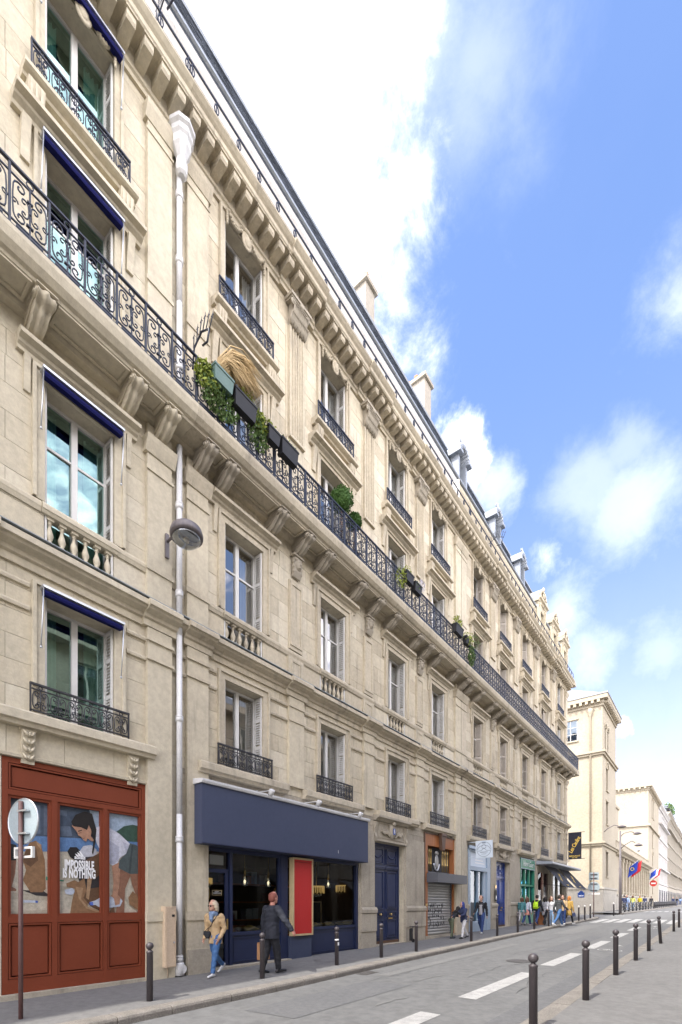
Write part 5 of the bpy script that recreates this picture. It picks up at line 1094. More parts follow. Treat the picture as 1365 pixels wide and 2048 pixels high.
# ---- bistro on the corner with awnings
bi = thing('shopfront', 'corner bistro front with grey canopy and glazed doors', 'shopfront'); g = gz(36)
obj('canopy', MB().prism([(0, 4.22), (1.0, 4.22), (1.02, 4.26), (1.02, 4.36), (0, 4.46)], 'y', 32.75, 41.0), 'zinc', bi)
for a, b in ((33.0, 36.0), (36.7, 39.7)):
    f = MB().box(-.15, .0, a + .02, a + .16, g, 3.9).box(-.15, .0, b - .16, b - .02, g, 3.9).box(-.15, 0, a + .16, b - .16, 3.75, 4.18).box(-.15, -.01, (a + b) / 2 - .06, (a + b) / 2 + .06, g, 3.75).box(-.15, 0, a + .16, b - .16, g, g + .45)
    obj('frame', f, 'stone_base', bi)
    for p, q in ((a + .16, (a + b) / 2 - .06), ((a + b) / 2 + .06, b - .16)): obj('shop_pane', MB().quad((-.1, p, g + .45), (-.1, q, g + .45), (-.1, q, 3.75), (-.1, p, 3.75)), 'glass_shop', bi)
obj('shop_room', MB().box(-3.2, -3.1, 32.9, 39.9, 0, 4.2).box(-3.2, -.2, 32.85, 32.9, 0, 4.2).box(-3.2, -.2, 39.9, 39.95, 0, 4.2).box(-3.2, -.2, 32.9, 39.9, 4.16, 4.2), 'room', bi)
bx(bi, 'neon_sign', 'neon_red', -.3, -.26, 33.3, 34.0, 2.9, 3.2); bx(bi, 'menu_poster', 'white_print', -.2, -.17, 33.3, 34.0, 1.9, 2.6); bx(bi, 'menu_poster', 'red_panel', -.2, -.17, 37.0, 37.8, 2.2, 3.0)
for i, (a, b, lab) in enumerate(((33.6, 36.4, 'black fabric awning with gold logo beside the green shop'), (37.2, 40.2, 'black fabric awning with gold logo at the building corner'))):
    aw = thing('awning', lab, 'awning')
    x0, z0, x1, z1 = .30, 4.18, 1.55, 2.75
    obj('fabric', MB().add([(x0, a, z0), (x1, a, z1), (x1, b, z1), (x0, b, z0), (x0, a, z0 - .012), (x1, a, z1 - .012), (x1, b, z1 - .012), (x0, b, z0 - .012)], [(0, 1, 2, 3), (7, 6, 5, 4), (0, 4, 5, 1), (1, 5, 6, 2), (2, 6, 7, 3), (3, 7, 4, 0)]), 'black_fabric', aw)
    obj('frame_bar', MB().tube([(x1, a, z1), (x1, b, z1)], .02, 5).tube([(.05, a + .1, 3.0), (x1, a + .1, z1)], .015, 5).tube([(.05, b - .1, 3.0), (x1, b - .1, z1)], .015, 5), 'iron_black', aw)
    nrm = Vector((z0 - z1, 0, x1 - x0)).normalized(); yv = Vector((0, 1, 0)); up = Vector((x0 - x1, 0, z0 - z1)).normalized(); cpos = Vector(((x0 + x1) / 2, (a + b) / 2, (z0 + z1) / 2)) + nrm * .006
    MM = Matrix.Translation(cpos) @ Matrix((yv, up, nrm)).transposed().to_4x4()
    text('lettering', 'Les Caulins', .36, 'gold_print', aw, MM @ Matrix.Rotation(R(-35), 4, 'Z') @ Matrix.Rotation(R(70), 4, 'Z'), .006, .2, .95, .001, .8)
    text('lettering', 'RESTAURANT', .1, 'gold_print', aw, MM @ Matrix.Translation((0, -.75, 0)), .002, 0, 1, .001)
bn = thing('banner', 'tall black banner with gold lettering hanging at the street corner', 'banner'); yB = 40.9
obj('cloth', MB().box(.12, 1.06, yB - .012, yB + .012, 5.15, 7.2), 'black_fabric', bn)
for z in (7.21, 5.14): obj('rod', MB().tube([(-.02, yB, z), (1.3, yB, z)], .018, 6), 'iron_black', bn)
MB_ = Matrix.Translation((.58, yB - .0145, 6.25)) @ Matrix.Rotation(R(90), 4, 'X')
text('lettering', 'Les Caulins', .42, 'gold_print', bn, MB_ @ Matrix.Rotation(R(62), 4, 'Z'), .008, .1, .88, .001, .82)
text('lettering', 'RESTAURANT', .15, 'gold_print', bn, MB_ @ Matrix.Translation((0, -.88, 0)), .004, 0, 1, .001, .85); obj('print_line', MB().box(.38, .56, yB - .016, yB - .012, 5.22, 5.26).box(.62, .76, yB - .016, yB - .012, 5.22, 5.26), 'gold_print', bn)
# ================================================================ far buildings
def far_window(par, face, u, z0, z1, w, at, arch=False, bars=True, fm='white_paint', rec=0.0):
    """window on a flat far wall: face 'x' looks to +x (u = y), face 'y' looks to -y (u = x)"""
    h = z1 - z0; mb = MB(); rect_frame(mb, -.12, -.05, -w / 2, w / 2, 0, h, .06)
    if bars:
        mb.box(-.12, -.05, -.03, .03, .06, h - .06)
        for f in (.33, .66): mb.box(-.115, -.055, -w / 2 + .06, w / 2 - .06, h * f - .02, h * f + .02)
    M = Matrix.Translation((at, u, z0)) if face == 'x' else Matrix.Translation((u, at, z0)) @ Matrix.Rotation(R(-90), 4, 'Z')
    MR = M @ Matrix.Translation((-rec, 0, 0))
    o = obj('window', mb.xform(MR), fm, par)
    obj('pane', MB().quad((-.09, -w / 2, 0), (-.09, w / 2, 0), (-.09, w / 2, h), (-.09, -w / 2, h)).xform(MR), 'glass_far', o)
    s = MB().box(-.02, .14, -w / 2 - .12, w / 2 + .12, -.14, -.01)
    if arch:
        n = 8
        for k in range(n):
            a0, a1 = math.pi * k / n, math.pi * (k + 1) / n
            s.add([(x, r * math.cos(a), h + r * math.sin(a)) for x in (.10, -.05) for a in (a0, a1) for r in (w / 2, w / 2 + .16)], [(0, 1, 3, 2), (4, 6, 7, 5), (0, 4, 5, 1), (2, 3, 7, 6), (1, 5, 7, 3), (0, 2, 6, 4)])
    else: s.box(-.02, .10, -w / 2 - .14, w / 2 + .14, h + .01, h + .18)
    obj('sill', s.xform(M), 'stone_far', o)
def holed_wall_x(x, y0, y1, z0, z1, ops, th=.35): return backing(y0, y1, z0, z1, ops, th, x)
def holed_wall_y(y, x0, x1, z0, z1, ops, th=.35):
    b = backing(x0, x1, z0, z1, ops, th, 0); b.v = [(p[1], y - p[0], p[2]) for p in b.v]; return b
def dentil_cornice(par, x0, x1, y0, y1, z, m, step=.62):
    """cornice on the -y and +x faces with separate dentils"""
    c = obj('cornice', MB().box(x0, x1 + .55, y0 - .55, y1 + .3, z + .32, z + .75).box(x0, x1 + .12, y0 - .12, y1, z - .25, z).box(x0, x1 + .2, y0 - .2, y1, z, z + .32), m, par)
    me = MB().box(-.13, .13, 0, .34, 0, .30).mesh('dentil', m)
    n = int((y1 - y0) / step)
    for i in range(n): link('dentil', me, c, (x1 + .195, y0 + step * (i + .5), z + .015), R(-90))
    n = int((x1 - x0) / step)
    for i in range(n): link('dentil', me, c, (x1 - step * (i + .5), y0 - .195, z + .015), R(180))
    return c
# ---- school: corner tower
tw = thing('school_tower', 'sunlit cream stone corner tower with paired narrow arched windows', 'tower')
X0, Y0T, Y1T = -9.0, 55.9, 64.3; gzt = gz(56)
fx = [(57.2, 57.95, 17.9, 20.3), (58.7, 59.45, 17.9, 20.3), (58.0, 59.2, 13.8, 16.2), (58.0, 59.2, 10.2, 12.6), (57.9, 59.3, 4.6, 7.2)]
fy = [(-3.75, -2.35, 19.0, 21.2), (-4.5, -3.3, 4.9, 6.3), (-4.5, -3.3, 3.5, 4.7)]
wm = holed_wall_x(0, Y0T + .35, Y1T, 3.4, 22.4, fx); w2 = holed_wall_y(Y0T, X0, 0, 3.4, 22.4, fy); o_ = len(wm.v); wm.v += w2.v; wm.f += [tuple(i + o_ for i in f) for f in w2.f]; wm.sm += w2.sm
wm.box(X0, X0 + .3, Y0T + .35, Y1T, 0, 22.4).box(X0, -.36, Y1T - .3, Y1T, 0, 22.4); obj('wall', wm, 'stone_far', tw)
bs_ = obj('base', MB().box(X0, .10, Y0T - .10, Y1T, 0, 3.2).box(X0, .2, Y0T - .2, Y1T, 3.2, 3.4), 'stone_school_base', tw)
for r in range(6):
    for i in range(9): obj('stone_block', MB().box(.10, .125, Y0T + .02 + i * .92 - (.4 if r % 2 else 0) + .4, Y0T + .90 + i * .92 - (.4 if r % 2 else 0) + .4, .75 + r * .4, 1.13 + r * .4), 'stone_school_base', bs_) if Y0T + 1.3 + i * .92 < Y1T else None
for a, b, c, d in fx: far_window(tw, 'x', (a + b) / 2, c, d, b - a, 0, arch=(c > 13), bars=(b - a > .8), fm='wood_dark', rec=.16)
for a, b, c, d in fy: far_window(tw, 'y', (a + b) / 2, c, d, b - a, Y0T)
for z in (7.7, 17.1): obj('string_course', MB().box(X0, .18, Y0T - .18, Y1T, z, z + .22).box(X0, .32, Y0T - .32, Y1T, z + .22, z + .42), 'stone_far', tw)
dentil_cornice(tw, X0, 0, Y0T, Y1T, 22.4, 'stone_far', .56)
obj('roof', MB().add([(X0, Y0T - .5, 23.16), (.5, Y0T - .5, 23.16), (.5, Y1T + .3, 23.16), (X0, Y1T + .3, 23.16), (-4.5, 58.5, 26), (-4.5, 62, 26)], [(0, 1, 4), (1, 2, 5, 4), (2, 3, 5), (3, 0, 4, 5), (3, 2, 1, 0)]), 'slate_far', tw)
obj('gutter', MB().box(X0, .62, Y0T - .62, Y0T - .5, 23.16, 23.3).box(.5, .62, Y0T - .5, Y1T + .3, 23.16, 23.3), 'zinc', tw)
obj('downpipe', MB().lathe([(.09, 3.4), (.09, 21.2), (.24, 21.6), (.26, 22.0)], (-1.1, Y0T - .14, 0), 8), 'stone_far', tw)
# ---- school: low wing with pilasters
wg = thing('school_wing', 'low cream stone school wing with tall windows between pilasters beside the towers', 'building')
wops = [(67 + 2.6 * i, 68.3 + 2.6 * i, 3.2, 6.9) for i in range(12)]
obj('wall', holed_wall_x(-.05, 64.3, 98.2, 0, 7.6, wops), 'stone_far', wg)
for i, (a, b, c, d) in enumerate(wops):
    far_window(wg, 'x', (a + b) / 2, c, d, b - a, -.05, fm='wood_dark', rec=.14)
    obj('pilaster', MB().box(-.049, .16, b + .35, b + .95, 1.0, 7.3).box(-.049, .24, b + .28, b + 1.02, 6.9, 7.3), 'stone_far', wg)
obj('cornice', MB().prism([(-.04, 7.4), (.3, 7.45), (.4, 7.6), (.75, 7.8), (.75, 8.0), (-.04, 8.1)], 'y', 64.4, 98.2), 'stone_far', wg); obj('parapet', MB().box(-.5, .05, 64.4, 98.2, 8.1, 9.0).box(-.55, .12, 64.4, 98.2, 9.0, 9.15), 'stone_far', wg)
obj('base', MB().box(-.04, .12, 64.35, 98.2, 0, 2.6).box(-.04, .2, 64.35, 98.2, 2.6, 2.8), 'stone_school_base', wg)
obj('rear_block', MB().box(-6, -.6, 64.4, 70.5, 8, 13.6).box(-6.1, -.45, 64.4, 70.6, 13.6, 13.9), 'stone_far', wg); obj('roof', MB().box(-8, -.5, 64.4, 98.2, 7.6, 8.1), 'zinc', wg)
# ---- school: second tower
t2 = thing('school_tower', 'second cream stone tower further up the street with pale hipped roof', 'tower')
f2 = [(104, 104.9, 17.4, 20.6), (106.4, 107.3, 17.4, 20.6), (104.6, 106, 12.0, 14.5), (104.6, 106, 8.6, 10.6), (104.6, 106, 3.6, 6)]
wm = holed_wall_x(0, 98.65, 117.0, 1, 21.6, f2); wm.box(-16, 0, 98.3, 98.65, 1, 21.6).box(-16, -.36, 116.7, 117, 1, 21.6); obj('wall', wm, 'stone_far', t2)
for a, b, c, d in f2: far_window(t2, 'x', (a + b) / 2, c, d, b - a, 0, arch=True, bars=False, fm='wood_dark', rec=.16)
obj('string_course', MB().box(-16, .3, 98.0, 117, 15.2, 15.6), 'stone_far', t2); dentil_cornice(t2, -16, 0, 98.3, 117.0, 21.6, 'stone_far', .8)
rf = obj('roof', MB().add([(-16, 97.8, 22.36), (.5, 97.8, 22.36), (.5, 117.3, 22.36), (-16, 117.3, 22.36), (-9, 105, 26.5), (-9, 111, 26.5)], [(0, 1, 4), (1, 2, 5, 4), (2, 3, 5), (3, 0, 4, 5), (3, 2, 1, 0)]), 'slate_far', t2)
ch = obj('chimney', MB().box(-13, -8.6, 100.4, 101.4, 22, 27.2).box(-13.1, -8.5, 100.3, 101.5, 27.2, 27.5), 'stone_white', rf)
for i in range(5): obj('chimney_pot', MB().lathe([(.2, 0), (.15, .8), (.18, .85)], (-12.5 + i * .85, 100.9, 27.5), 8), 'terracotta', ch)
# ---- white town houses beyond
def town_house(label, y0, y1, zt, m, cols, base_m, awn=None):
    h = thing('town_house', label, 'building'); g = gz(y0); rows = 5; zz = [g + 4.4 + (zt - g - 4.8) * r / rows for r in range(rows + 1)]
    ops = []
    for c in range(cols):
        yc = y0 + (y1 - y0) * (c + .5) / cols
        for r in range(rows): ops.append((yc - .6, yc + .6, zz[r] + .5, zz[r + 1] - .55))
    sh = [(y0 + (y1 - y0) * (c + .12) / (cols // 2), y0 + (y1 - y0) * (c + .88) / (cols // 2), g - .2, g + 3.3) for c in range(cols // 2)]
    wm = backing(y0, y1, g + 4.0, zt, ops, .3, 0); wm.box(-10, -.31, y0, y0 + .3, g, zt).box(-10, -.31, y1 - .3, y1, g, zt).box(-10, -9.7, y0, y1, g, zt); obj('wall', wm, m, h); obj('shop_wall', backing(y0, y1, g - .3, g + 4.0, sh, .3, -.001), m, h)
    for a, b, c, d in sh: obj('shopfront_panel', MB().box(-.25, -.15, a, b, g, d).box(-.15, -.08, a, a + .15, g, d).box(-.15, -.08, b - .15, b, g, d).box(-.15, -.05, a, b, d - .5, d), base_m, h)
    fme = rect_frame(MB(), -.2, -.12, -.6, .6, 0, zz[1] - zz[0] - 1.05, .07).box(-.2, -.12, -.04, .04, .07, zz[1] - zz[0] - 1.1).mesh('window', 'white_paint'); H = zz[1] - zz[0] - 1.05
    pme = MB().quad((-.16, -.6, 0), (-.16, .6, 0), (-.16, .6, H), (-.16, -.6, H)).mesh('pane', 'glass_far'); sme = MB().box(-.05, .10, -.72, .72, -.12, 0).box(-.02, .08, -.78, .78, H, H + .16).box(-.0, .05, -.75, -.61, 0, H).box(0, .05, .61, .75, 0, H).mesh('surround', m)
    for a, b, c, d in ops:
        o = link('window', fme, h, (0, (a + b) / 2, c)); link('pane', pme, o); link('surround', sme, o)
    for r in range(rows + 1): obj('string_course', MB().box(-.01, .22 if r not in (1, 4) else .6, y0, y1, zz[r] - .05, zz[r] + .18), m, h)
    obj('balcony_railing', MB().box(.54, .58, y0, y1, zz[4] + 1.1, zz[4] + 1.15).box(.54, .58, y0, y1, zz[4] + .2, zz[4] + .25), 'iron_black', h)
    obj('cornice', MB().prism([(0, zt - .3), (.2, zt - .25), (.6, zt + .1), (.6, zt + .3), (-.3, zt + .3)], 'y', y0, y1), m, h)
    rf = obj('roof', MB().prism([(-.2, zt + .3), (-1.2, zt + 3.0), (-8, zt + 3.6), (-10, zt + .3)], 'y', y0, y1), 'slate', h)
    for i in range(cols // 2): yy = y0 + (y1 - y0) * (i + .5) / (cols // 2); obj('dormer', MB().box(-1.2, -.2, yy - .6, yy + .6, zt + .5, zt + 2.0).box(-1.3, -.05, yy - .75, yy + .75, zt + 2.0, zt + 2.2), 'zinc', rf)
    obj('chimney', MB().box(-5, -3, y1 - .8, y1 - .2, zt + 2, zt + 5), 'stone_white', rf)
    return h
mat('stone_cool', (.62, .60, .58), .9, (.55, .53, .51), .3, .5, .1, 20); mat('shop_dark', (.02, .025, .04), .5, fine=.05)
town_house('grey-white town house with dark shopfronts next to the second tower', 117.2, 139, 21.6, 'stone_cool', 8, 'shop_dark')
town_house('white town house with roof garden greenery further up the hill', 139.2, 172, 23.5, 'stone_white', 12, 'shop_dark')
town_house('farthest pale town house closing the left side of the street', 172.2, 214, 24, 'stone_white', 14, 'shop_dark')
# ================================================================ street furniture
def bollard(p, label, group, white=False, tilt=0, rz=0, h=.98):
    t = thing('bollard', label, 'bollard', tuple(p), rz, group); t.rotation_euler = (R(tilt), 0, rz); s = h / .98
    link('post', cached('bpost', lambda: MB().lathe([(.052, -.12), (.052, .80), (.056, .805), (.056, .825), (.05, .832), (.03, .845), (.026, .862)], n=16).mesh('post', 'bollard')), t, scale=(1, 1, s))
    link('ball', cached(('bball', white), lambda: MB().ball((0, 0, .915), .064, n=16, m=10).mesh('ball', 'white_paint' if white else 'bollard')), t, scale=(1, 1, s))
    return t
LB = [(300, 2002, 'bollard on the left pavement in front of the brown poster shopfront'), (525, 1957, 'bollard beside the man in the dark suit on the left pavement'), (674, 1930, 'bollard with white stickers in front of the navy shop window'),
      (763, 1915, 'bollard facing the stone pier left of the number 5 door'), (833, 1903, 'bollard facing the stone pier right of the number 5 door'), (943, 1883, 'bollard beside the two children near the roller shutter'), (995, 1872, 'bollard facing the bright blue double door'),
      (1036, 1865, 'bollard beside the blue door\'s right hand pier'), (1069, 1859, 'bollard in front of the green shop'), (1098, 1853, 'bollard in front of the bistro group of people')]
bl_objs = []
for px, py, lab in LB: bl_objs.append(bollard(px_ground(px, py, lp_z), lab, 'bollards along the left kerb'))
st = bl_objs[2]; 
obj('sticker', MB().lathe([(.0535, .62), (.0535, .66)], n=16), 'white_print', st); obj('sticker', MB().box(.0525, .054, -.03, .03, .50, .58), 'white_print', st)
for px, py in ((1158, 1842), (1170, 1840), (1181, 1837)): bollard(px_ground(px, py, lp_z), 'white-topped bollard on the corner pavement by the street sign', 'white-topped bollards at the corner', True, h=1.05)
for px, py in ((1228, 1829), (1309, 1817), (1313, 1816)): bollard(px_ground(px, py, lp_z), 'white-topped bollard beside the crossing barriers on the far pavement', 'white-topped bollards by the barriers', True, h=1.05)
RB = [(1067, 2062), (1172, 2000), (1232, 1950), (1272, 1921), (1298, 1902), (1322, 1887, 5), (1348, 1863), (1358.5, 1855)]
for i, q in enumerate(RB):
    p = px_ground(q[0], q[1], rp_z)
    if i == 5: bollard(p, 'leaning bollard in the row along the right kerb', 'bollards along the right kerb', tilt=4, rz=R(-60))
    else: bollard(p, 'dark upright ball-topped bollard along the right kerb', 'bollards along the right kerb')
# ---- round sign seen from behind on a brown pole
p = px_ground(42, 2038, lp_z); sg = thing('road_sign', 'round road sign seen from behind on a brown pole by brown shopfront', 'sign', tuple(p))
obj('pole', MB().lathe([(.03, -.1), (.03, 3.06 - p.z)], n=12), 'pole_brown', sg)
SR = Matrix.Rotation(R(14), 4, 'Z')
obj('sign_disc', MB().lathe([(.001, .03), (.315, .03), (.325, .02), (.325, .05), (.001, .052)], (0, 0, 2.78 - p.z), 28, False, 'y').xform(SR), 'sign_back', sg)
obj('disc_rim', MB().tube([(.322 * math.cos(t * math.pi / 14), .035, 2.78 - p.z + .322 * math.sin(t * math.pi / 14)) for t in range(28)], .012, 5, closed=True).xform(SR), 'alu', sg)
for z in (2.60, 2.92): obj('clamp', MB().box(-.035, .16, -.035, .03, z - p.z - .012, z - p.z + .012).xform(SR), 'alu', sg)
obj('plate_frame', rect_frame(MB(), -.02, .02, -.2, .2, 2.26 - p.z, 2.42 - p.z, .03).xform(SR @ Matrix.Translation((0, .05, 0)) @ Matrix.Rotation(R(90), 4, 'Z')), 'white_paint', sg)
# ---- wall mounted street lamp
wl_y, wl_z = PZ(328, 1095); lp = thing('wall_lamp', 'grey dome street lamp on a wall bracket beside the white downpipe', 'lamp')
bx(lp, 'bracket_plate', 'lamp_body', .101, .15, wl_y - .04, wl_y + .04, wl_z - .28, wl_z + .22)
obj('arm', MB().tube([(.12, wl_y, wl_z + .06), (.35, wl_y, wl_z + .08), (.6, wl_y, wl_z + .02)], .03, 8), 'lamp_body', lp)
cz = wl_z - .17; obj('dome', MB().lathe([(.285, -.02), (.325, .0), (.33, .05), (.30, .15), (.22, .22), (.10, .255), (.05, .26), (.045, .30), (.03, .33), (.001, .335)], (.82, wl_y, cz), 24), 'lamp_body', lp)
obj('bowl', MB().lathe([(.001, -.16), (.10, -.15), (.2, -.11), (.27, -.04), (.285, .0)], (.82, wl_y, cz - .01), 24), 'lamp_glass', lp); obj('bulb', MB().ball((.82, wl_y, cz - .04), .06, .06, .09, 8, 6), 'gold_trim', lp); obj('reflector', MB().lathe([(.28, .01), (.2, .1), (.05, .15), (.001, .15)], (.82, wl_y, cz), 16), 'white_paint', lp)
# ---- rolled blue window awnings on the left house
for z, nm in ((7.04, 'first floor'), (10.80, 'second floor'), (14.86, 'third floor'), (18.12, 'top floor')):
    aw = thing('window_awning', 'rolled navy awning with thin arms over the %s window of the cleaned house' % nm, 'awning'); y0, y1 = 3.40, 4.84
    obj('cassette', MB().box(.09, .20, y0, y1, z - .02, z + .04), 'alu', aw); obj('fabric', MB().prism([(.10, z - .10), (.215, z - .12), (.23, z - .08), (.21, z - .021), (.10, z - .021)], 'y', y0 + .03, y1 - .03), 'navy_fabric', aw)
    obj('front_bar', MB().box(.205, .245, y0, y1, z - .01, z + .03), 'alu', aw)
    for y in (y0 + .012, y1 - .012): obj('arm', MB().tube([(.22, y, z), (.20, y - .01, z - .5), (.16, y - .02, z - 1.0)], .012, 5).ball((.16, y - .02, z - 1.02), .025, n=6, m=4), 'alu', aw)
# ---- iron spike fans that close the balcony and gutter between the houses
def spike_fan(y, x, z, r, label, n=6):
    f = thing('spike_fan', label, 'ironwork')
    obj('hoop', MB().tube([(x, y, z - .1), (x + .05, y, z + r * .5), (x + r * .5, y, z + r * .75), (x + r * .9, y, z + r * .55), (x + r * .8, y, z + r * .2), (x + r * .55, y, z + r * .25)], .02, 5), 'iron_blue', f)
    for i in range(n):
        t = i / (n - 1); bxp = x + r * (.05 + .85 * t); bz = z + r * (.5 + .25 * math.sin(t * math.pi)); dx = .12 * t + .02
        obj('spike', MB().tube([(bxp, y, bz), (bxp + dx * .7, y, bz + .20), (bxp + dx, y, bz + .32)], [.011, .011, .003], 4).tube([(bxp + dx * .6 - .03, y, bz + .22), (bxp + dx * .9, y, bz + .27), (bxp + dx * .6 + .05, y, bz + .21)], .007, 4), 'iron_blue', f)
spike_fan(6.11, .62, 12.95, .62, 'black iron spike fan on the balcony between cleaned and weathered house'); spike_fan(5.5, .2, 19.3, .8, 'iron spike fan at the gutter above the white hopper', 9); spike_fan(23.7, .2, 19.2, .9, 'iron spike fan on the gutter railing near the zinc dormers', 10)
# ---- plants on the balcony
def leaves(center, rad, n, size, m, seed, name='foliage', parent=None, droop=0.0, shell=False):
    rg = random.Random(seed); mb = MB(); c = Vector(center)
    for _ in range(n):
        while True:
            q = Vector((rg.uniform(-1, 1), rg.uniform(-1, 1), rg.uniform(-1, 1)))
            if q.length <= 1 and (not shell or q.length > .72): break
        if mnoise.noise(Vector((q.x * 2.2 + seed, q.y * 2.2, q.z * 2.2))) < -.22 and not shell: continue
        p = c + Vector((q.x * rad[0], q.y * rad[1], q.z * rad[2])); s = size * rg.uniform(.6, 1.4)
        a = Vector((rg.uniform(-1, 1), rg.uniform(-1, 1), rg.uniform(-1, 1))).normalized(); b = a.orthogonal().normalized(); b.rotate(Matrix.Rotation(rg.uniform(0, 6.28), 3, a))
        d = a.cross(b); mb.add([p - b * s, p + d * s * .45, p + b * s, p - d * s * .45], [(0, 1, 2, 3)])
    return obj(name, mb, m, parent)
def planter(y0, y1, z0, z1, m, label, plants, x0=.76, x1=.97):
    t = thing('planter', label, 'planter'); t_ = .015; ins = .03
    obj('box', MB().add([(x0 + ins, y0 + ins, z0), (x1 - ins, y0 + ins, z0), (x1 - ins, y1 - ins, z0), (x0 + ins, y1 - ins, z0), (x0, y0, z1), (x1, y0, z1), (x1, y1, z1), (x0, y1, z1)], [(0, 3, 2, 1), (0, 1, 5, 4), (1, 2, 6, 5), (2, 3, 7, 6), (3, 0, 4, 7), (4, 5, 6, 7)]).box(x0 - .01, x1 + .01, y0 - .01, y1 + .01, z1 - .04, z1 + .005), m, t)
    for i, (c, r, n, s, lm) in enumerate(plants): leaves(c, r, n, s, lm, int(y0 * 13 + i * 7), parent=t)
    return t
planter(6.42, 6.93, 12.76, 13.06, 'planter_green', 'grey-green balcony box holding blond grass beside the spike fan', [((.82, 6.66, 13.08), (.12, .25, .10), 120, .03, 'leaf')])
tf = MB(); rg = random.Random(4)
for i in range(520):
    t = rg.random(); y = 6.55 + .30 * t; a = rg.uniform(-1, 1); L = rg.uniform(.35, 1.0); w = rg.uniform(-.25, .25)
    pts = [(.86, y, 13.03), (.86 + a * .06, y + .05 * L, 13.05 + (.30 + w * .3) * L), (.87 + a * .12, y + .26 * L, 13.06 + (.62 + w * .5) * L), (.88 + a * .16, y + .60 * L, 13.04 + (.70 + w) * L), (.9 + a * .2, y + .95 * L, 13.0 + (.52 + w * 1.4) * L)]
    tf.tube(pts, [.003, .006, .009, .008, .002], 3, caps=False)
stuff(tag(obj('grass_tuft', tf, 'straw'), 'wind-blown blond grass tuft in the grey-green balcony box', 'grass'))
planter(6.97, 7.60, 12.66, 13.02, 'planter_black', 'long black balcony box next to the grey-green box', [((.86, 7.35, 13.12), (.10, .3, .16), 190, .03, 'leaf_yellow'), ((.86, 7.5, 13.3), (.05, .06, .15), 40, .03, 'leaf_yellow')])
planter(7.98, 8.36, 12.68, 12.98, 'planter_black', 'short black balcony box with sparse yellow-green plant', [((.86, 8.05, 13.05), (.1, .14, .14), 80, .03, 'leaf_yellow'), ((.86, 8.3, 13.1), (.04, .04, .15), 26, .03, 'leaf_yellow')])
planter(8.42, 9.0, 12.66, 13.02, 'planter_black', 'black balcony box with thin stems left of the topiary', [((.86, 8.7, 13.1), (.09, .25, .12), 50, .028, 'leaf_yellow'), ((.9, 8.95, 12.9), (.07, .08, .25), 40, .03, 'leaf')])
planter(14.42, 14.92, 12.75, 13.05, 'planter_black', 'black balcony box with bushy yellow-green plants over number 5', [((.86, 14.6, 13.15), (.14, .25, .17), 160, .03, 'leaf_yellow'), ((.9, 14.15, 12.65), (.15, .3, .35), 220, .04, 'leaf_yellow')])
planter(15.02, 15.5, 12.68, 12.98, 'planter_black', 'black balcony box with white-mauve flowers over number 5', [((.9, 15.5, 13.05), (.16, .22, .2), 220, .028, 'flower'), ((.9, 15.2, 12.9), (.14, .2, .2), 90, .03, 'leaf')])
planter(18.4, 19.1, 12.75, 13.08, 'planter_black', 'black balcony box with bright yellow-green fern at house boundary', [((.86, 18.75, 13.3), (.16, .4, .22), 260, .04, 'leaf_yellow')])
planter(19.4, 19.9, 12.7, 13.0, 'planter_black', 'dark balcony box with yellow shrub spilling over beside the fern box', [((.9, 19.7, 13.0), (.2, .4, .3), 240, .04, 'leaf_yellow'), ((.86, 20.6, 13.25), (.15, .45, .3), 220, .03, 'leaf')])
iv = tag(leaves((.80, 6.62, 12.62), (.11, .58, .48), 1900, .042, 'leaf', 21, 'climbing_plant'), 'leafy climber covering the balcony railing below the grey-green box', 'plant'); leaves((.82, 6.35, 12.75), (.1, .34, .34), 620, .042, 'leaf_yellow', 28, 'foliage', iv)
iv = tag(leaves((.80, 7.78, 12.72), (.12, .34, .46), 900, .04, 'leaf', 22, 'climbing_plant'), 'trailing plant hanging between the black balcony boxes', 'plant'); leaves((.84, 7.85, 12.95), (.12, .34, .26), 420, .04, 'leaf_yellow', 29, 'foliage', iv)
tag(leaves((.80, 20.3, 12.55), (.12, .35, .5), 700, .04, 'leaf', 23, 'climbing_plant'), 'green trailing plant over the railing at the house boundary', 'plant')
for y, z, r, lab in ((11.47, 13.72, .37, 'large clipped topiary ball on the balcony'), (12.1, 13.48, .25, 'small clipped topiary shrub beside the large topiary ball')):
    t = thing('topiary', lab, 'plant', (.42, y, 12.04)); leaves((0, 0, z - 12.04), (r, r, r), 1700, .03, 'leaf_dark', int(y * 9), 'foliage', t, shell=True)
    obj('core', MB().ball((0, 0, z - 12.04), r * .78, n=12, m=8), 'leaf_dark', t); obj('stem', MB().tube([(0, 0, .35), (0, 0, z - 12.04)], .025, 6), 'wood_dark', t); obj('pot', MB().lathe([(.14, 0), (.19, .36), (.20, .40), (.17, .40)], n=12), 'planter_black', t)
leaves((.1, 33.6, 19.35), (.15, .12, .35), 120, .05, 'leaf_yellow', 40, 'foliage', tag(obj('roof_plant', MB().lathe([(.12, 0), (.16, .25)], (.1, 33.6, 18.96), 8), 'planter_black'), 'small yellow potted plant at the gutter beside the stone dormers', 'plant'))
leaves((-.2, 150, 26), (1.0, 9, 1.2), 900, .22, 'leaf', 41, 'foliage', tag(obj('roof_garden', MB().box(-1, .3, 141, 160, 25.0 - .6, 25.0), 'planter_black'), 'green roof garden trough on the white town house', 'plant'))
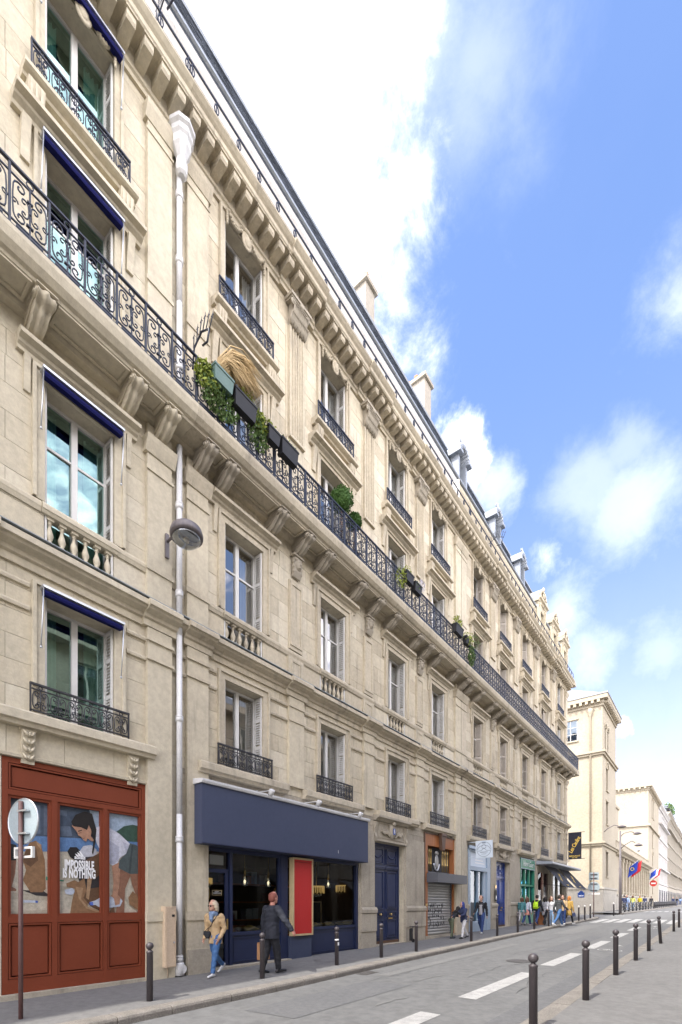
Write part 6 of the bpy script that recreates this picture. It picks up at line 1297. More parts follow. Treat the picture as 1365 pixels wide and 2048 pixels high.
# ---- far street furniture
p = px_ground(1188, 1834, lp_z); s2 = thing('road_sign', 'rectangular and round road signs seen from behind at the street corner', 'sign', tuple(p)); k_ = (p - Vector((DCAM, 0, ZCAM))).length / 967
obj('pole', MB().lathe([(.035, 0), (.035, 3.5)], n=8), 'pole_brown', s2); bx(s2, 'sign_plate', 'sign_back', -.35, .35, .04, .06, 2.9, 3.5); obj('sign_disc', MB().lathe([(.001, .04), (.42, .04), (.42, .06), (.001, .061)], (0, 0, 2.35), 20, False, 'y'), 'sign_back', s2); bx(s2, 'small_plate', 'white_paint', -.42, .42, .04, .06, 1.75, 1.9)
for z in (2.1, 2.6, 3.05, 3.35): bx(s2, 'clamp', 'iron_black', -.25, .25, -.03, .035, z - .02, z + .02)
p = px_ground(1241, 1827, lp_z); sl_ = thing('street_lamp', 'tall grey street lamp post with two arms and a camera beside the school', 'lamp', tuple(p)); u = (p - Vector((DCAM, 0, ZCAM))).length / 1100
H = (1827 - 1662) * (p.y * math.cos(ACAM) + (DCAM - p.x) * math.sin(ACAM)) / FPX
obj('post', MB().lathe([(.13, 0), (.13, H * .55), (.09, H * .56), (.08, H)], n=10), 'lamp_body', sl_)
obj('arm', MB().tube([(0, 0, H * .93), (.3, 0, H * .97), (.8, .1, H * .985), (1.1, .1, H * .97)], .04, 6), 'lamp_body', sl_); obj('arm', MB().tube([(0, 0, H * .78), (.4, 0, H * .83), (.9, .1, H * .87), (1.2, .1, H * .85)], .04, 6), 'lamp_body', sl_)
for x, z in ((1.35, H * .95), (1.45, H * .81)): obj('lamp_head', MB().lathe([(.001, .22), (.12, .2), (.34, .05), (.36, 0), (.2, -.06), (.001, -.08)], (x, .1, z), 14), 'lamp_body', sl_)
obj('camera_dome', MB().lathe([(.16, .1), (.18, 0), (.1, -.15), (.001, -.2)], (1.45, .1, H * .76), 10), 'white_paint', sl_)
wl2 = thing('wall_lamp', 'grey street lamp on a curved bracket on the school tower', 'lamp'); yt, zt = PZ(1194, 1652)
obj('arm', MB().tube([(.0, 57, zt - .1), (.3, 57, zt + .2), (.9, 57, zt + .5), (1.3, 57, zt + .4)], .04, 6), 'lamp_body', wl2); obj('lamp_head', MB().lathe([(.001, .22), (.14, .2), (.42, .05), (.44, 0), (.2, -.06), (.001, -.08)], (1.6, 57, zt + .25), 14), 'lamp_body', wl2)
nps = thing('street_name_plate', 'blue enamel street name plate on the tower base wall', 'sign')
bx(nps, 'plate', 'blue_enamel', -2.3, -1.66, 55.775, 55.79, 2.35, 2.85); obj('plate_cap', MB().lathe([(.001, -.01), (.2, -.01), (.2, .01), (.001, .011)], (-1.98, 55.78, 2.85), 12, False, 'y'), 'blue_enamel', nps)
[bx(nps, 'print_line', 'white_print', -1.98 - w, -1.98 + w, 55.77, 55.774, z, z + .07) for w, z in ((.1, 2.86), (.1, 2.66), (.22, 2.48))]
for i, (px, py, lab) in enumerate(((1292, 1813, 'white direction boards and red no-entry sign on one pole by the crossing'),)):
    p = px_ground(px, py, lp_z); ns = thing('road_sign', lab, 'sign', tuple(p)); mpp = (p.y * math.cos(ACAM) + (DCAM - p.x) * math.sin(ACAM)) / FPX
    mat('sign_red', (.55, .03, .02), .4, fine=0); hh = lambda y: (py - y) * mpp
    obj('pole', MB().lathe([(.05, 0), (.05, hh(1745))], n=8), 'lamp_body', ns); bx(ns, 'sign_board', 'sign_back', -7 * mpp, 8 * mpp, -.07, -.05, hh(1760), hh(1746)); bx(ns, 'sign_board', 'white_paint', -8 * mpp, 7 * mpp, -.07, -.05, hh(1773), hh(1762))
    obj('no_entry_disc', MB().lathe([(.001, 0), (6.2 * mpp, 0), (6.2 * mpp, .03), (.001, .031)], (13 * mpp, -.1, hh(1767)), 24, False, 'y'), 'sign_red', ns); bx(ns, 'no_entry_bar', 'white_print', 9 * mpp, 17 * mpp, -.112, -.104, hh(1768.4), hh(1765.6))
def flag(y, z, cols, label, s=1.0):
    f = thing('flag', label, 'flag'); obj('flagpole', MB().tube([(0, y, z), (1.5 * s, y, z + 1.3 * s)], .025, 6), 'white_paint', f)
    for i, (m, dx) in enumerate(cols):
        mb = MB(); n = 6; vs = []
        for a in range(n + 1):
            for b in range(n + 1):
                u, v = a / n, b / n; vs.append((.5 * s + u * 1.0 * s + dx - v * .15, y + .10 * math.sin(v * 5 + u * 3) + .25 * i, z + .45 * s + u * .85 * s - v * 1.35 * s))
        mb.add(vs, [(a * (n + 1) + b, (a + 1) * (n + 1) + b, (a + 1) * (n + 1) + b + 1, a * (n + 1) + b + 1) for a in range(n) for b in range(n)], True); obj('cloth', mb, m, f)
    return f
mat('flag_blue', (.02, .06, .42), .8, fine=.05); mat('flag_red', (.5, .02, .03), .8, fine=.05); mat('flag_star', (.8, .6, .05), .8, fine=0)
yf, zf_ = PZ(1250, 1742); f1 = flag(yf, zf_, (('flag_blue', 0), ('flag_red', .35)), 'blue starred flag with red flag behind on the school wing wall', 1.0)
for k in range(12): t = k * math.pi / 6; obj('star', MB().lathe([(.001, -.01), (.05, -.01), (.05, .01), (.001, .011)], (.85 + .18 * math.cos(t), yf - .2, zf_ + .2 + .18 * math.sin(t)), 5, False, 'y'), 'flag_star', f1)
yf, zf_ = PZ(1297, 1750); flag(yf, zf_, (('flag_blue', 0), ('white_print', .3), ('flag_red', .55)), 'tricolour flag at the far end of the school wing', .8)
def barrier(y0, y1, kind, label):
    b = thing('barrier', label, 'barrier', (0, 0, 0), 0, 'street barriers'); xx = lambda y: kl(y) - .5; zz = lambda y: lp_z(xx(y), y)
    def P(y, h): return (xx(y), y, zz(y) + h)
    obj('top_rail', MB().tube([P(y0, .9), P((y0 + y1) / 2, .9), P(y1, .9)], .045, 5), 'iron_black', b); obj('bottom_rail', MB().tube([P(y0, .2), P(y1, .2)], .03, 5), 'iron_black', b)
    for y in (y0, y1): obj('post', MB().tube([P(y, 0), P(y, .95)], .05, 6), 'iron_black', b)
    if kind == 'x': obj('cross_brace', MB().tube([P(y0, .2), P(y1, .9)], .03, 5), 'iron_black', b); obj('cross_brace', MB().tube([P(y0, .9), P(y1, .2)], .03, 5), 'iron_black', b)
    else:
        for i in range(1, 6): y = y0 + (y1 - y0) * i / 6; obj('bar', MB().tube([P(y, .2), P(y, .9)], .03, 5), 'iron_black', b)
for i in range(9): barrier(54 + i * 2.6, 56.3 + i * 2.6, 'x', 'black crossed street barrier along the kerb beside the school')
for i in range(14): barrier(80 + i * 2.6, 82.4 + i * 2.6, 'b', 'black barred street barrier along the kerb beyond the school')
# child scooter parked by the number 5 door
sc = thing('scooter', 'small black kick scooter folded against the pier beside the door', 'scooter', (.22, 15.98, gz(16)))
obj('deck', MB().box(-.05, .05, -.02, .03, .06, .5), 'rubber', sc); obj('stem', MB().tube([(.08, 0, .06), (.08, .02, .62)], .015, 6).tube([(-.06, .02, .6), (.16, .02, .6)], .015, 6), 'iron_black', sc)
for x, z in ((.08, .07), (.0, .46)): obj('wheel', MB().lathe([(.04, -.015), (.07, -.015), (.07, .015), (.04, .015)], (x, .045, z), 12, True, 'y'), 'rubber', sc)
# bistro terrace and A-board
ab = thing('sandwich_board', 'orange wooden sandwich board in front of the bistro', 'board', tuple(px_ground(1082, 1849, lp_z)))
obj('panel', MB().add([(-.25, -.22, 0), (.25, -.22, 0), (.25, -.03, 1.0), (-.25, -.03, 1.0), (-.25, -.25, 0), (.25, -.25, 0), (.25, -.06, 1.0), (-.25, -.06, 1.0)], [(0, 1, 2, 3), (7, 6, 5, 4), (0, 4, 5, 1), (1, 5, 6, 2), (2, 6, 7, 3), (3, 7, 4, 0)]), 'wood_orange', ab); obj('rear_leg', MB().tube([(-.22, .25, 0), (-.22, -.03, .97)], .02, 5).tube([(.22, .25, 0), (.22, -.03, .97)], .02, 5), 'wood_orange', ab)
# ================================================================ people
PEND = []
def soft(name, mb, m, parent, voxel, fold=0.0, fscale=9.0, smooth=3, seed=0):
    """overlapping closed shapes fused to one continuous skin (evaluated together at the end)"""
    me = mb.mesh(name, m); o = link(name, me, parent); PEND.append((o, voxel, fold, fscale, smooth, seed)); return o
def finish_soft():
    for o, vx, *_ in PEND:
        md = o.modifiers.new('r', 'REMESH'); md.mode = 'VOXEL'; md.voxel_size = vx; md.use_smooth_shade = True
        sm = o.modifiers.new('s', 'SMOOTH'); sm.factor = .5; sm.iterations = _[2]
    dg = bpy.context.evaluated_depsgraph_get()
    for o, vx, fold, fs, it, seed in PEND:
        me = bpy.data.meshes.new_from_object(o.evaluated_get(dg)); old = o.data
        if fold:
            nrm = [v.normal.copy() for v in me.vertices]
            for v, n in zip(me.vertices, nrm):
                q = v.co * fs; v.co += n * fold * (mnoise.noise(Vector((q.x + seed, q.y, q.z * 1.3))) + .5 * abs(mnoise.noise(Vector((q.x * 2.1, q.y * 2.1 + seed, q.z * 2.6)))))
        for p in me.polygons: p.use_smooth = True
        if not me.materials: me.materials.append(old.materials[0])
        o.modifiers.clear(); o.data = me; me.name = old.name.split('.')[0]
    PEND.clear()
def loft(mb, rings, n=14):
    """rings: (centre, rx_vec, ry_vec)"""
    vs = []
    for c, a, b in rings:
        for j in range(n): t = 2 * math.pi * j / n; vs.append(Vector(c) + Vector(a) * math.cos(t) + Vector(b) * math.sin(t))
    k = len(rings); fs = [(i * n + j, i * n + (j + 1) % n, (i + 1) * n + (j + 1) % n, (i + 1) * n + j) for i in range(k - 1) for j in range(n)]
    fs += [tuple(range(n - 1, -1, -1)), tuple((k - 1) * n + j for j in range(n))]
    return mb.add(vs, fs, True)
def limb(mb, pts, rs, n=10):
    P = [Vector(p) for p in pts]
    out, rr = [], []
    for i in range(len(P) - 1):
        for t in (0, .33, .66): out.append(P[i].lerp(P[i + 1], t)); rr.append(rs[i] + (rs[i + 1] - rs[i]) * t)
    out.append(P[-1]); rr.append(rs[-1]); mb.tube(out, rr, n)
    for p, r in zip(P, rs): mb.ball(p, r * .99, n=n, m=7)
SKIN = {}
def pmat(key, col, rough=.8, var=.85):
    n = 'cloth_%s' % key
    if n not in MATS: mat(n, col, rough, tuple(c * var for c in col), 14, .7, .25, 120, fine=.06)
    return n
mat('skin', (.50, .29, .21), .55, (.44, .25, .18), 10, .6, fine=.05); mat('skin_tan', (.38, .21, .14), .55, (.33, .18, .12), 10, .6, fine=.05); mat('skin_red', (.52, .24, .18), .5, (.46, .2, .15), 10, .6, fine=.05)
mat('eye_dark', (.02, .018, .016), .2, fine=0); mat('lip', (.35, .12, .10), .5, fine=0)
def person(px, py, zf, head_deg, H, label, q, pose, group=None, near=0, pos=None):
    p = pos or px_ground(px, py, zf); t = thing('person', label, 'person', tuple(p), R(head_deg), group)
    V = Vector; VX_ = {2: .008, 1: .012, 0: .02}[near]; CV = {2: .011, 1: .015, 0: .024}[near]
    lean = R(pose.get('lean', 4)); tw = pose.get('twist', 0)
    def sp(x, y, z): return V((x * math.cos(lean) + z * math.sin(lean), y, z * math.cos(lean) - x * math.sin(lean))) * H
    legs = []; low = 9
    for s, (hp, kb, fp) in zip((1, -1), pose['legs']):
        h = V((0, s * .05, 0)) * H; a = R(hp); k = h + V((math.sin(a), s * .004, -math.cos(a))) * .245 * H; b = a - R(kb); an = k + V((math.sin(b), 0, -math.cos(b))) * .245 * H
        f = R(fp); toe = an + V((math.cos(f) * .105, s * .01, -.022 - math.sin(f) * .10)) * H; heel = an + V((-.030 * math.cos(f) - .022 * math.sin(f), 0, -.028 * math.cos(f) + .03 * math.sin(f))) * H
        legs.append((h, k, an, toe, heel, s)); low = min(low, toe.z - .014 * H, heel.z - .014 * H)
    up = V((0, 0, -low))
    legs = [tuple(v + up for v in L[:5]) + (L[5],) for L in legs]
    def S(x, y, z): return sp(x, y, z) + up
    arms = []
    for s, (sf, ab, eb) in zip((1, -1), pose['arms']):
        sh = S(-.005, s * .108, .272); a, b = R(sf) + lean * .3, R(ab)
        d = V((math.sin(a) * math.cos(b), s * math.sin(b), -math.cos(a) * math.cos(b))); el = sh + d * .172 * H
        a2 = a + R(eb); d2 = V((math.sin(a2) * math.cos(b * .7), s * math.sin(b * .7) - s * pose.get('in', 0) * math.sin(R(eb)), -math.cos(a2) * math.cos(b * .7))).normalized(); wr = el + d2 * .15 * H
        arms.append((sh, el, wr, d2, s))
    hc = S(.015, 0, .402); hy = R(pose.get('yaw', 0)); fwd = V((math.cos(hy), math.sin(hy), pose.get('nod', 0))).normalized(); side = V((0, 0, 1)).cross(fwd).normalized(); upv = fwd.cross(side)
    def HD(f, s, u): return hc + (fwd * f + side * s + upv * u) * H
    bw = q.get('bulk', 1.0)
    # --- body: head with face, neck, torso, arms, hands, legs in one skin
    b = MB(); sk = q.get('skin', 'skin')
    loft(b, [(HD(.004, 0, .062), fwd * .034 * H, side * .030 * H), (HD(0, 0, .045), fwd * .052 * H, side * .042 * H), (HD(0, 0, .015), fwd * .056 * H, side * .046 * H), (HD(.004, 0, -.015), fwd * .050 * H, side * .042 * H), (HD(.012, 0, -.04), fwd * .038 * H, side * .034 * H), (HD(.018, 0, -.058), fwd * .022 * H, side * .02 * H)], 12)
    b.ball(HD(0, 0, .05), .04 * H, n=10, m=7); b.ball(HD(.058, 0, -.008), .0095 * H, n=7, m=5); b.tube([HD(.05, 0, .014), HD(.062, 0, -.008)], [.005 * H, .008 * H], 6); b.ball(HD(.046, 0, -.048), .012 * H, n=7, m=5); b.tube([HD(.05, -.012, -.031), HD(.055, 0, -.03), HD(.05, .012, -.031)], .005 * H, 5); b.tube([HD(.046, -.026, .02), HD(.053, 0, .021), HD(.046, .026, .02)], .006 * H, 5)
    for s in (1, -1): b.ball(HD(-.004, s * .046, 0), .014 * H, .006 * H, .02 * H, 8, 6)
    limb(b, [S(-.006, 0, .285), HD(-.008, 0, -.035)], [.036 * H, .031 * H])
    loft(b, [(S(0, 0, -.03), (.055 * H, 0, 0), (0, .075 * H, 0)), (S(0, 0, .10), (.05 * H, 0, 0), (0, .065 * H, 0)), (S(.005, 0, .2), (.056 * H, 0, 0), (0, .078 * H, 0)), (S(-.004, 0, .28), (.035 * H, 0, 0), (0, .07 * H, 0))])
    for sh, el, wr, d2, s in arms:
        limb(b, [sh, el, wr], [.028 * H, .023 * H, .016 * H]); o1 = d2.orthogonal().normalized()
        sd = V((0, -s, 0)); acr = (V((1, 0, 0)) - d2 * d2.x).normalized(); pal = wr + d2 * .03 * H; curl = (sd - d2 * sd.dot(d2)).normalized()
        loft(b, [(wr - d2 * .005 * H, acr * .013 * H, curl * .010 * H), (pal, acr * .023 * H, curl * .010 * H), (wr + d2 * .055 * H, acr * .024 * H, curl * .009 * H)], 8)
        g = pose.get('grip', 0) if (s == pose.get('gripside', 1)) else .35
        for i, (off, L) in enumerate(((.018, .036), (.006, .042), (-.006, .040), (-.018, .031))):
            r0 = wr + d2 * .053 * H + acr * off * H; r1 = r0 + (d2 * (1 - g * .7) + curl * g * .8).normalized() * L * .55 * H; r2 = r1 + (d2 * (1 - g * 1.6) + curl * g * 1.5).normalized() * L * .5 * H
            b.tube([r0, r1, r2], [.0055 * H, .005 * H, .004 * H], 6)
        th = wr + d2 * .018 * H + acr * .018 * H; b.tube([th, th + (acr * .8 + d2 * .7 + curl * .3).normalized() * .022 * H, th + (acr * .7 + d2 * 1.3 + curl * .5).normalized() * .042 * H], [.007 * H, .006 * H, .0045 * H], 6)
    for h, k, an, toe, heel, s in legs:
        limb(b, [h, k, an], [.05 * H, .032 * H, .02 * H]); limb(b, [heel, toe], [.014 * H, .011 * H])
    soft('body', b, sk, t, VX_, smooth=2)
    for s in (1, -1): obj('eye', MB().ball(HD(.0475, s * .019, .006), .0062 * H, n=7, m=5), 'eye_dark', t)
    # --- trousers
    tm = MB(); fl = q.get('flare', 1.0)
    for h, k, an, toe, heel, s in legs: limb(tm, [h + V((0, 0, .01 * H)), k, k.lerp(an, q.get('hem', .93))], [.056 * H * bw, .039 * H * fl, .029 * H * fl])
    loft(tm, [(S(0, 0, -.045), (.06 * H * bw, 0, 0), (0, .082 * H * bw, 0)), (S(0, 0, .02), (.062 * H * bw, 0, 0), (0, .083 * H * bw, 0)), (S(0, 0, .085), (.054 * H * bw, 0, 0), (0, .073 * H * bw, 0))])
    soft('trousers', tm, q['bottom'], t, CV, .012 * H / 1.7, 13, 2, px)
    # --- top or coat with sleeves
    cm_ = MB(); L = q.get('coat', -.02); tk = q.get('thick', 1.0) * bw
    rg_ = [(S(0, 0, L), (.066 * H * tk * q.get('hemw', 1.0), 0, 0), (0, .088 * H * tk * q.get('hemw', 1.0), 0)), (S(0, 0, .04), (.064 * H * tk, 0, 0), (0, .085 * H * tk, 0)), (S(0, 0, .11), (.060 * H * tk, 0, 0), (0, .079 * H * tk, 0)), (S(.006, 0, .2), (.068 * H * tk, 0, 0), (0, .092 * H * tk, 0)), (S(-.004, 0, .26), (.055 * H * tk, 0, 0), (0, .098 * H * tk, 0)), (S(-.006, 0, .298), (.038 * H, 0, 0), (0, .05 * H, 0))]
    loft(cm_, rg_)
    for sh, el, wr, d2, s in arms: limb(cm_, [sh, el, el.lerp(wr, q.get('sleeve', .95))], [.038 * H * tk, .032 * H * tk, .025 * H * tk])
    if q.get('collar', True): loft(cm_, [(S(-.006, 0, .285), (.044 * H, 0, 0), (0, .05 * H, 0)), (S(-.008, 0, .318), (.04 * H, 0, 0), (0, .044 * H, 0))])
    soft(q.get('topname', 'jacket'), cm_, q['top'], t, CV, .013 * H / 1.7, 12, 3, px * 2)
    if 'shirt' in q:
        sm_ = MB(); loft(sm_, [(S(.05, 0, L + .03), (.028 * H * tk, 0, 0), (0, .045 * H, 0)), (S(.05, 0, .12), (.026 * H * tk, 0, 0), (0, .042 * H, 0)), (S(.052, 0, .24), (.026 * H * tk, 0, 0), (0, .045 * H, 0))]); soft('shirt', sm_, q['shirt'], t, CV, .004, 10, 2, px)
    # --- shoes
    for h, k, an, toe, heel, s in legs:
        sm_ = MB(); up_ = (an - heel).normalized() * .012 * H; limb(sm_, [heel, heel.lerp(toe, .5) + V((0, 0, .006 * H)), toe], [.021 * H, .022 * H, .017 * H]); limb(sm_, [heel.lerp(an, .2), an], [.022 * H, .022 * H]); soft('shoe', sm_, q['shoe'], t, CV * .8, smooth=2)
    # --- hair
    hs = q.get('hairstyle', 'short'); hm = MB()
    if hs != 'none':
        if hs == 'hood':
            hm.ball(HD(-.018, 0, .012), .066 * H, .064 * H, .084 * H, 12, 9); limb(hm, [HD(-.03, 0, -.02), S(-.02, 0, .29)], [.055 * H, .06 * H])
        else:
            hm.ball(HD(-.012, 0, .030), .058 * H, .054 * H, .052 * H, 12, 9); hm.ball(HD(-.026, 0, .005), .044 * H, .05 * H, .055 * H, 12, 9)
            if hs in ('bob', 'long'):
                dn = -.05 if hs == 'bob' else -.15
                for s in (1, -1): limb(hm, [HD(-.005, s * .044, .025), HD(-.012, s * .052, -.01), HD(-.02, s * .05, dn)], [.022 * H, .024 * H, .016 * H])
                limb(hm, [HD(-.04, 0, .02), HD(-.05, 0, dn)], [.04 * H, .035 * H]); 
                if q.get('blown'): limb(hm, [HD(-.03, -.03, -.02), HD(-.07, -.06, -.04), HD(-.10, -.08, -.035)], [.03 * H, .022 * H, .008 * H])
            if hs == 'bun': hm.ball(HD(-.06, 0, .05), .028 * H, n=9, m=7)
        soft('hair' if hs != 'hood' else 'hood', hm, q['hair'], t, CV * .8, .006, 22, 2, px * 3)
    return dict(t=t, arms=arms, S=S, HD=HD, H=H, legs=legs, M=Matrix.Translation(p) @ Matrix.Rotation(R(head_deg), 4, 'Z'))
WALK = [(24, 6, 0), (-16, 30, 38)]; WALK2 = [(-18, 26, 34), (22, 4, 0)]; STAND = [(4, 2, 0), (-3, 3, 0)]
jeans = pmat('jeans', (.05, .13, .30)); jeansl = pmat('jeans_light', (.24, .36, .52)); jeansd = pmat('jeans_dark', (.02, .045, .15)); suit = pmat('suit', (.016, .019, .030)); suitp = pmat('suit_trousers', (.011, .012, .017)); beige = pmat('beige', (.48, .34, .19)); white = pmat('white', (.62, .62, .64)); black = pmat('black', (.016, .017, .022))
pale = pmat('pale', (.55, .58, .66)); mustard = pmat('mustard', (.42, .26, .06)); navy = pmat('navy', (.025, .035, .09)); olive = pmat('olive', (.10, .12, .075)); grey = pmat('grey', (.38, .38, .41)); pink = pmat('pink', (.55, .25, .20)); neon = pmat('neon', (.45, .72, .02)); yellow = pmat('yellow', (.75, .60, .03)); lime = pmat('lime', (.45, .47, .12)); skyb = pmat('skyblue', (.25, .36, .62)); blond = pmat('blond', (.52, .44, .32)); brown = pmat('brown_hair', (.10, .05, .03)); redh = pmat('red_hair', (.22, .07, .05)); darkh = pmat('dark_hair', (.02, .016, .014)); shoew = pmat('shoe_white', (.66, .66, .66), .6); shoeb = pmat('shoe_black', (.015, .015, .017), .35); scarf = pmat('scarf', (.16, .23, .36)); hoodb = pmat('hood_blue', (.03, .05, .22)); kraft = pmat('kraft', (.40, .21, .10)); ginger = pmat('ginger', (.45, .16, .03))
# woman in beige jacket
P1 = person(431, 1951, lp_z, -72, 1.66, 'person in beige jacket, scarf, sunglasses and blue jeans walking past shop', dict(bottom=jeans, top=beige, shoe=shoew, hair=blond, hairstyle='bob', blown=True, coat=-.09, thick=1.02, hemw=1.1), dict(legs=[(20, 8, 4), (-14, 36, 40)], arms=[(-10, 9, 44), (-8, 8, 42)], lean=5, yaw=-20, **{'in': .35}), near=2)
t, S, HD, H = P1['t'], P1['S'], P1['HD'], P1['H']
sm_ = MB(); loft(sm_, [(S(.0, 0, .275), (.06 * H, 0, 0), (0, .062 * H, 0)), (S(.012, 0, .30), (.062 * H, 0, 0), (0, .06 * H, 0)), (S(.012, 0, .325), (.056 * H, 0, 0), (0, .054 * H, 0)), (S(.014, 0, .34), (.045 * H, 0, 0), (0, .045 * H, 0))]); limb(sm_, [S(.06, 0, .3), S(.075, .005, .25), S(.075, .01, .21)], [.03 * H, .028 * H, .012 * H]); soft('scarf', sm_, scarf, t, .011, .012, 16, 2, 3)
obj('sunglasses', MB().tube([HD(-.002, .048, .01), HD(.05, .034, .008), HD(.058, .0, .012), HD(.05, -.034, .008), HD(-.002, -.048, .01)], .003 * H, 5).ball(HD(.053, .019, .006), .006 * H, .015 * H, .013 * H, 8, 6).ball(HD(.053, -.019, .006), .006 * H, .015 * H, .013 * H, 8, 6), 'eye_dark', t)
sb = thing('shoulder_bag', 'black crossbody bag worn over the beige jacket', 'bag', tuple(t.location), t.rotation_euler.z)
m_ = MB(); c = S(.072, -.075, .04); loft(m_, [(c + Vector((0, 0, -.09)), (.025, 0, 0), (0, .055, 0)), (c, (.04, 0, 0), (0, .10, 0)), (c + Vector((0, 0, .07)), (.03, 0, 0), (0, .09, 0))]); soft('pouch', m_, black, sb, .011, .004, 12, 2)
obj('strap', MB().tube([c + Vector((.01, -.06, .06)), S(.078, -.01, .15), S(.07, .05, .24), S(.02, .07, .295), S(-.05, .03, .25), S(-.075, -.04, .12), c + Vector((-.07, -.02, .05))], .008, 5), black, sb)
# man in dark suit
P2 = person(543, 1947, lp_z, 84, 1.80, 'person in dark suit seen from behind, carrying a brown paper bag', dict(bottom=suitp, top=suit, shoe=shoeb, hair=redh, hairstyle='short', coat=-.10, thick=1.16, bulk=1.16, flare=1.25, skin='skin_red', shirt=white), dict(legs=[(-7, 10, 14), (11, 4, 0)], arms=[(0, 20, 8), (14, 36, 10)], lean=3, grip=.95, gripside=1), near=2)
t, S, H = P2['t'], P2['S'], P2['H']
obj('jacket_vent', MB().box(-.002, .002, -.004, .004, 0, .20).xform(Matrix.Translation(S(-.084, .0, -.10))), 'eye_dark', t)
hw = P2['arms'][0]; hp = hw[2] + hw[3] * .075 * H
pb = thing('paper_bag', 'brown kraft paper bag held by the person in the dark suit', 'bag', tuple(t.location), t.rotation_euler.z)
bz = hp.z - .10; obj('bag_body', MB().add([(hp.x - .13, hp.y - .075, bz - .40), (hp.x + .13, hp.y - .075, bz - .40), (hp.x + .13, hp.y + .075, bz - .40), (hp.x - .13, hp.y + .075, bz - .40), (hp.x - .14, hp.y - .05, bz), (hp.x + .14, hp.y - .05, bz), (hp.x + .14, hp.y + .05, bz), (hp.x - .14, hp.y + .05, bz), (hp.x - .12, hp.y, bz - .2), (hp.x + .12, hp.y, bz - .2)], [(0, 3, 2, 1), (0, 1, 5, 4), (1, 2, 9), (2, 6, 9), (6, 5, 9), (5, 1, 9), (2, 3, 7, 6), (3, 0, 8), (0, 4, 8), (4, 7, 8), (7, 3, 8)]), kraft, pb)
for s in (1, -1): obj('handle', MB().tube([(hp.x - .06, hp.y + s * .045, bz), (hp.x - .04, hp.y + s * .02, bz + .08), (hp.x + .0, hp.y, bz + .10), (hp.x + .04, hp.y + s * .02, bz + .08), (hp.x + .06, hp.y + s * .045, bz)], .006, 5), kraft, pb)
obj('print_line', MB().box(hp.x - .05, hp.x + .07, hp.y - .078, hp.y - .071, bz - .20, bz - .19).box(hp.x - .05, hp.x + .05, hp.y - .078, hp.y - .07, bz - .23, bz - .222), darkh, pb)
# two children by the roller shutter
person(903, 1877, lp_z, 62, 1.42, 'bending child in black hoodie and olive trousers beside the roller shutter', dict(bottom=olive, top=black, shoe=pmat('shoe_dark', (.03, .035, .04)), hair=darkh, hairstyle='hood', coat=-.02, thick=1.1), dict(legs=[(14, 10, 0), (2, 14, 8)], arms=[(42, 10, 30), (48, 8, 20)], lean=38), near=1)
person(928, 1877, lp_z, -108, 1.52, 'child in dark padded jacket with blue hood and white track trousers', dict(bottom=white, top=navy, shoe=shoeb, hair=hoodb, hairstyle='hood', coat=-.08, thick=1.2), dict(legs=[(20, 10, 0), (-18, 14, 18)], arms=[(36, 8, 40), (30, 8, 40)], lean=8), near=1)
person(963, 1867, lp_z, -82, 1.80, 'person in open black jacket and grey shirt walking past grey-blue shop', dict(bottom=jeansd, top=black, shirt=grey, shoe=shoew, hair=brown, hairstyle='short', coat=-.04, flare=1.15), dict(legs=WALK, arms=[(-14, 6, 14), (16, 6, 40)], lean=2), near=1)
# group near the green shop and bistro
p6 = person(1054, 1851, lp_z, 82, 1.68, 'person in pale top with pink jacket tied round the waist', dict(bottom=jeansd, top=pale, shoe=pmat('shoe_grey', (.35, .3, .3)), hair=brown, hairstyle='long', coat=-.0), dict(legs=WALK2, arms=[(10, 10, 20), (-10, 10, 15)]), near=1)
m_ = MB(); loft(m_, [(p6['S'](0, 0, -.14), (.085 * 1.68, 0, 0), (0, .10 * 1.68, 0)), (p6['S'](0, 0, -.02), (.075 * 1.68, 0, 0), (0, .095 * 1.68, 0)), (p6['S'](0, 0, .06), (.066 * 1.68, 0, 0), (0, .086 * 1.68, 0))]); soft('tied_jacket', m_, pink, p6['t'], .018, .02, 9, 2)
p7 = person(1074, 1851, lp_z, 86, 1.82, 'person in dark jacket carrying a neon yellow backpack', dict(bottom=jeansd, top=black, shoe=pmat('shoe_tan', (.3, .16, .1)), hair=darkh, coat=-.05, thick=1.1), dict(legs=WALK, arms=[(-8, 10, 20), (10, 10, 20)]), near=1)
bp = thing('backpack', 'neon yellow backpack on the person in the dark jacket', 'backpack', tuple(p7['t'].location), p7['t'].rotation_euler.z); m_ = MB(); S = p7['S']; loft(m_, [(S(-.10, 0, .02), (.05, 0, 0), (0, .12, 0)), (S(-.12, 0, .08), (.10, 0, 0), (0, .15, 0)), (S(-.115, 0, .19), (.09, 0, 0), (0, .14, 0)), (S(-.09, 0, .25), (.04, 0, 0), (0, .10, 0))]); soft('pack', m_, neon, bp, .018, .006, 10, 2)
for s in (1, -1): obj('strap', MB().tube([S(-.08, s * .05, .24), S(-.02, s * .06, .31), S(.07, s * .06, .25), S(.06, s * .08, .12), S(-.07, s * .07, .06)], .02, 5), neon, bp)
person(1103, 1851, lp_z, -70, 1.66, 'person in white top and light blue jeans beside the bistro', dict(bottom=jeansl, top=white, topname='top', shoe=shoew, hair=brown, hairstyle='long', coat=-.02), dict(legs=STAND, arms=[(10, 8, 40), (12, 8, 50)], yaw=20), near=1)
person(1118, 1852, lp_z, 60, 1.84, 'person in dark jacket and blue jeans striding past the bistro', dict(bottom=jeans, top=pmat('charcoal', (.05, .055, .06)), shoe=shoew, hair=darkh, coat=-.03, thick=1.1), dict(legs=[(26, 6, 0), (-24, 20, 30)], arms=[(-20, 12, 20), (22, 12, 30)]), near=1)
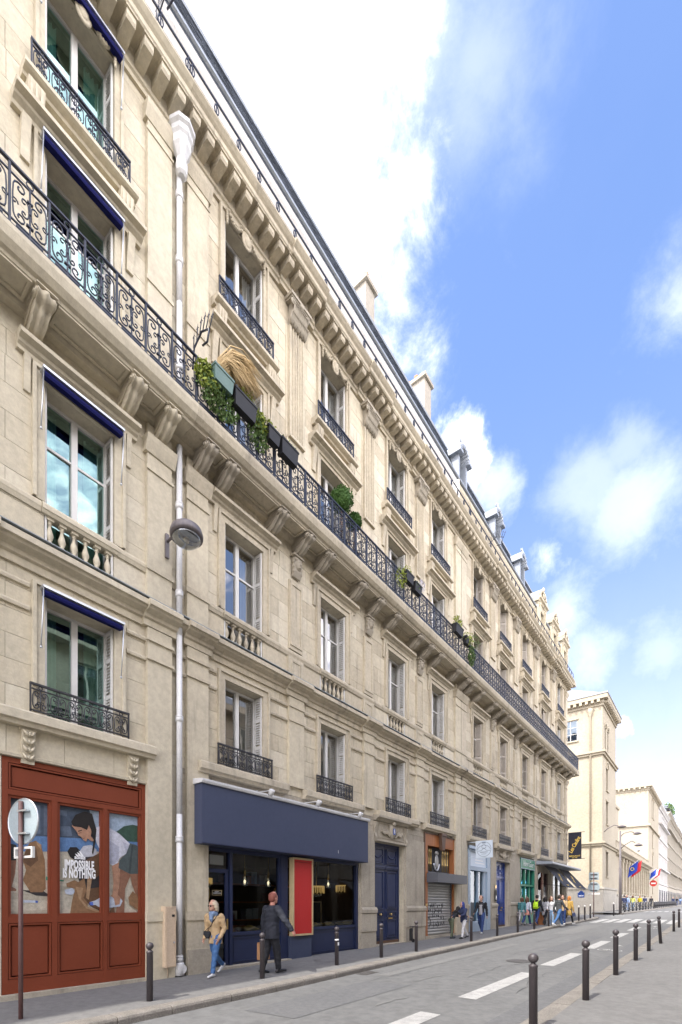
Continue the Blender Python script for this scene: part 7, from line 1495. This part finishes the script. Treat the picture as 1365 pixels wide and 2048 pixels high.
p10 = person(1138, 1848, lp_z, 70, 1.74, 'person in mustard coat and black leggings with dark handbag', dict(bottom=black, top=mustard, topname='coat', shoe=shoew, hair=ginger, hairstyle='bob', coat=-.20, thick=1.12, hemw=1.15), dict(legs=WALK2, arms=[(6, 8, 70), (-6, 10, 20)]), near=1)
hb = thing('handbag', 'dark handbag carried by the person in mustard coat', 'bag', tuple(p10['t'].location), p10['t'].rotation_euler.z); a_ = p10['arms'][1]; c = a_[2] + Vector((0, -.03, -.22)); m_ = MB(); loft(m_, [(c + Vector((0, 0, -.12)), (.16, 0, 0), (0, .07, 0)), (c + Vector((0, 0, .1)), (.12, 0, 0), (0, .05, 0))]); soft('pouch', m_, navy, hb, .018, .006, 10, 2); obj('handle', MB().tube([c + Vector((-.08, 0, .1)), a_[2] + Vector((0, 0, -.03)), c + Vector((.08, 0, .1))], .012, 5), navy, hb)
person(1090, 1850, lp_z, 84, 1.70, 'person in grey coat walking between green shop and bistro', dict(bottom=black, top=grey, topname='coat', shoe=shoeb, hair=darkh, hairstyle='long', coat=-.16, thick=1.06), dict(legs=WALK, arms=[(-8, 6, 20), (10, 6, 25)]), near=1)
person(1127, 1849, lp_z, -95, 1.72, 'person in tan jacket and dark jeans facing the striding walker', dict(bottom=jeansd, top=beige, shoe=shoew, hair=brown, coat=-.06), dict(legs=STAND, arms=[(8, 6, 50), (6, 6, 30)]), near=1)
person(1044, 1851, lp_z, 88, 1.66, 'person in teal top and grey trousers beside the blue door pier', dict(bottom=grey, top=pmat('teal', (.06, .20, .22)), shoe=shoeb, hair=brown, hairstyle='bob', coat=-.04), dict(legs=WALK2, arms=[(8, 6, 20), (-8, 6, 15)]), near=1)
# people beyond the side street
FAR = [(1249, 1816, 100, navy, black, darkh, 'person in dark clothes behind the crossing barrier', -.03), (1254, 1817, -80, skyb, skyb, darkh, 'person in light blue coat behind the crossing barrier', -.22), (1266, 1817, 95, lime, jeansl, brown, 'person in pale yellow-green top and jeans by the school', -.03), (1280, 1816, 80, yellow, black, ginger, 'person in bright yellow jacket by the school', -.08), (1290, 1815, 85, navy, grey, darkh, 'person in navy padded jacket by the no-entry sign', -.05), (1303, 1814, 90, black, black, darkh, 'person in black coat near the far end of the school', -.1),
       (1347, 1807, -90, navy, jeansd, darkh, 'person in navy clothes far up the street under the green awning', -.05), (1354, 1806.5, -80, black, jeansd, brown, 'person in black clothes far up the street', -.05), (1361, 1806, 90, skyb, jeansd, darkh, 'person in blue top far up the street', -.05)]
for px, py, hd, tp, bt, hr, lab, ct in FAR:
    X_ = 1.3 if px < 1320 else 2.4; kk = (DCAM - X_) / DCAM; Lh = math.hypot(FPX, VX - 682.5); yy = kk * (DCAM * Lh * Lh / FPX / (VX - px) - DCAM * (VX - 682.5) / FPX)
    person(px, py, lp_z, hd, 1.72, lab, dict(bottom=bt, top=tp, shoe=shoeb, hair=hr, hairstyle='long' if tp in (skyb, lime) else 'short', coat=ct), dict(legs=STAND, arms=[(6, 8, 20), (4, 8, 15)]), near=0, pos=Vector((X_, yy, lp_z(X_, yy))))
finish_soft()
